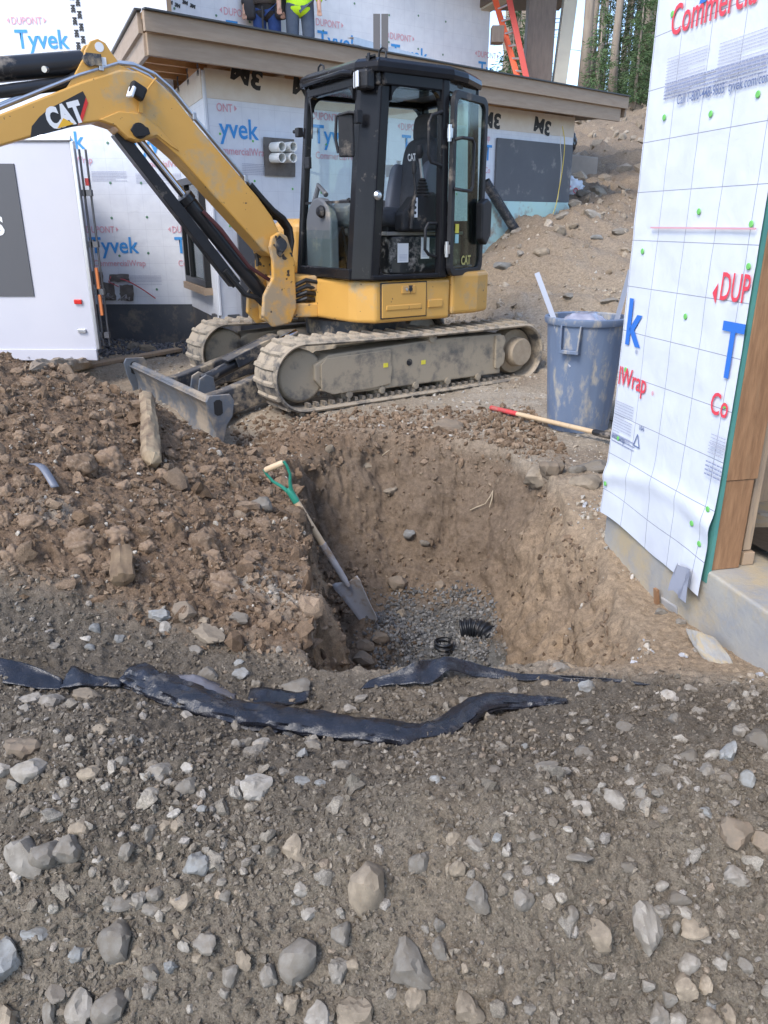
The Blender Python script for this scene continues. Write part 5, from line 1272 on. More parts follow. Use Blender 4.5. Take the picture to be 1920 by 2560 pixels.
# cab rails and fittings
def tubes(name, pts, r=.013, parent=None, m=None): mb = MB(); mb.tube(pts, r, 10); return mb.build(name, m or M_BPL, parent or EXC)
tubes('grab_handle', [(-.26, .87, 2.20), (-.25, .90, 2.21), (-.15, .90, 2.18), (-.125, .90, 2.13), (-.125, .90, 1.90), (-.15, .90, 1.85), (-.25, .90, 1.83), (-.26, .87, 1.83)])
tubes('grab_handle', [(-.25, .86, 1.40), (-.16, .87, 1.40), (-.13, .87, 1.36), (-.13, .87, 1.20), (-.17, .87, 1.16), (-.25, .86, 1.14)])
# head lamp on the cab front corner
mb = MB(); mb.box((.40, .80, 2.385), (.10, .13, .13), (0, .0, .35)); HL = mb.build('work_lamp', M_BPL, EXC, bevel=.02)
mb = MB(); mb.box((.455, .775, 2.385), (.015, .10, .105), (0, 0, -.25)); mb.build('lens', M_LENS, HL, bevel=.006)
mb = MB(); mb.beam((.38, .80, 2.45), (.36, .80, 2.56), .03, .01); mb.beam((.36, .76, 2.535), (.30, .80, 2.55), .06, .012); HB = mb.build('lamp_bracket', M_BPL, EXC)
for (x_, y_) in ((.32, .03), (.26, .83)): tubes('lifting_eye', [(x_, y_ - .05, 2.53), (x_, y_ - .04, 2.585), (x_, y_, 2.60), (x_, y_ + .04, 2.585), (x_, y_ + .05, 2.53)], .008)
# mirror in front of the corner post
mb = MB(); mb.box((.50, .70, 2.02), (.028, .12, .30), (0, .03, .9)); MR = mb.build('mirror', M_BPL, EXC, bevel=.012)
tubes('mirror_arm', [(.43, .80, 2.16), (.50, .74, 2.17), (.56, .66, 2.15), (.56, .64, 2.00), (.55, .66, 1.90)], .012)
mb = MB(); mb.box((.45, .79, 2.14), (.05, .05, .09)); mb.build('mirror_clamp', M_BPL, EXC, bevel=.006)
mb = MB(); mb.box((.455, -.13, 2.11), (.05, .06, .07)); mb.tube([(.46, -.15, 2.12), (.47, -.20, 2.12)], .015, 8); mb.build('mirror_clamp', M_BPL, EXC, bevel=.006)
mb = MB(); mb.box((.46, .02, 1.87), (.03, .07, .09)); mb.build('wiper_motor', M_BPL, EXC, bevel=.006)
tubes('wiper_arm', [(.43, .03, 2.33), (.435, .07, 2.2), (.44, .06, 2.05)], .007)
mb = MB(); mb.lathe([(0, 0), (.03, 0), (.035, .02), (.02, .04), (0, .042)], (.345, .875, 1.60), 14, 'Y'); mb.build('door_stop', M_STEELT, EXC)
# ------------------------------------------------------------------ loose things on the site
M_CAN = mat('blue_grey_can_plastic', (.125, .165, .245), (.15, .195, .28), 5, .5, dirt=(.38, .35, .30), damt=.26, dscale=11, bump=.08, bscale=60, stretch=(1, 1, .4))
M_WOODH = mat('ash_tool_handle', (.56, .40, .24), (.62, .46, .29), 8, .5, stretch=(1, 1, .2), dirt=(.35, .27, .18), damt=.15)
M_REDH = mat('red_painted_handle', (.56, .05, .06), (.62, .08, .08), 12, .45, dirt=(.35, .2, .15), damt=.15)
M_GREENM = mat('green_painted_metal', (.02, .20, .13), (.03, .24, .16), 8, .4)
M_SPADE = mat('worn_spade_steel', (.36, .36, .38), (.46, .45, .46), 6, .45, metal=.12, dirt=(.28, .21, .15), damt=.30, dscale=7)
M_GEO = mat('black_geotextile', (.010, .011, .015), (.018, .019, .026), 30, .27, spec=.6, bump=.35, bscale=70, dirt=(.13, .115, .10), damt=.10, dscale=6)
M_FILM = mat('clear_dusty_film', (.17, .16, .17), (.10, .10, .12), 5, .25, spec=.6, bump=.4, bscale=20)
M_CORR = mat('black_corrugated_plastic', (.012, .014, .018), None, rough=.4, dirt=(.16, .14, .12), damt=.22, dscale=12)

# trash can
cx, cy = 1.425, 5.53; cz = ground_z(1.40, 5.35) - .01
CAN = thing('trash_can', 'tall blue-grey plastic trash can with mud stains beside the near wrapped wall', 'trash can', (cx, cy, cz), R(-14))
CH = .79
n = 72
def can_r(a, z):
    r = .218 + (.272 - .218) * z / CH
    g = .0
    for k in range(10):
        d = abs((a - R(36) * k + math.pi) % (2 * math.pi) - math.pi)
        if d < .05 and z < CH * .90: g = -.006
    return r + g
mb = MB(); rows = []
zs_ = [0, .01, .03] + [.03 + (CH - .05) * k / 14 for k in range(1, 15)] + [CH]
for z in zs_:
    rows.append([((can_r(2 * math.pi * k / n, z) - (.012 if z == 0 else 0)) * math.cos(2 * math.pi * k / n), (can_r(2 * math.pi * k / n, z) - (.012 if z == 0 else 0)) * math.sin(2 * math.pi * k / n), z) for k in range(n + 1)])
mb.grid(rows); mb.grid([[(p[0] * .97, p[1] * .97, p[2]) for p in r_] for r_ in rows[1:]][::-1])
mb.add([(.205 * math.cos(2 * math.pi * k / 24), .205 * math.sin(2 * math.pi * k / 24), .012) for k in range(24)], [tuple(range(24))]); mb.build('body', M_CAN, CAN)
mb = MB(); mb.lathe([(.262, CH - .035), (.284, CH - .035), (.292, CH - .012), (.290, CH + .008), (.278, CH + .014), (.264, CH + .006), (.262, CH - .035)], n=64); RIM = mb.build('rim', M_CAN, CAN)
for az in (R(250), R(70)):
    rt = Matrix.Rotation(az, 4, 'Z'); h = MB()
    for sy in (-1, 1): h.beam((.272, sy * .068, CH - .03), (.284, sy * .060, CH - .20), .012, .045, up=(1, 0, 0))
    h.beam((.286, -.068, CH - .205), (.286, .068, CH - .205), .036, .026)
    h.beam((.262, -.06, CH - .11), (.262, .06, CH - .11), .008, .17)
    o = h.build('handle', M_CAN, CAN, bevel=.005); o.matrix_local = rt
# rubbish bag in the can
bmx = bmesh.new(); bmesh.ops.create_icosphere(bmx, subdivisions=4, radius=1); P_ = np.array([v.co for v in bmx.verts])
nz = fbm(P_, 1.8, 4); nz2 = 1 - np.abs(fbm(P_ + 9, 3, 3))
for v, a_, b_ in zip(bmx.verts, nz, nz2): v.co = Vector((v.co.x * .17, v.co.y * .16, v.co.z * .11)) * (1 + .35 * a_ + .12 * b_)
me = bpy.data.meshes.new('plastic_bag'); bmx.to_mesh(me); bmx.free(); me.polygons.foreach_set('use_smooth', [True] * len(me.polygons)); me.materials.append(mat('smoky_clear_plastic', (.24, .24, .30), (.38, .38, .45), 9, .16, spec=.8, bump=.5, bscale=18))
o = bpy.data.objects.new('plastic_bag', me); link(o); o.location = (cx - .02, cy + .0, cz + CH - .09); tag(o, 'crumpled smoky plastic bag inside the trash can', 'bag')
bmx = bmesh.new(); bmesh.ops.create_icosphere(bmx, subdivisions=3, radius=1)
me = bpy.data.meshes.new('debris'); bmx.to_mesh(me); bmx.free()
# two strips of metal standing in the can
M_STRIP = mat('pale_metal_strip', (.38, .40, .45), None, rough=.4, metal=.4)
for nm, a_, b_, lb in (('metal_strip', at_y(1342, 682, 5.55), at_y(1400, 838, 5.40), 'pale metal strip leaning out of the left side of the trash can'), ('metal_strip', at_y(1576, 676, 5.70), at_y(1532, 836, 5.45), 'pale metal strip leaning out of the right side of the trash can by the wall')):
    d_ = (b_ - a_); mb = MB(); mb.beam(a_, a_ + d_ * 1.5, .035, .004, up=(0, 1, 0)); mb.beam(a_ + Vector((.016, .016, 0)), a_ + d_ * 1.5 + Vector((.016, .016, 0)), .004, .03, up=(0, 1, 0)); o = mb.build(nm, M_STRIP); tag(o, lb, 'metal strip')

# long-handled tool with a red grip
p0 = ground_px(1222, 1030) + Vector((0, 0, .035)); p1 = ground_px(1480, 1102) + Vector((0, 0, .06)); dv = (p1 - p0).normalized()
TL = thing('long_handled_shovel', 'long wooden tool handle with red end lying in front of the trash can', 'shovel', p0)
def along(a, b): return [tuple(dv * a), tuple(dv * b)]
mb = MB(); mb.tube([dv * 0, dv * .01, dv * .30], [.012, .019, .019], 14); mb.build('red_grip', M_REDH, TL)
Lh = (p1 - p0).length
mb = MB(); mb.tube(along(.30, Lh), .0175, 14); mb.build('shaft', M_WOODH, TL)
mb = MB(); mb.tube([dv * Lh, dv * (Lh + .02), dv * (Lh + .28)], [.019, .022, .024], 14); mb.build('ferrule', mat('black_ferrule', (.02, .02, .022), rough=.35, dirt=(.3, .25, .2), damt=.2), TL)
sd2 = dv.cross(Vector((0, 0, 1))).normalized(); rows = []
for j in range(7):
    t = j / 6; w = .11 * (1 - .55 * t ** 2.5); rows.append([dv * (Lh + .26 + .28 * t) + sd2 * (w * s) + Vector((0, 0, .02 * (s * s) - .03 * t)) for s in (-1, -.5, 0, .5, 1)])
mb = MB(); mb.grid(rows); mb.build('blade', M_SPADE, TL, solid=.003)

# drain spade standing in the pit
G = at_y(686, 1166, 3.80); T = at_y(930, 1560, 3.86); ax = (T - G).normalized(); Ls = (T - G).length
xs = Vector((.80, -.25, .55)); xs = (xs - ax * xs.dot(ax)).normalized(); ns = ax.cross(xs).normalized()
if ns.y > 0: ns = -ns
SP = thing('drain_spade', 'drain spade with green D-handle and long narrow blade leaning in the pit', 'spade', T)
def sp(a, x=0.0, n_=0.0): return G - T + ax * a + xs * x + ns * n_
mb = MB(); mb.tube([sp(.0, -.058), sp(.0, -.05), sp(0, .05), sp(0, .058)], [.013, .0165, .0165, .013], 14); mb.build('grip', M_WOODH, SP)
for s in (-1, 1):
    mb = MB(); mb.tube([sp(-.006, s * .062), sp(.02, s * .064), sp(.07, s * .056), sp(.11, s * .030), sp(.15, s * .012), sp(.20, s * .006)], [.008, .008, .008, .009, .011, .012], 10); mb.build('yoke_arm', M_GREENM, SP)
mb = MB(); mb.tube([sp(.14), sp(.16), sp(.225)], [.012, .019, .020], 12); mb.build('yoke_socket', M_GREENM, SP)
mb = MB(); mb.tube([sp(.21), sp(.52)], [.0185, .0185], 14); mb.build('shaft', M_WOODH, SP)
mb = MB(); mb.tube([sp(.50), sp(.505), sp(.74), sp(.80)], [.016, .021, .018, .012], 14); mb.build('socket', M_SPADE, SP)
rows = []
for j in range(15):
    t = j / 14; a_ = .765 + (Ls - .765) * t
    w = np.interp(t, [0, .06, .25, .6, .85, .95, 1], [.082, .086, .074, .060, .054, .046, .018])
    sh_ = .035 * (1 if t < .06 else 0)
    rows.append([sp(a_ + (.0 if j else .035 * (1 - abs(s)) - .012), w * s, .022 * (1 - s * s) * -1 + .006 * (abs(s) > .9)) for s in (-1, -.75, -.5, -.25, 0, .25, .5, .75, 1)])
mb = MB(); mb.grid(rows); mb.build('blade', M_SPADE, SP, solid=.004)

# black geotextile roll lying across the foreground
def cat(pts, m):
    out = []
    for i in range(len(pts) - 1):
        p0_, p1_, p2_, p3_ = pts[max(i - 1, 0)], pts[i], pts[i + 1], pts[min(i + 2, len(pts) - 1)]
        for k in range(m):
            t = k / m; out.append(.5 * ((2 * p1_) + (p2_ - p0_) * t + (2 * p0_ - 5 * p1_ + 4 * p2_ - p3_) * t * t + (3 * p1_ - p0_ - 3 * p2_ + p3_) * t ** 3))
    out.append(pts[-1]); return out
px_roll = [(328, 1700, .046), (390, 1728, .046), (480, 1765, .044), (580, 1792, .043), (700, 1815, .043), (820, 1840, .043), (950, 1846, .041), (1080, 1826, .038), (1200, 1790, .033), (1310, 1762, .026), (1380, 1758, .017), (1415, 1757, .008)]
ctr = [ground_px(u, v) for u, v, r_ in px_roll]; zsm = [p.z for p in ctr]
for i, p in enumerate(ctr):
    zz_ = np.mean(zsm[max(0, i - 1):i + 2]); p.z = zz_ + px_roll[i][2] * .45
path = cat(ctr, 10); rad = np.interp(np.linspace(0, len(px_roll) - 1, len(path)), range(len(px_roll)), [q[2] for q in px_roll])
mb = MB(); nn = 24; rows = []
tw = fbm(np.c_[np.arange(len(path)) * .09, np.zeros(len(path)), np.zeros(len(path))], 1, 3)
for i, p in enumerate(path):
    t_ = (path[min(i + 1, len(path) - 1)] - path[max(i - 1, 0)]).normalized(); sd3 = t_.cross(Vector((0, 0, 1))).normalized(); up3 = sd3.cross(t_)
    ang = np.linspace(0, 2 * math.pi, nn + 1)
    pp = np.c_[np.cos(ang) * 1.2, np.sin(ang) * 1.2, np.full(nn + 1, i * .055)]
    crs = 1 - 2.6 * np.abs(fbm(pp * np.array([1.6, 1.6, 2.2]) + 3, 1.1, 3, .6))
    rr_ = rad[i] * .86 * (1 + .34 * crs + .30 * fbm(pp, 1.4, 3) + .10 * np.cos(2 * ang + 5 * tw[i]) + .16 * np.maximum(0, np.cos(ang - 1.1 - 2 * tw[i])) ** 8)
    rows.append([p + sd3 * (rr_[k] * 1.12 * math.cos(ang[k])) + up3 * (rr_[k] * .58 * math.sin(ang[k])) for k in range(nn + 1)])
mb.grid(rows); o = mb.build('fabric_roll', M_GEO, solid=.003); tag(o, 'long rolled black drainage fabric lying across the foreground soil', 'fabric roll')

def sheet(name, label, cat_, rows_px, m, sub=6, lift=None, wr=.008, extra=None):
    """a crumpled sheet through rows of (u, v, height above the ground)"""
    R_ = []
    for row in rows_px:
        ps = [ground_px(u, v) + Vector((0, 0, h)) for (u, v, h) in row]; R_.append(cat(ps, sub))
    n_ = min(len(r_) for r_ in R_); cols = [cat([r_[i] for r_ in R_], 5) if len(R_) > 2 else [R_[0][i].lerp(R_[1][i], t / 5) for t in range(6)] for i in range(n_)]
    rows = [[c[j] for c in cols] for j in range(len(cols[0]))]
    flat = np.array([p for r_ in rows for p in r_]); d_ = fbm(flat, 22, 3) * wr; d2_ = fbm(flat + 5, 60, 2) * wr * .4
    k = 0
    for r_ in rows:
        for i in range(len(r_)): r_[i] = r_[i] + Vector((d2_[k], -d_[k] * .6, d_[k])); k += 1
    mb = MB(); mb.grid(rows); o = mb.build(name, m, solid=.0025); tag(o, label, cat_); return o
sheet('landscape_fabric', 'black landscape fabric sheet folded up along the near lip of the pit', 'fabric sheet',
      [[(900, 1722, .0), (965, 1722, .01), (1030, 1722, .02), (1075, 1726, .02), (1120, 1706, .045), (1190, 1700, .01), (1290, 1702, .005), (1400, 1705, .004), (1520, 1710, .004), (1600, 1716, .002), (1645, 1718, .0)],
       [(915, 1714, .008), (970, 1708, .02), (1030, 1704, .036), (1075, 1698, .046), (1115, 1692, .055), (1180, 1694, .024), (1290, 1698, .012), (1400, 1701, .010), (1520, 1706, .007), (1600, 1713, .005), (1645, 1717, .002)],
       [(930, 1708, .014), (985, 1702, .034), (1040, 1694, .058), (1080, 1688, .058), (1112, 1684, .066), (1160, 1686, .05), (1280, 1694, .020), (1390, 1698, .015), (1510, 1703, .011), (1590, 1711, .006), (1640, 1716, .003)]], M_GEO)
sheet('landscape_fabric', 'black landscape fabric edge curling out of the soil at the left picture edge', 'fabric sheet',
      [[(-120, 1700, .0), (-40, 1712, .005), (30, 1722, .01), (90, 1730, .01), (150, 1730, .006)],
       [(-120, 1685, .03), (-40, 1695, .035), (30, 1702, .035), (90, 1712, .030), (155, 1716, .012)],
       [(-120, 1668, .045), (-40, 1674, .05), (20, 1682, .048), (85, 1694, .036), (150, 1706, .016)]], M_GEO)
sheet('torn_fabric_scrap', 'torn black fabric scrap between the curled edge and the roll', 'fabric scrap',
      [[(150, 1722, .0), (200, 1728, .012), (250, 1722, .006), (300, 1726, .01)], [(160, 1704, .006), (190, 1696, .030), (240, 1702, .014), (305, 1708, .012)]], M_GEO, wr=.016)
sheet('plastic_film_scrap', 'brownish clear film scrap behind the black roll', 'plastic scrap',
      [[(425, 1725, .0), (480, 1738, .006), (540, 1748, .004), (585, 1752, 0)], [(420, 1700, .012), (480, 1708, .026), (540, 1722, .018), (590, 1738, .004)]], M_FILM, wr=.014)
sheet('plastic_film_scrap', 'bluish black film scrap half buried behind the middle of the roll', 'plastic scrap',
      [[(612, 1762, .0), (660, 1768, .006), (720, 1766, .004), (768, 1758, 0)], [(622, 1730, .014), (665, 1738, .028), (715, 1742, .016), (772, 1736, .006)]], M_GEO, wr=.012)

# corrugated pipe pieces at the pit bottom
def corr_rows(path, r, n=20, pitch=.014, amp=.006):
    rows = []; prev = None; L = 0
    for i, p in enumerate(path):
        if i: L += (path[i] - path[i - 1]).length
        t_ = (path[min(i + 1, len(path) - 1)] - path[max(i - 1, 0)]).normalized()
        q = t_.orthogonal().normalized() if prev is None else (prev - t_ * prev.dot(t_)).normalized(); prev = q; w = t_.cross(q)
        rr = r + amp * math.copysign(abs(math.sin(L / pitch * math.pi)) ** .6, math.sin(L / pitch * math.pi))
        rows.append([p + (q * math.cos(2 * math.pi * k / n) + w * math.sin(2 * math.pi * k / n)) * rr for k in range(n + 1)])
    return rows
g = ground_px(1105, 1622); pth = [Vector((g.x, g.y, g.z - .05 + .10 * k / 40)) for k in range(41)]
mb = MB(); mb.grid(corr_rows(pth, .050)); o = mb.build('drain_pipe_stub', M_CORR, solid=.003); tag(o, 'short upright black corrugated drain pipe stub in the pit gravel', 'drain pipe')
g = ground_px(1190, 1590)
a_ = Vector((g.x - .10, g.y + .02, g.z + .03)); b_ = Vector((g.x + .02, g.y + .03, g.z + .075)); c_ = Vector((g.x + .10, g.y - .10, g.z + .01)); 
cen = [a_.lerp(b_, t / 30).lerp(b_.lerp(c_, t / 30), t / 30) for t in range(31)]
cen = cat([cen[0], cen[10], cen[20], cen[30]], 26)
mb = MB(); mb.grid(corr_rows(cen, .056)); o = mb.build('drain_pipe', M_CORR, solid=.003); tag(o, 'curved black corrugated drain pipe coming out of the pit wall', 'drain pipe')

# leaning corrugated downpipe by the green board
q0 = ground_px(1275, 606); q0.z -= .05; q1 = W_FRONT.P(W_FRONT.px(1196, 455)[0], W_FRONT.px(1196, 455)[1], .12)
q0 = W_FRONT.P(W_FRONT.px(1272, 606)[0], W_FRONT.px(1272, 606)[1] - .05, .30)
pth = [q0.lerp(q1, k / 420) for k in range(421)]
mb = MB(); mb.grid(corr_rows(pth, .060, 14, .012, .0028)); o = mb.build('corrugated_downpipe', M_CORR, solid=.004); tag(o, 'black corrugated pipe leaning on the house wall right of the cab', 'pipe')
# yellow cord
cp_ = [W_FRONT.P(*W_FRONT.px(u, v), .14) for (u, v) in ((1385, 318), (1391, 360), (1386, 420), (1378, 470), (1368, 520), (1350, 560), (1322, 588))]
mb = MB(); mb.tube(cat(cp_, 6), .006, 6); o = mb.build('yellow_cord', mat('yellow_cord', (.62, .48, .10), rough=.7)); tag(o, 'thin yellow cord hanging from the eave over the green board', 'cord')
cp_ = [W_FRONT.P(*W_FRONT.px(u, v), .13) for (u, v) in ((1384, 318), (1382, 360), (1384, 420), (1376, 500))]
mb = MB(); mb.tube(cat(cp_, 6), .004, 6); o = mb.build('white_cord', mat('white_cord', (.7, .68, .6), rough=.7)); tag(o, 'thin white cord hanging beside the yellow cord', 'cord')

# low concrete wall, bag and wrap scrap behind the house corner
def on_far(u, v): return ground_px(u, v)
g = ground_px(1445, 445); z0 = g.z; tp_ = at_y(1392, 378, g.y); e_ = at_y(1500, 392, g.y)
mb = MB(); mb.add([(tp_.x - .3, g.y, z0 - .4), (e_.x, g.y + .1, z0 - .4), (e_.x, g.y + .5, z0 - .4), (tp_.x - .3, g.y + .45, z0 - .4), (tp_.x - .3, g.y, tp_.z), (e_.x, g.y + .1, e_.z), (e_.x, g.y + .5, e_.z + .02), (tp_.x - .3, g.y + .45, tp_.z)],
       [(3, 2, 1, 0), (4, 5, 6, 7), (0, 1, 5, 4), (1, 2, 6, 5), (2, 3, 7, 6), (3, 0, 4, 7)])
o = mb.build('low_concrete_wall', mat('dusty_concrete', (.27, .235, .20), (.31, .275, .235), 4, .9, bump=.4, bscale=25), bevel=.02); tag(o, 'low dusty concrete wall on the slope past the house corner', 'wall')
def blob(name, loc, size, m, label, cat_, f=1.8, amp=.35, sub=4, flat=1.0):
    bmx = bmesh.new(); bmesh.ops.create_icosphere(bmx, subdivisions=sub, radius=1); P_ = np.array([v.co for v in bmx.verts]) + np.array(loc)
    a = fbm(P_, f, 4); b = 1 - np.abs(fbm(P_ + 9, f * 2, 3)) * 2
    for v, q, w in zip(bmx.verts, a, b): v.co = Vector((v.co.x * size[0], v.co.y * size[1], v.co.z * size[2])) * (1 + amp * q + amp * .4 * w)
    me = bpy.data.meshes.new(name); bmx.to_mesh(me); bmx.free(); me.polygons.foreach_set('use_smooth', [True] * len(me.polygons)); me.materials.append(m)
    o = bpy.data.objects.new(name, me); link(o); o.location = loc; tag(o, label, cat_); return o
blob('black_bag', (tp_.x + .18, g.y + .25, tp_.z + .16), (.20, .16, .20), M_BLKPL, 'black plastic bag sitting on the low concrete wall', 'bag')
g2 = ground_px(1412, 488); g2.z += .06
o = blob('wrap_scrap', g2, (.20, .15, .13), mat('crumpled_wrap', (.78, .79, .82), None, rough=.45), 'crumpled white wrap scrap with red print lying by the house corner', 'wrap scrap', 3, .6)
me = tm('OUPON', .09, .002, .8).copy(); me.materials.clear(); me.materials.append(M_RED); t_ = bpy.data.objects.new('printed_lettering', me); link(t_, o); t_.location = (-.15, -.185, .0); t_.rotation_euler = (R(75), .35, 0)

# plank and log below the trailer
def plank(name, label, cat_, u0, v0, u1, v1, w, t, m):
    a, b = ground_px(u0, v0) + Vector((0, 0, t / 2 + .01)), ground_px(u1, v1) + Vector((0, 0, t / 2 + .01)); mb = MB(); mb.beam(a, b, w, t); o = mb.build(name, m, bevel=.004); return tag(o, label, cat_)
plank('wood_plank', 'weathered wood plank lying on the ground right of the trailer', 'plank', 200, 926, 445, 880, .12, .035, M_LUMG)
def rough_log(a, b, r, amp=.25, seed=0, taper=.85):
    d = (b - a).normalized(); q = d.orthogonal().normalized(); w = d.cross(q); L_ = (b - a).length; n_ = max(10, int(L_ / .012)); rows = []
    for i in range(n_ + 1):
        t = i / n_; endf = min(1, .06 + 3.5 * min(t, 1 - t) * 5); ang = np.linspace(0, 2 * math.pi, 23)
        pp = np.c_[np.cos(ang), np.sin(ang), np.full(23, t * L_ / r * .07 + seed)]; rr = r * (1 + (taper - 1) * t) * endf * (1 + amp * fbm(pp, 1.3, 4, .6) * 1.6)
        c = a.lerp(b, t) + w * (.15 * r * math.sin(5 * t + seed)); rows.append([c + (q * math.cos(x) + w * math.sin(x)) * y for x, y in zip(ang, rr)])
    mb = MB(); mb.grid(rows); return mb
a, b = ground_px(70, 938) + Vector((0, 0, .03)), ground_px(225, 918) + Vector((0, 0, .03)); mb = rough_log(a, b, .055, .35, 1); o = mb.build('log', mat('muddy_log', (.26, .20, .14), (.34, .27, .19), 9, .9, bump=.6, bscale=30)); tag(o, 'muddy log lying below the trailer edge', 'log')
a, b = ground_px(371, 1035) + Vector((0, 0, .10)), ground_px(378, 1185) + Vector((0, 0, .05)); d_ = b - a
mb = rough_log(a, b, .042, .26, 4, 1.1); o = mb.build('wood_stake', mat('pale_split_wood', (.38, .29, .18), (.15, .10, .062), 9, .85, bump=.6, bscale=25, stretch=(1, 1, .4)), bevel=0); tag(o, 'pale broken wood stake stuck in the brown spoil heap', 'stake')
a, b = ground_px(300, 1405) + Vector((0, 0, .05)), ground_px(312, 1475) + Vector((0, 0, .03)); mb = rough_log(a, b, .035, .4, 7, 1.0); o = mb.build('wood_chunk', mat('brown_wood', (.24, .17, .10), (.12, .08, .05), 9, .9, bump=.4, bscale=30)); tag(o, 'short stub of wood low on the brown spoil heap', 'wood chunk')
a, b = ground_px(86, 1188) + Vector((0, 0, .05)), ground_px(136, 1235) + Vector((0, 0, .03)); mb = MB(); mb.grid([cat([a + Vector((s, s * .5, 0)), a.lerp(b, .5) + Vector((s, s * .5, .03)), b + Vector((s, s * .5, -.01))], 5) for s in (-.014, .014)]); o = mb.build('plastic_strip', mat('blue_grey_strip', (.14, .15, .18), rough=.4), solid=.003); tag(o, 'bent blue-grey plastic strip in the spoil heap', 'plastic strip')
# broken concrete slab and flat stone at the footing
def slab_px(name, label, cat_, quad, t, m, dz=0.0):
    ps = [ground_px(u, v) + Vector((0, 0, dz)) for u, v in quad]; nn = (ps[1] - ps[0]).cross(ps[3] - ps[0]).normalized()
    if nn.z < 0: nn = -nn
    mb = MB(); mb.add([p - nn * t * .6 for p in ps] + [p + nn * t * .4 for p in ps], [(3, 2, 1, 0), (4, 5, 6, 7), (0, 1, 5, 4), (1, 2, 6, 5), (2, 3, 7, 6), (3, 0, 4, 7)]); o = mb.build(name, m, bevel=.006); return tag(o, label, cat_)
slab_px('flat_stone', 'flat grey stone leaning on the concrete footing', 'stone', ((1645, 1508), (1690, 1503), (1706, 1530), (1688, 1540)), .035, mat('flat_grey_stone', (.33, .32, .31), (.40, .38, .35), 9, .8, bump=.3), .02)
mb = MB(); p = WN.P(WN.px(1652, 1495)[0], WN.px(1652, 1495)[1], .015); mb.beam(p + Vector((0, 0, -.03)), p + Vector((-.012, 0, .045)), .028, .012, up=WN.n); o = mb.build('wood_shim', M_LUM); tag(o, 'small wood shim against the concrete footing', 'wood shim')

# ------------------------------------------------------------------ things on the low roof
zR = zT + .08
STUD = 'steel channels stacked on the low roof'
sa, sb = at_y(884, 110, 11.0), at_y(1123, 140, 12.7)
sdir = Vector((sb.x - sa.x, sb.y - sa.y, 0)).normalized(); sper = Vector((sdir.y, -sdir.x, 0)); slen = Vector((sb.x - sa.x, sb.y - sa.y, 0)).length
for i in range(5):
    o0 = Vector((sa.x, sa.y, zR + .02 + i * .085)); o1 = o0 + sdir * (slen - .1 * (i % 2))
    mb = MB(); mb.beam(o0 + Vector((0, 0, .04)), o1 + Vector((0, 0, .04)), .004, .08); mb.beam(o0 - sper * .05 + Vector((0, 0, .078)), o1 - sper * .05 + Vector((0, 0, .078)), .10, .004); mb.beam(o0 - sper * .05 + Vector((0, 0, .002)), o1 - sper * .05 + Vector((0, 0, .002)), .10, .004)
    o = mb.build('steel_channel', M_GALV); tag(o, ['lowest', 'second lowest', 'middle', 'second highest', 'topmost'][i] + ' galvanised steel channel of the stack on the low roof', 'steel channel', STUD)
M_DSTUD = mat('dark_steel_stud', (.11, .105, .105), None, rough=.5, metal=.4)
for (u, lb) in ((942, 'left of the two dark upright steel studs on the low roof'), (962, 'right of the two dark upright steel studs on the low roof')):
    p = at_y(u, 120, 10.85); mb = MB(); mb.box((p.x, p.y, (zR + 3.78) / 2), (.085, .004, 3.78 - zR)); mb.box((p.x - .04, p.y + .03, (zR + 3.78) / 2), (.004, .06, 3.78 - zR)); mb.box((p.x + .04, p.y + .03, (zR + 3.78) / 2), (.004, .06, 3.78 - zR)); o = mb.build('steel_stud', M_DSTUD); tag(o, lb, 'steel stud')
# orange ladder
M_LAD = mat('orange_fibreglass', (.72, .12, .04), (.66, .10, .035), 4, .45)
l0, l1 = at_y(1296, 200, 13.15), at_y(1254, 55, 13.5); r0, r1 = at_y(1318, 205, 13.0), at_y(1283, 45, 13.35)
l0e, r0e = l0 + (l0 - l1) * .12, r0 + (r0 - r1) * .12; l1e, r1e = l1 + (l1 - l0) * .8, r1 + (r1 - r0) * .8
LAD = thing('ladder', 'orange fibreglass ladder leaning on the upper wall behind the low roof', 'ladder', l0e)
for a, b, m in ((l0e, l1e, M_LAD), (r0e, r1e, mat('red_fibreglass', (.50, .07, .05), rough=.45))):
    mb = MB(); mb.beam(a - l0e, b - l0e, .03, .085, up=(1, 0, 0)); mb.build('rail', m, LAD, bevel=.004)
for k in range(9):
    t = (k + .3) / 9; mb = MB(); mb.tube([l0e.lerp(l1e, t) - l0e, r0e.lerp(r1e, t) - l0e], .017, 8); mb.build('rung', M_ALU, LAD)
mb = MB(); p = at_y(1243, 88, 13.2); mb.box((p.x, p.y, p.z), (.18, .2, .22)); o = mb.build('metal_box', M_TIMB, bevel=.008); tag(o, 'dark box fixed at the upper wall corner beside the ladder', 'box')

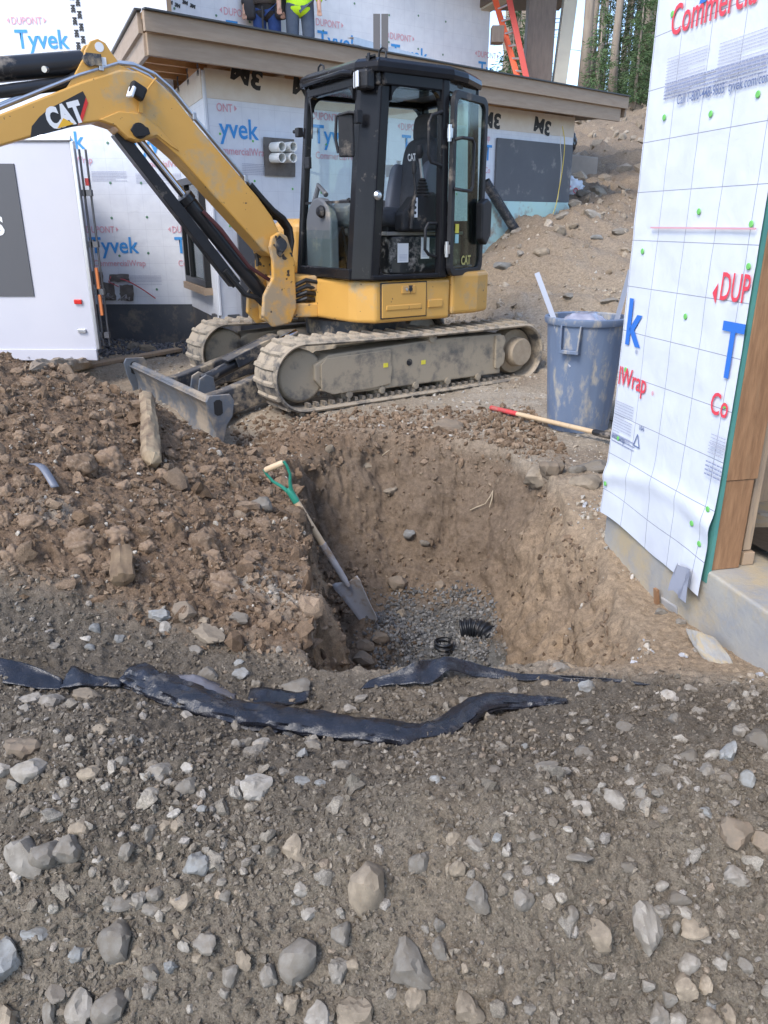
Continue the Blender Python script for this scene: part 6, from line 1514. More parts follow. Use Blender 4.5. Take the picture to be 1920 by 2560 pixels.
# ------------------------------------------------------------------ two workers on the roof
def skin_mesh(name, joints, edges, m, parent, root=0, sub=2):
    me = bpy.data.meshes.new(name); me.from_pydata([j[0] for j in joints], edges, []); o = bpy.data.objects.new(name, me); link(o, parent)
    sk = o.modifiers.new('skin', 'SKIN'); sk.use_smooth_shade = True
    lay = me.skin_vertices[0].data if me.skin_vertices else None
    if lay is None:
        bpy.context.view_layer.objects.active = o; lay = me.skin_vertices[0].data
    for i, j in enumerate(joints): lay[i].radius = j[1] if isinstance(j[1], tuple) else (j[1], j[1]); lay[i].use_root = (i == root)
    ss = o.modifiers.new('sub', 'SUBSURF'); ss.levels = sub; ss.render_levels = sub
    me.materials.append(m); return o
def person(loc, rz, trousers, jacket, label, stance=.10, arm=(.27, .24), gear=False):
    P = thing('person', label, 'person', loc, rz)
    skinm = mat('skin_tone', (.50, .30, .22), None, rough=.55)
    s = stance
    j = [((0, 0, .96), .115), ((0, 0, 1.15), .115), ((0, .01, 1.36), .12), ((0, 0, 1.48), .055), ((0, .01, 1.56), .06), ((0, .015, 1.66), .10), ((0, .01, 1.76), .075),
         ((.10, 0, .90), .085), ((s + .01, .02, .50), .058), ((s, -.01, .10), .042), ((s + .02, .13, .04), .04),
         ((-.10, 0, .90), .085), ((-s - .01, .02, .50), .058), ((-s, -.01, .10), .042), ((-s - .02, .13, .04), .04),
         ((.19, 0, 1.42), .06), ((.26, -.02, 1.14), .045), ((arm[0], .08, .90), .032), ((arm[0], .11, .84), .034), ((arm[0] - .01, .12, .79), .016),
         ((-.19, 0, 1.42), .06), ((-.26, -.02, 1.14), .045), ((-arm[1], .08, .90), .032), ((-arm[1], .11, .84), .034), ((-arm[1] + .01, .12, .79), .016)]
    for sx_, hx_, hd in ((1, arm[0], 18), (-1, -arm[1], 23)):
        for f_ in range(4):
            j.append(((hx_ + sx_ * (-.024 + .016 * f_), .125, .80 - .004 * f_), .0095)); j.append(((hx_ + sx_ * (-.024 + .016 * f_), .135, .755 + .006 * (f_ in (0, 3))), .0085))
    e = [(0, 1), (1, 2), (2, 3), (3, 4), (4, 5), (5, 6), (0, 7), (7, 8), (8, 9), (9, 10), (0, 11), (11, 12), (12, 13), (13, 14), (2, 15), (15, 16), (16, 17), (17, 18), (18, 19), (2, 20), (20, 21), (21, 22), (22, 23), (23, 24)]
    b0 = 25
    for hd in (18, 23):
        for f_ in range(4): e += [(hd, b0), (b0, b0 + 1)]; b0 += 2
    skin_mesh('body', j, e, skinm, P)
    tj = [((0, 0, .97), (.15, .125)), ((.095, 0, .86), .105), ((s + .005, .015, .50), .082), ((s, -.005, .12), .075), ((-.095, 0, .86), .105), ((-s - .005, .015, .50), .082), ((-s, -.005, .12), .075)]
    skin_mesh('trousers', tj, [(0, 1), (1, 2), (2, 3), (0, 4), (4, 5), (5, 6)], trousers, P)
    jj = [((0, 0, .74), (.20, .16)), ((0, 0, 1.10), (.175, .14)), ((0, .0, 1.36), (.17, .135)), ((0, 0, 1.49), .075), ((.20, 0, 1.41), .085), ((.27, -.02, 1.14), .066), ((arm[0], .07, .92), .05), ((-.20, 0, 1.41), .085), ((-.27, -.02, 1.14), .066), ((-arm[1], .07, .92), .05)]
    skin_mesh('jacket', jj, [(0, 1), (1, 2), (2, 3), (2, 4), (4, 5), (5, 6), (2, 7), (7, 8), (8, 9)], jacket, P)
    for sx_ in (-1, 1):
        mb = MB(); mb.prism([(-.05, -.09), (.05, -.09), (.055, .08), (.03, .17), (-.03, .17), (-.055, .08)], 0, .085, 'Z'); o = mb.build('boot', mat('brown_boot', (.09, .06, .04), rough=.7), P, bevel=.02); o.location = (sx_ * (s + .005), 0, 0)
    mb = MB(); mb.lathe([(.118, 1.66), (.122, 1.72), (.11, 1.79), (.07, 1.84), (0, 1.86)], (0, .01, 0), 20); mb.lathe([(.118, 1.66), (.16, 1.655), (.118, 1.67)], (0, .03, 0), 20); mb.build('hard_hat', mat('white_hard_hat', (.7, .7, .68), rough=.35), P)
    for sx_ in (-1, 1):
        mb = MB(); mb.lathe([(0, -.01), (.012, 0), (0, .01)], (sx_ * .035, .108, 1.67), 10); mb.build('eye', M_BLK, P)
    if gear:
        mb = MB(); mb.lathe([(.185, .93), (.195, .95), (.195, .99), (.185, 1.0)], n=24); mb.build('tool_belt', mat('brown_leather', (.06, .05, .045), rough=.7), P)
        for sx_ in (-1, 1): soft('tool_pouch', (sx_ * .20, .07, .88), (.16, .14, .24), mat('dark_pouch', (.035, .035, .04), rough=.8), parent=P)
        mb = MB(); mb.tube([(.02, .17, .90), (.025, .16, .70), (.02, .15, .52), (.03, .13, .42)], .014, 8); mb.build('strap', mat('dark_strap', (.04, .04, .045)), P)
    return P
JEANS = mat('blue_denim', (.025, .06, .21), (.035, .08, .25), 12, .9, bump=.3, bscale=60)
JEANSG = mat('grey_denim', (.06, .085, .125), (.08, .105, .15), 10, .9, bump=.3, bscale=60)
JACK = mat('dark_jacket', (.03, .03, .035), None, rough=.8)
HIVIS = mat('hi_vis_yellow', (.50, .82, .02), (.45, .76, .02), 8, .7)
p = at_y(668, 60, 11.75); person((p.x, p.y, zR + .0), R(176), JEANS, JACK, 'person in blue jeans and dark jacket with tool belt standing on the low roof', .10, gear=True)
p = at_y(751, 70, 11.55); person((p.x, p.y, zR + .0), R(190), JEANSG, HIVIS, 'person in bright yellow-green jacket and grey jeans standing on the low roof', .10)
# ------------------------------------------------------------------ stones, clods and gravel
rk = np.random.default_rng(99)
def rock_mesh(seed, sub=3, cuts=9, rough=.05, soft_=.15):
    g = np.random.default_rng(seed); bmx = bmesh.new(); bmesh.ops.create_icosphere(bmx, subdivisions=sub, radius=1); P = np.array([v.co for v in bmx.verts])
    n = g.normal(size=(cuts, 3)); n /= np.linalg.norm(n, axis=1)[:, None]; d = .52 + .36 * g.random(cuts)
    dots = P @ n.T; rr = np.where(dots > .05, d / np.maximum(dots, .05), 9)
    rr = np.concatenate([rr, np.full((len(P), 1), 1.05)], 1)
    r = -np.log(np.exp(-rr / (.05 * (.3 + soft_))).sum(1)) * (.05 * (.3 + soft_))
    P2 = P * r[:, None]; r2 = 1 + rough * fbm(P2 + seed, 2.2, 4) * 2.4
    P2 *= r2[:, None]
    P2 -= (P2.max(0) + P2.min(0)) / 2; P2 /= (P2.max(0) - P2.min(0)) / 2
    for v, p in zip(bmx.verts, P2): v.co = p
    me = bpy.data.meshes.new('stone'); bmx.to_mesh(me); bmx.free(); me.polygons.foreach_set('use_smooth', [True] * len(me.polygons))
    try: me.set_sharp_from_angle(angle=R(24))
    except Exception: pass
    return me
DUST = (.185, .155, .118)
def stone_mat(name, a, b, damt=.80):
    k1, k2 = min(.85, damt * .85 + .1), damt * .45
    bl = lambda c, k: tuple((c[i] * (1 - k) + DUST[i] * k) * .92 for i in range(3))
    return mat(name, bl(a, k1), bl(b, k2), 1.6, .9, spec=.2, rand=.16, detail=7.0, bump=.10, bscale=7, coord='Object', speck=bl(a, k1 * .5), sscale=9, sthr=.62)
TONES = {
 'grey': stone_mat('grey_stone', (.225, .210, .185), (.28, .262, .232)),
 'tan': stone_mat('tan_stone', (.33, .255, .175), (.40, .325, .235)),
 'pale': stone_mat('pale_stone', (.34, .31, .265), (.41, .375, .325), .60),
 'white': stone_mat('white_stone', (.46, .42, .36), (.53, .49, .43), .42),
 'bluish': stone_mat('bluish_stone', (.26, .27, .265), (.32, .33, .325), .52),
 'brown': stone_mat('brown_stone', (.23, .168, .115), (.29, .215, .15)),
 'dark': stone_mat('dark_stone', (.155, .140, .122), (.20, .18, .155))}
RM = {}
for t_ in TONES:
    RM[t_] = []
    for k in range(9):
        me = rock_mesh(100 + k if t_ != 'bluish' else 140 + k, 3, 8 + (k % 5) * 3, .06 + .03 * (k % 3), .05 + .16 * (k % 4)); me.materials.append(TONES[t_]); RM[t_].append(me)
ORD = ['largest', 'second largest', 'third largest', 'fourth largest', 'fifth largest', 'sixth largest', 'seventh largest', 'eighth largest', 'ninth largest', 'tenth largest', 'eleventh largest', 'twelfth largest']
STONES = []
def stone(u, v, wpx, hpx, tone, zone=None):
    p = ground_px(u, v + hpx * .25); dep = (p - CAMP).dot(Vector((0, _cp, -_sp)))
    w = wpx * dep / 1920; h = hpx * dep / 1920
    n = random.randrange(9); yaw = random.uniform(-.5, .5) + random.choice((0, math.pi))
    o = bpy.data.objects.new('stone', RM[tone][n]); link(o)
    o.scale = (w / 2 * 1.04, (w * .45 + h * .55) / 2, h / 2 * .98); o.rotation_euler = (random.uniform(-.35, .1), random.uniform(-.25, .25), yaw)
    o.location = p + Vector((0, 0, h * .0))
    if zone is None:
        rw = 'along the bottom edge' if v > 2360 else 'low on the foreground berm' if v > 2130 else 'on the berm crest below the black roll' if v > 1860 else 'beside the black fabric' if v > 1690 else 'on the grey soil above the black roll'
        cl = 'at far left' if u < 400 else 'left of centre' if u < 860 else 'right of centre' if u < 1400 else 'at far right'
        zone = rw + ' ' + cl
    STONES.append((tone, zone, w * h, o))
R6 = [(490,660,140,170,'grey'),(1280,725,165,190,'grey'),(1590,400,150,260,'tan'),(470,945,140,190,'grey'),(340,940,120,180,'pale'),(20,740,150,190,'bluish'),(110,280,160,220,'pale'),(200,290,120,150,'grey'),(300,280,110,140,'grey'),(1270,260,105,130,'tan'),(640,220,60,110,'grey'),(540,290,60,90,'grey'),(340,195,85,90,'tan'),(780,510,110,85,'tan'),(665,490,65,80,'grey'),(655,555,90,55,'grey'),(595,510,60,90,'grey'),(530,550,90,70,'grey'),(880,690,110,80,'grey'),(1040,750,75,110,'tan'),(990,830,75,110,'grey'),(1455,810,80,120,'pale'),(1525,785,60,65,'tan'),(650,820,75,90,'grey'),(770,640,60,60,'tan'),(790,700,45,75,'pale'),(850,765,45,45,'tan'),(1380,990,140,150,'pale'),(1540,990,160,150,'tan'),(850,340,110,100,'bluish'),(1300,470,65,65,'pale'),(1340,575,80,50,'pale'),(1470,640,80,120,'grey'),(720,190,60,55,'tan'),(765,195,45,55,'tan'),(750,140,60,40,'white'),(1100,15,140,120,'white'),(250,910,100,70,'dark'),(210,990,60,120,'grey'),(20,1000,110,150,'tan'),(1150,820,80,110,'grey'),(640,900,60,80,'grey'),(560,910,35,80,'grey'),(1260,950,60,90,'tan'),(815,980,36,45,'pale'),(600,740,50,45,'tan'),(525,775,60,40,'tan'),(740,800,60,60,'bluish'),(860,120,45,40,'bluish'),(160,795,50,35,'tan'),(1630,285,45,55,'pale'),(1310,370,35,40,'tan'),(150,655,120,36,'bluish'),(470,525,55,55,'grey'),(400,385,45,45,'grey'),(420,350,40,28,'white'),(960,495,60,50,'grey'),(1100,300,45,40,'grey'),(905,230,45,40,'grey'),(70,400,60,60,'white'),(330,745,70,70,'bluish'),(1210,930,40,50,'pale'),(1310,930,35,40,'tan'),(970,910,45,60,'pale')]
R7 = [(145,330,95,110,'grey'),(400,465,110,140,'grey'),(595,510,95,105,'grey'),(1120,580,140,230,'pale'),(920,645,110,140,'tan'),(100,740,170,240,'grey'),(240,710,75,120,'grey'),(1310,770,90,110,'pale'),(1520,200,150,160,'brown'),(1640,255,100,120,'brown'),(1500,390,120,90,'pale'),(350,950,120,150,'tan'),(135,920,100,110,'tan'),(1180,1010,90,140,'grey'),(1255,1020,80,100,'pale'),(1390,1020,100,90,'tan'),(1500,1010,60,100,'tan'),(1285,870,100,120,'tan'),(1220,930,60,80,'grey'),(1440,790,60,50,'pale'),(1560,790,60,75,'grey'),(1475,745,40,60,'grey'),(805,580,55,80,'grey'),(880,555,60,40,'grey'),(235,615,50,65,'grey'),(180,635,40,45,'grey'),(295,240,70,60,'tan'),(390,270,90,60,'grey'),(985,60,110,90,'pale'),(840,110,110,60,'pale'),(1105,45,60,60,'grey'),(1170,55,60,45,'grey'),(1280,560,70,50,'pale'),(1370,855,75,90,'tan'),(1130,880,60,60,'pale'),(725,430,50,50,'white'),(675,430,45,35,'grey'),(800,430,35,50,'tan'),(535,405,55,40,'grey'),(320,370,70,80,'tan'),(280,380,40,80,'tan'),(1045,360,80,60,'dark'),(1330,640,120,70,'tan'),(1180,550,80,70,'grey'),(1410,960,50,45,'bluish'),(620,985,55,45,'grey'),(570,955,40,40,'pale'),(1245,620,36,60,'grey'),(970,545,40,30,'grey'),(440,790,35,35,'tan'),(500,820,30,40,'pale'),(345,815,40,45,'tan'),(1390,690,60,40,'pale'),(780,205,40,25,'white'),(480,250,50,35,'bluish'),(520,300,40,50,'pale'),(650,240,60,40,'dark'),(820,330,150,36,'grey'),(1380,130,60,45,'bluish'),(1190,445,60,50,'pale'),(1270,500,100,60,'dark')]
R4 = [(690,60,110,80,'bluish'),(905,140,160,80,'tan'),(790,40,110,80,'brown'),(1030,70,80,45,'dark'),(870,90,60,40,'tan'),(710,120,50,60,'white'),(515,165,50,50,'bluish'),(415,120,50,45,'bluish'),(360,168,45,25,'white'),(390,200,45,35,'bluish'),(1035,310,80,60,'bluish'),(1030,265,45,35,'bluish'),(900,315,80,90,'grey'),(1270,365,130,65,'grey'),(840,215,65,40,'grey'),(130,425,90,60,'pale'),(205,430,120,80,'pale'),(365,410,130,60,'tan'),(110,465,60,45,'pale'),(360,460,55,50,'pale'),(475,525,65,35,'tan'),(430,560,70,40,'tan'),(800,495,55,40,'pale'),(875,478,90,25,'white'),(1015,535,50,65,'grey'),(1125,615,85,60,'pale'),(130,720,150,120,'pale'),(100,625,170,110,'brown'),(380,735,100,80,'tan'),(680,730,140,100,'pale'),(525,690,60,80,'grey'),(800,725,55,50,'white'),(795,790,100,80,'grey'),(645,830,80,60,'pale'),(720,780,40,45,'pale'),(1305,780,80,50,'bluish'),(1385,790,60,36,'bluish'),(1470,700,80,50,'grey'),(1345,615,70,60,'grey'),(1300,655,55,50,'bluish'),(285,630,50,40,'pale'),(275,785,50,50,'pale'),(460,800,40,50,'pale'),(50,790,55,80,'grey'),(20,730,60,70,'pale'),(560,605,50,30,'bluish'),(605,605,35,25,'white'),(1225,745,50,40,'grey'),(1010,620,40,50,'grey'),(1520,470,60,40,'pale'),(1560,420,60,36,'grey'),(1630,430,40,40,'tan'),(220,200,60,40,'grey'),(640,190,40,40,'grey')]
R5 = [(745,285,90,50,'grey'),(880,370,75,65,'bluish'),(1215,405,85,60,'white'),(1040,550,95,60,'grey'),(1270,505,65,60,'grey'),(1530,560,70,80,'pale'),(1470,630,60,150,'bluish'),(1610,590,100,130,'dark'),(1545,755,90,100,'bluish'),(1385,730,85,65,'grey'),(1305,665,80,60,'dark'),(860,650,90,85,'grey'),(460,730,80,45,'dark'),(230,765,75,40,'bluish'),(1105,825,60,75,'grey'),(700,715,110,50,'grey'),(1055,720,36,70,'grey'),(605,628,35,35,'bluish'),(1300,775,45,40,'pale'),(1410,660,70,60,'pale'),(1590,405,60,25,'white'),(690,360,40,30,'tan'),(555,395,50,30,'grey'),(340,430,50,40,'grey'),(500,620,40,30,'grey'),(1060,780,50,50,'pale'),(340,610,40,35,'grey'),(640,558,40,15,'tan'),(900,552,50,25,'pale'),(1465,760,60,50,'dark'),(1325,385,60,25,'pale'),(830,740,25,30,'white'),(1165,460,60,60,'dark'),(1090,465,36,30,'white'),(160,395,36,26,'pale'),(1350,215,40,25,'pale')]
random.seed(5)
for (x, y, w, h, t_) in R6: stone(x / 1.728, 1950 + y / 1.728, w / 1.728, h / 1.728, t_)
for (x, y, w, h, t_) in R7: stone(960 + x / 1.728, 1950 + y / 1.728, w / 1.728, h / 1.728, t_)
for (x, y, w, h, t_) in R4: stone(x / 1.728, 1500 + y / 1.728, w / 1.728, h / 1.728, t_)
for (x, y, w, h, t_) in R5: stone(960 + x / 1.728, 1500 + y / 1.728, w / 1.728, h / 1.728, t_)
OTH = [(1460, 1198, 76, 52, 'tan', 'below the tool handle near the wrapped wall'), (1435, 1172, 44, 34, 'grey', 'below the tool handle near the wrapped wall'), (1375, 1165, 62, 60, 'brown', 'below the tool handle near the wrapped wall'), (1482, 1160, 80, 50, 'dark', 'below the tool handle near the wrapped wall'), (1338, 1180, 66, 60, 'tan', 'on the right shoulder of the pit'), (1512, 1175, 20, 30, 'tan', 'below the tool handle near the wrapped wall'),
       (533, 1130, 42, 22, 'white', 'at the near end of the dozer blade'), (952, 1065, 24, 14, 'white', 'in front of the tracks'), (1062, 1068, 18, 10, 'white', 'in front of the tracks'), (1118, 1060, 78, 46, 'brown', 'in front of the tracks'),
       (1022, 1330, 40, 26, 'bluish', 'in the far wall of the pit'), (976, 1228, 36, 22, 'tan', 'in the far wall of the pit'), (1058, 1360, 26, 16, 'dark', 'in the far wall of the pit'), (990, 1450, 52, 50, 'brown', 'low in the far wall of the pit'), (1100, 1460, 30, 28, 'brown', 'low in the far wall of the pit'), (820, 1120, 22, 22, 'tan', 'at the far left lip of the pit'), (918, 1160, 40, 22, 'tan', 'at the far left lip of the pit'),
       (945, 1590, 46, 34, 'brown', 'on the pit floor by the spade tip'), (905, 1605, 50, 36, 'brown', 'on the pit floor by the spade tip'), (898, 1640, 56, 40, 'brown', 'on the pit floor by the spade tip'), (1000, 1530, 30, 24, 'tan', 'on the pit floor by the spade tip'), (1140, 1430, 24, 20, 'brown', 'low in the far wall of the pit'),
       (1347, 632, 42, 24, 'tan', 'on the slope right of the cab'), (1302, 634, 20, 18, 'pale', 'on the slope right of the cab'), (1492, 480, 60, 36, 'tan', 'among the boulders past the house corner'), (1434, 508, 34, 28, 'grey', 'among the boulders past the house corner'), (1404, 508, 38, 26, 'dark', 'among the boulders past the house corner'), (1478, 532, 44, 26, 'pale', 'among the boulders past the house corner'), (1398, 572, 30, 34, 'tan', 'among the boulders past the house corner'), (1452, 482, 36, 30, 'dark', 'among the boulders past the house corner'), (1405, 540, 36, 24, 'grey', 'among the boulders past the house corner'), (1545, 585, 40, 20, 'grey', 'on the slope left of the near wall'), (1490, 590, 30, 14, 'bluish', 'on the slope left of the near wall'), (1432, 565, 26, 18, 'tan', 'among the boulders past the house corner'),
       (434, 836, 36, 30, 'tan', 'at the foot of the house wall'), (478, 822, 46, 34, 'grey', 'at the foot of the house wall'), (512, 828, 40, 26, 'tan', 'at the foot of the house wall'), (331, 866, 34, 24, 'grey', 'at the foot of the house wall'), (372, 868, 46, 26, 'tan', 'at the foot of the house wall'), (1420, 745, 40, 14, 'grey', 'behind the rear of the tracks'), (1520, 752, 46, 14, 'pale', 'behind the trash can'),
       (1255, 668, 70, 22, 'bluish', 'on the slope right of the cab'), (1645, 1528, 34, 20, 'grey', 'at the foot of the concrete footing'), (1430, 1100 + 470, 24, 16, 'bluish', 'on the right slope of the pit'), (1700, 1555, 26, 18, 'grey', 'at the foot of the concrete footing')]
for q in OTH: stone(*q)
me = rock_mesh(171, 4, 6, .03, .1); me.materials.append(M_CONC)
a, b = ground_px(1716, 1590), ground_px(1822, 1664); o = bpy.data.objects.new('concrete_slab_piece', me); link(o); o.location = (a + b) / 2 + Vector((0, 0, .01)); o.scale = ((b - a).length / 2, .05, .032); o.rotation_euler = (.15, .1, math.atan2(b.y - a.y, b.x - a.x)); tag(o, 'flat broken concrete strip lying against the footing', 'concrete piece')
cnt = {}
for tone, zone, sz, o in STONES: cnt.setdefault((tone, zone), []).append((sz, o))
for (tone, zone), lst in cnt.items():
    lst.sort(key=lambda q: -q[0])
    for i, (sz, o) in enumerate(lst):
        rk_ = '' if len(lst) == 1 else ORD[min(i, 11)] + ' '
        tag(o, (rk_ + tone + ' stone ' + zone), 'stone', 'loose stones on the soil')

# clods of the brown spoil heap
M_CLOD = mat('brown_clod', (.185, .128, .085), (.235, .168, .116), 6, .97, spec=.1, rand=.25, bump=.16, bscale=12, dirt=(.28, .21, .15), damt=.25, dscale=5)
def clod_mesh(seed, sub=3):
    g = np.random.default_rng(seed); bmx = bmesh.new(); bmesh.ops.create_icosphere(bmx, subdivisions=sub, radius=1); P = np.array([v.co for v in bmx.verts])
    a = fbm(P + seed * 3.1, 1.1, 4, .6); b = lumps(np.arctan2(P[:, 1], P[:, 0]) + seed, P[:, 2] * 1.5, .42, seed, .9)
    P = P * (1 + .55 * a + .30 * b)[:, None]; P -= (P.max(0) + P.min(0)) / 2; P /= (P.max(0) - P.min(0)) / 2
    for v, p in zip(bmx.verts, P): v.co = p
    me = bpy.data.meshes.new('soil_clod'); bmx.to_mesh(me); bmx.free(); me.polygons.foreach_set('use_smooth', [True] * len(me.polygons)); me.materials.append(M_CLOD); return me
CM = [clod_mesh(s, 4) for s in range(10)]
HC = [(480,650,180,200),(470,1080,210,190),(700,1060,180,140),(1200,1080,190,220),(1320,1330,200,170),(650,600,150,180),(820,290,200,120),(570,260,150,90),(410,270,110,110),(160,165,110,90),(1230,1180,180,120),(1110,730,120,90),(1010,1040,90,90),(250,690,90,110),(180,1000,150,120),(40,800,90,130),(380,870,100,80),(1220,685,120,80),(1010,600,80,90),(800,650,100,90),(520,520,80,120),(640,420,100,110),(180,300,80,70),(270,440,80,70),(130,760,100,120),(60,1170,110,160),(30,960,70,110),(1150,1320,130,110),(950,1330,90,60),(870,1130,100,90),(330,570,80,100),(150,640,90,70),(480,1200,150,90),(560,920,120,100),(720,780,110,90),(960,960,100,60),(1320,640,90,70),(1060,480,120,90),(1110,540,70,70),(960,700,90,90),(730,320,80,70),(230,230,70,60),(90,100,90,60),(330,130,70,50),(120,480,90,80),(40,620,90,90),(300,1010,80,70),(640,1250,90,70),(860,880,90,70),(1440,1060,90,80),(1550,1000,110,90),(1500,1200,120,90),(1420,870,80,60),(1580,720,80,60)]
lst = []
for (x, y, w, h) in HC:
    u, v, wp, hp = x / 2.37, 880 + y / 2.37, w / 2.37, h / 2.37
    p = ground_px(u, v + hp * .3); dep = (p - CAMP).dot(Vector((0, _cp, -_sp))); w_, h_ = wp * dep / 1920, hp * dep / 1920
    o = bpy.data.objects.new('soil_clod', random.choice(CM)); link(o); o.scale = (w_ / 2 * 1.1, (w_ + h_) / 4 * 1.1, h_ / 2 * 1.05); o.rotation_euler = (random.uniform(-.3, .3), random.uniform(-.3, .3), random.uniform(-.6, .6)); o.location = p - Vector((0, 0, h_ * .06))
    rw = 'near the top of the brown heap' if v < 1080 else 'halfway down the brown heap' if v < 1280 else 'low on the brown heap'
    cl = 'at far left' if u < 170 else 'left of the wood stake' if u < 370 else 'towards the pit'
    lst.append((rw + ' ' + cl, w_ * h_, o))
# grey rock and its neighbour by the spade handle
for (u, v, w, h, t_) in ((645, 1255, 56, 56, 'grey'), (600, 1280, 40, 38, 'brown')): stone(u, v, w, h, t_, 'on the heap beside the spade handle'); tag(STONES[-1][3], ('big grey' if t_ == 'grey' else 'smaller brown') + ' rock on the heap beside the spade handle', 'stone', 'loose stones on the soil')
cnt = {}
for z_, s_, o in lst: cnt.setdefault(z_, []).append((s_, o))
for z_, l_ in cnt.items():
    l_.sort(key=lambda q: -q[0])
    for i, (s_, o) in enumerate(l_): tag(o, ORD[min(i, 11)] + ' soil clod ' + z_, 'soil clod', 'clods of the spoil heap')

# joined small stuff: too many and too small to pick apart
_bm = bmesh.new(); bmesh.ops.create_icosphere(_bm, subdivisions=1, radius=1); ICO_V = np.array([v.co for v in _bm.verts]); ICO_F = np.array([[v.index for v in f.verts] for f in _bm.faces]); _bm.free()
OCT_V = np.array([(1, 0, 0), (-1, 0, 0), (0, 1, 0), (0, -1, 0), (0, 0, 1), (0, 0, -1)], float); OCT_F = np.array([(0, 2, 4), (2, 1, 4), (1, 3, 4), (3, 0, 4), (2, 0, 5), (1, 2, 5), (3, 1, 5), (0, 3, 5)])
_bm = bmesh.new(); bmesh.ops.create_icosphere(_bm, subdivisions=2, radius=1); ICO2_V = np.array([v.co for v in _bm.verts]); ICO2_F = np.array([[v.index for v in f.verts] for f in _bm.faces]); _bm.free()
AREA = np.gradient(GI['r'])[:, None] * GI['r'][:, None] * np.ones((1, 640))
def scatter(name, weight, n, smin, smax, power, palette, m, sink=.25, rough=.22, fine=False, tiny=False, round_=False, flat=.75, seed=1, label=None, cat_=None):
    g = np.random.default_rng(seed); w = (weight * AREA).ravel(); w = np.clip(w, 0, None); w /= w.sum()
    idx = g.choice(w.size, n, p=w); P = _GV.reshape(-1, 3)[idx].copy()
    s = smin * (smax / smin) ** (g.random(n) ** power)
    B, F = (ICO2_V, ICO2_F) if fine else (OCT_V, OCT_F) if tiny else (ICO_V, ICO_F)
    nv = len(B)
    dirs = B[None] * (1 + rough * g.normal(size=(n, nv, 1)) * (.8 if not fine else .55))
    if fine and round_:
        dirs = dirs * (1 + .35 * np.sin(2.3 * np.einsum('ij,nj->ni', B, g.normal(size=(n, 3))))[:, :, None])
    elif fine:
        k_ = g.normal(size=(n, 3, 3)); k_ /= np.linalg.norm(k_, axis=2)[:, :, None]; dd_ = np.einsum('nkj,nij->nki', k_, dirs); dirs = dirs * np.min(np.where(dd_ > .55, .55 / np.maximum(dd_, .01), 1), axis=1)[:, :, None]; dirs = dirs * (1 + .22 * np.sin(B @ g.normal(size=(3,)) * 3)[None, :, None])
    sc_ = np.stack([.6 + .8 * g.random(n), .6 + .7 * g.random(n), flat * (.55 + .7 * g.random(n))], 1)
    dirs = dirs * sc_[:, None, :]
    q = g.normal(size=(n, 4)); q[:, 0] += 1.2; q /= np.linalg.norm(q, axis=1)[:, None]; a, b, c, d = q.T
    Rm = np.stack([np.stack([1 - 2 * (c * c + d * d), 2 * (b * c - a * d), 2 * (b * d + a * c)], -1), np.stack([2 * (b * c + a * d), 1 - 2 * (b * b + d * d), 2 * (c * d - a * b)], -1), np.stack([2 * (b * d - a * c), 2 * (c * d + a * b), 1 - 2 * (b * b + c * c)], -1)], 1)
    V = np.einsum('nij,nkj->nki', Rm, dirs) * (s / 2)[:, None, None]
    P[:, 2] += s * (.5 * flat - sink)
    V = (V + P[:, None]).reshape(-1, 3); Fi = (F[None] + (np.arange(n) * nv)[:, None, None]).reshape(-1, 3)
    pal = np.array(palette); pk = pal[g.integers(0, len(pal), n)] * (.78 + .44 * g.random((n, 1)))
    C = np.repeat(np.c_[pk, np.ones(n)], nv, 0)
    me = bpy.data.meshes.new(name); nf = len(Fi)
    me.vertices.add(len(V)); me.vertices.foreach_set('co', V.astype(np.float32).ravel()); me.loops.add(nf * 3); me.loops.foreach_set('vertex_index', Fi.astype(np.int32).ravel())
    me.polygons.add(nf); me.polygons.foreach_set('loop_start', (np.arange(nf) * 3).astype(np.int32)); me.polygons.foreach_set('use_smooth', np.full(nf, round_)); me.update(calc_edges=True)
    at = me.attributes.new('tint', 'FLOAT_COLOR', 'POINT'); at.data.foreach_set('color', C.astype(np.float32).ravel())
    me.materials.append(m); o = bpy.data.objects.new(name, me); link(o); tag(o, label, cat_, kind='stuff'); return o
M_PEB = attr_mat('pebble', 'tint', .9, .3, 120, .25, 60)
M_CRU = attr_mat('crumb', 'tint', .97, .6, 160, .25, 50)
Xg, Yg, Zg = _GV[..., 0], _GV[..., 1], _GV[..., 2]
_cl = fbm(np.c_[Xg.ravel(), Yg.ravel(), np.zeros(Xg.size)], 3.0, 3).reshape(Xg.shape); clump = np.clip(.45 + 1.5 * _cl, .05, 1.6)
vis = smooth(1.15, .95, np.abs(Xg) / (Yg * .72 + .15))
fgw = GI['fg'] * vis * (Yg > .75)
fine_fg = clump * (.55 + .9 * smooth(1.9, 1.4, Yg))
PAL_FG = [(.152, .127, .098), (.175, .147, .113), (.198, .167, .129), (.228, .193, .149), (.132, .11, .085)]
scatter('soil_crumbs', fgw * (.5 + clump * .7) * (1 + 2.5 * smooth(1.9, 1.2, Yg)), 76000, .003, .022, 2.4, PAL_FG, M_CRU, .22, .25, tiny=True, seed=2, label='grey-brown crumbs of soil covering the foreground berm', cat_='soil')
scatter('pebbles', fgw * fine_fg, 4600, .006, .030, 2.4, PAL_FG[1:] + [(.23, .20, .165), (.245, .22, .19), (.27, .238, .195), (.24, .19, .14)], M_PEB, .2, .20, seed=3, label='small pebbles on the foreground berm', cat_='pebbles')
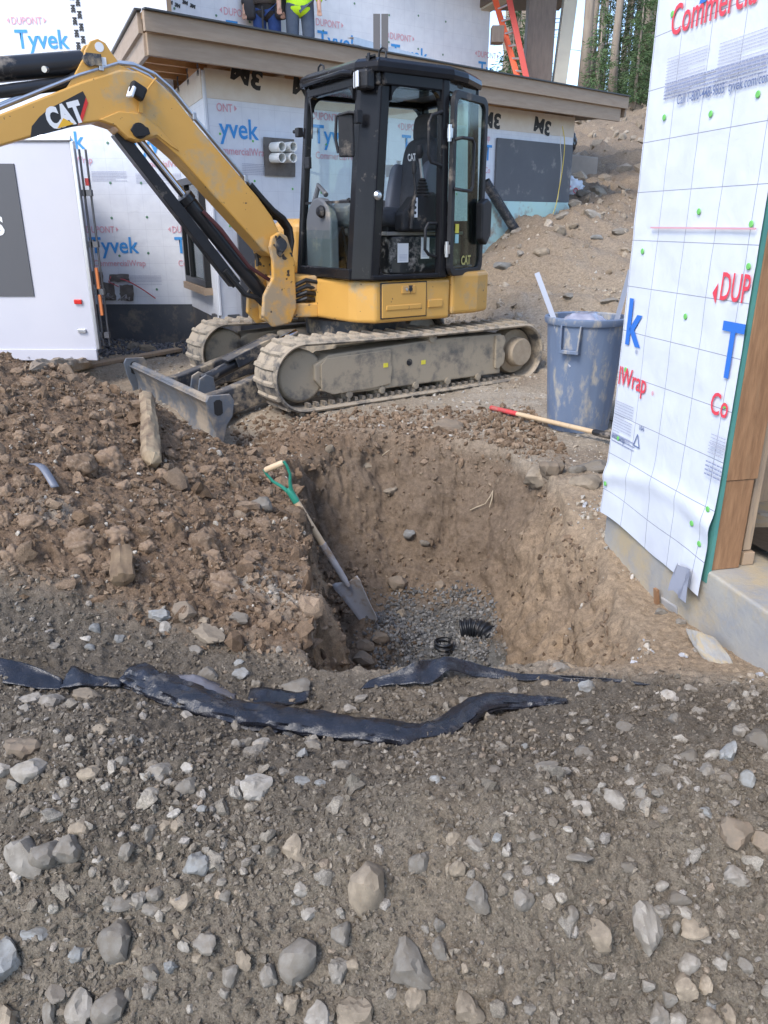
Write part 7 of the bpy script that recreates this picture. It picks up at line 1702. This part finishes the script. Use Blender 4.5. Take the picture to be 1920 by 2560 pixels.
scatter('cobbles', fgw * fine_fg * (.4 + smooth(1.8, 1.3, Yg)), 200, .026, .050, 1.6, [(.20, .175, .14), (.225, .20, .165), (.26, .228, .182), (.18, .155, .122), (.28, .252, .21)], M_PEB, .28, .18, fine=True, seed=4, label='fist-sized and smaller cobbles bedded in the foreground berm', cat_='cobbles')
hpw = GI['heap'] * (1 - GI['pit']) * vis
PAL_H = [(.188, .127, .081), (.215, .149, .097), (.165, .111, .07), (.225, .16, .107), (.24, .175, .12)]
scatter('soil_crumbs', hpw * (.5 + clump * .6), 26000, .005, .036, 1.7, PAL_H, M_CRU, .2, .28, tiny=True, seed=5, label='brown crumbs of soil covering the spoil heap', cat_='soil')
scatter('small_clods', hpw * (.4 + clump * .8), 1200, .024, .11, 2.4, PAL_H, M_CRU, .36, .42, fine=True, flat=.85, seed=6, label='small brown clods covering the spoil heap', cat_='clods')
scatter('pebbles', hpw * smooth(-.2, .4, _cl) , 900, .008, .026, 1.5, [(.36, .32, .26), (.42, .38, .32), (.30, .26, .21)], M_PEB, .2, seed=7, label='pale pebbles strewn over the spoil heap', cat_='pebbles')
pdw = GI['pad'] * vis * (Yg > 3.2) * (Yg < 13); hillw = GI['pad'] * (Yg > 11) * (Yg < 32) * (Xg > 2)
scatter('rubble', hillw * (.3 + clump), 2600, .06, .35, 2.4, [(.28, .225, .165), (.33, .28, .22), (.24, .19, .135)], M_PEB, .4, .25, seed=19, label='loose rubble on the hillside below the wood', cat_='rubble')
PAL_P = [(.33, .27, .20), (.37, .315, .24), (.41, .365, .30), (.29, .235, .17), (.45, .415, .36)]
scatter('pebbles', pdw * clump * smooth(13, 5, Yg), 16000, .008, .050, 2.2, PAL_P, M_PEB, .3, tiny=True, seed=8, label='pebbles and crumbs on the trodden pad around the excavator', cat_='pebbles')
scatter('rubble', pdw * (Yg > 7.5) * (Xg > .6) * (.3 + clump), 1400, .03, .13, 2.6, [(.27, .215, .155), (.31, .255, .19), (.35, .30, .24)], M_PEB, .35, .2, fine=True, seed=9, label='small rubble on the slope behind the excavator', cat_='rubble')
rimw = GI['pad'] * np.exp(-((GI['pitm'] - 0) / .02) ** 2) * smooth(.9, .2, np.abs(Yg - 5.35) + .0) * (np.abs(Xg) < 1.2)
scatter('soil_crumbs', rimw + .6 * smooth(.15, .0, np.abs(GI['pitm'] - .12)) * GI['pit'] * (Yg > 2.6), 2600, .012, .06, 1.8, PAL_H + [(.25, .18, .12)], M_CRU, .2, .26, seed=10, label='brown soil crumbs along the far lip of the pit', cat_='soil')
ptw = GI['pit'] * vis
scatter('soil_crumbs', GI['pit'] * (Xg < -.12) * (Yg < 4.6) * (GI['pitm'] < .97), 2600, .010, .055, 1.8, [(.21, .15, .10), (.25, .18, .12), (.17, .12, .08)], M_CRU, .25, .28, seed=21, label='crumbling soil on the left wall of the pit', cat_='soil')
scatter('soil_crumbs', ptw * (Zg > -.93) * (.4 + clump), 3200, .006, .045, 2.2, [(.165, .118, .08), (.20, .148, .102), (.145, .10, .066), (.25, .19, .13)], M_CRU, .3, .25, tiny=True, seed=11, label='soil crumbs and small stones in the pit walls', cat_='soil')
flw = (GI['pitm'] > .86) * (Yg > 3.0) * smooth(-.16, .04, Xg + .2 * _cl) * smooth(4.5, 4.25, Yg + .3 * _cl)
scatter('drain_gravel', flw * 1.0, 6500, .012, .030, 1.2, [(.14, .137, .13), (.18, .176, .168), (.23, .22, .205), (.11, .107, .103), (.17, .15, .126)], M_PEB, .15, seed=12, label='grey drain gravel on the pit floor', cat_='gravel')
shw = GI['tan'] * (1 - GI['fg']) * (Zg > -.55) * smooth(.6, .95, Xg + .12 * _cl) * (Yg < 4.2)
scatter('pebbles', shw * (clump > .7), 1900, .008, .034, 1.7, [(.40, .355, .29), (.46, .42, .36), (.34, .28, .21), (.40, .40, .41)], M_PEB, .2, seed=13, label='pale gravel spilled on the shoulder below the concrete footing', cat_='pebbles')
gw = smooth(.75, .2, np.abs(Yg - 9.25)) * (Xg < -1.9) * (Xg > -4.5) * np.clip(1, 0, 1)
scatter('gravel', gw, 3000, .02, .05, 1.3, [(.13, .135, .145), (.18, .18, .19), (.10, .10, .11)], M_PEB, .1, seed=14, label='dark gravel along the house foundation', cat_='gravel')
# dry grass roots sticking out of the pit side
M_ROOT = mat('dry_root', (.42, .34, .23), None, rough=.8)
for (u0, v0, u1, v1) in ((1182, 1282, 1215, 1262), (1215, 1262, 1238, 1228), (1226, 1276, 1238, 1232), (955, 1140, 968, 1128)):
    a, b = ground_px(u0, v0) + Vector((0, -.02, .01)), ground_px(u1, v1) + Vector((0, -.02, .01)); mb = MB(); mb.tube([a, a.lerp(b, .5) + Vector((.004, -.012, .008)), b], [.003, .004, .002], 6); o = mb.build('dry_root', M_ROOT); tag(o, 'thin pale root sticking out of the pit wall', 'root', 'roots in the pit wall')
# ------------------------------------------------------------------ woods behind the house
M_BARK = mat('pine_bark', (.23, .185, .145), (.31, .255, .20), 9, .95, bump=.5, bscale=20, rand=.3, stretch=(1, 1, .2))
M_NEED = mat('spruce_needles', (.05, .095, .034), (.085, .125, .045), 3, .8, rand=.35)
M_NEEDP = mat('pine_needles', (.075, .10, .035), (.11, .13, .05), 3, .8, rand=.3)
rt = np.random.default_rng(21)
def leaf_mesh(name, pts, dirs, ln, wd, m):
    """one small pointed spray per point"""
    n = len(pts); r = rt.normal(size=(n, 3)); s = np.cross(dirs, r); s /= np.linalg.norm(s, axis=1)[:, None] + 1e-9
    ln = ln * (.6 + .8 * rt.random((n, 1))); a = pts; b = pts + dirs * ln * .55 + s * wd; c = pts + dirs * ln; d = pts + dirs * ln * .55 - s * wd
    V = np.stack([a, b, c, d], 1).reshape(-1, 3); F = np.arange(4 * n).reshape(n, 4)
    me = bpy.data.meshes.new(name); me.from_pydata(V.tolist(), [], F.tolist()); me.materials.append(m); return me
def spruce_crown(h, seed):
    g = np.random.default_rng(seed); P, D = [], []
    z = .5
    while z < h:
        R_ = (1 - z / h) ** .8 * h * .20 + .1
        for k in range(int(5 + g.integers(0, 4))):
            a = g.random() * 6.28; L_ = R_ * (.6 + .6 * g.random()); m_ = int(10 + L_ * 26)
            for i in range(m_):
                t = (i + g.random()) / m_
                p = np.array([math.cos(a) * L_ * t, math.sin(a) * L_ * t, z - .25 * L_ * t + .15 * L_ * t * t]) + g.normal(size=3) * (.05 + .05 * L_ * t)
                P.append(p); d = np.array([math.cos(a), math.sin(a), -.35]) + g.normal(size=3) * .55; D.append(d / np.linalg.norm(d))
        z += .16 + .18 * g.random()
    return np.array(P), np.array(D)
SPR = []
for i, h in enumerate((6.5, 5.0, 8.0)):
    P_, D_ = spruce_crown(h, 30 + i); SPR.append((leaf_mesh('crown', P_, D_, .20, .020, M_NEED), h))
def trunk_mesh(h, r, seed):
    g = np.random.default_rng(seed); mb = MB(); pts = [(g.normal() * .05 * k, g.normal() * .05 * k, h * k / 8) for k in range(9)]
    mb.tube(pts, [r * (1.25 if k == 0 else 1 - .085 * k) for k in range(9)], 9)
    for k in range(14):
        z = h * (.12 + .8 * g.random()); a = g.random() * 6.28; L_ = .5 + g.random() * .9
        c = np.array([np.interp(z, [p[2] for p in pts], [p[0] for p in pts]), np.interp(z, [p[2] for p in pts], [p[1] for p in pts]), z])
        e = c + np.array([math.cos(a) * L_, math.sin(a) * L_, .1 * L_ - .05]); mb.tube([tuple(c), tuple((c + e) / 2 + np.array([0, 0, .05])), tuple(e)], [.022, .014, .006], 5)
    me = mb.mesh('trunk'); me.materials.append(M_BARK); return me
PT = [trunk_mesh(17, .15, 50), trunk_mesh(15, .12, 51), trunk_mesh(19, .17, 52)]
PC = []
for i, h in enumerate((17, 15, 19)):
    g = np.random.default_rng(70 + i); P_, D_ = [], []
    for k in range(34):
        z = h * (.56 + .42 * g.random()); rr = (1.0 - abs(z / h - .62)) * 1.8 * (.3 + g.random()); a = g.random() * 6.28
        c = np.array([math.cos(a) * rr, math.sin(a) * rr, z]); q = g.normal(size=(42, 3)); P_.append(c + q * np.array([.45, .45, .22])); d = q + np.array([0, 0, .5]); D_.append(d / np.linalg.norm(d, axis=1)[:, None])
    PC.append(leaf_mesh('crown', np.vstack(P_), np.vstack(D_), .30, .03, M_NEEDP))
def place(u, d, mesh_t, mesh_c, sc_, name, label, cat_, group, tilt=0.0):
    x = (u - 960) / 1920 * d * .99; z = ground_z(x, d) - .15
    t = thing(name, label, cat_, (x, d, z), random.uniform(0, 6.28), group)
    share('trunk', mesh_t, t, (0, 0, 0), (tilt, 0, 0), (sc_, sc_, sc_)); share('crown', mesh_c, t, (0, 0, 0), (tilt, 0, 0), (sc_, sc_, sc_))
    return t
random.seed(11)
GP = 'tall pines of the wood behind the house'
place(1612, 25, PT[0], PC[0], .95, 'pine_tree', 'pale straight pine trunk nearest the wood edge, right of the roof end', 'pine tree', None)
place(1570, 29, PT[1], PC[1], 1.0, 'pine_tree', 'slim pine trunk just left of the palest trunk at the wood edge', 'pine tree', None)
for i in range(58):
    u = random.choice([random.uniform(1225, 1330), random.uniform(1400, 1580), random.uniform(1400, 1680)])
    d = random.uniform(31, 56); k = i % 3
    place(u, d, PT[k], PC[k], random.uniform(.8, 1.15), 'pine_tree', 'tall bare pine trunk in the wood behind the house', 'pine tree', GP)
GS = 'young spruces under the pines'
tr_s = []
for i, h in enumerate((6.5, 5.0, 8.0)):
    mb = MB(); mb.tube([(0, 0, 0), (0, 0, h * .95)], [.09, .02], 8); me = mb.mesh('trunk'); me.materials.append(M_BARK); tr_s.append(me)
for i, (u, d, k) in enumerate(((1245, 24, 1), (1268, 29, 1), (1300, 31, 1), (1436, 29, 1), (1470, 32, 1), (1522, 29, 1), (1548, 33, 0), (1562, 30, 1), (1640, 33, 1), (1690, 34, 0), (1450, 36, 2), (1500, 37, 2), (1580, 38, 2), (1290, 36, 2))):
    place(u, d, tr_s[k], SPR[k][0], random.uniform(.62, .85), 'spruce_tree', 'dark green young spruce under the pines behind the house', 'spruce tree', GS)
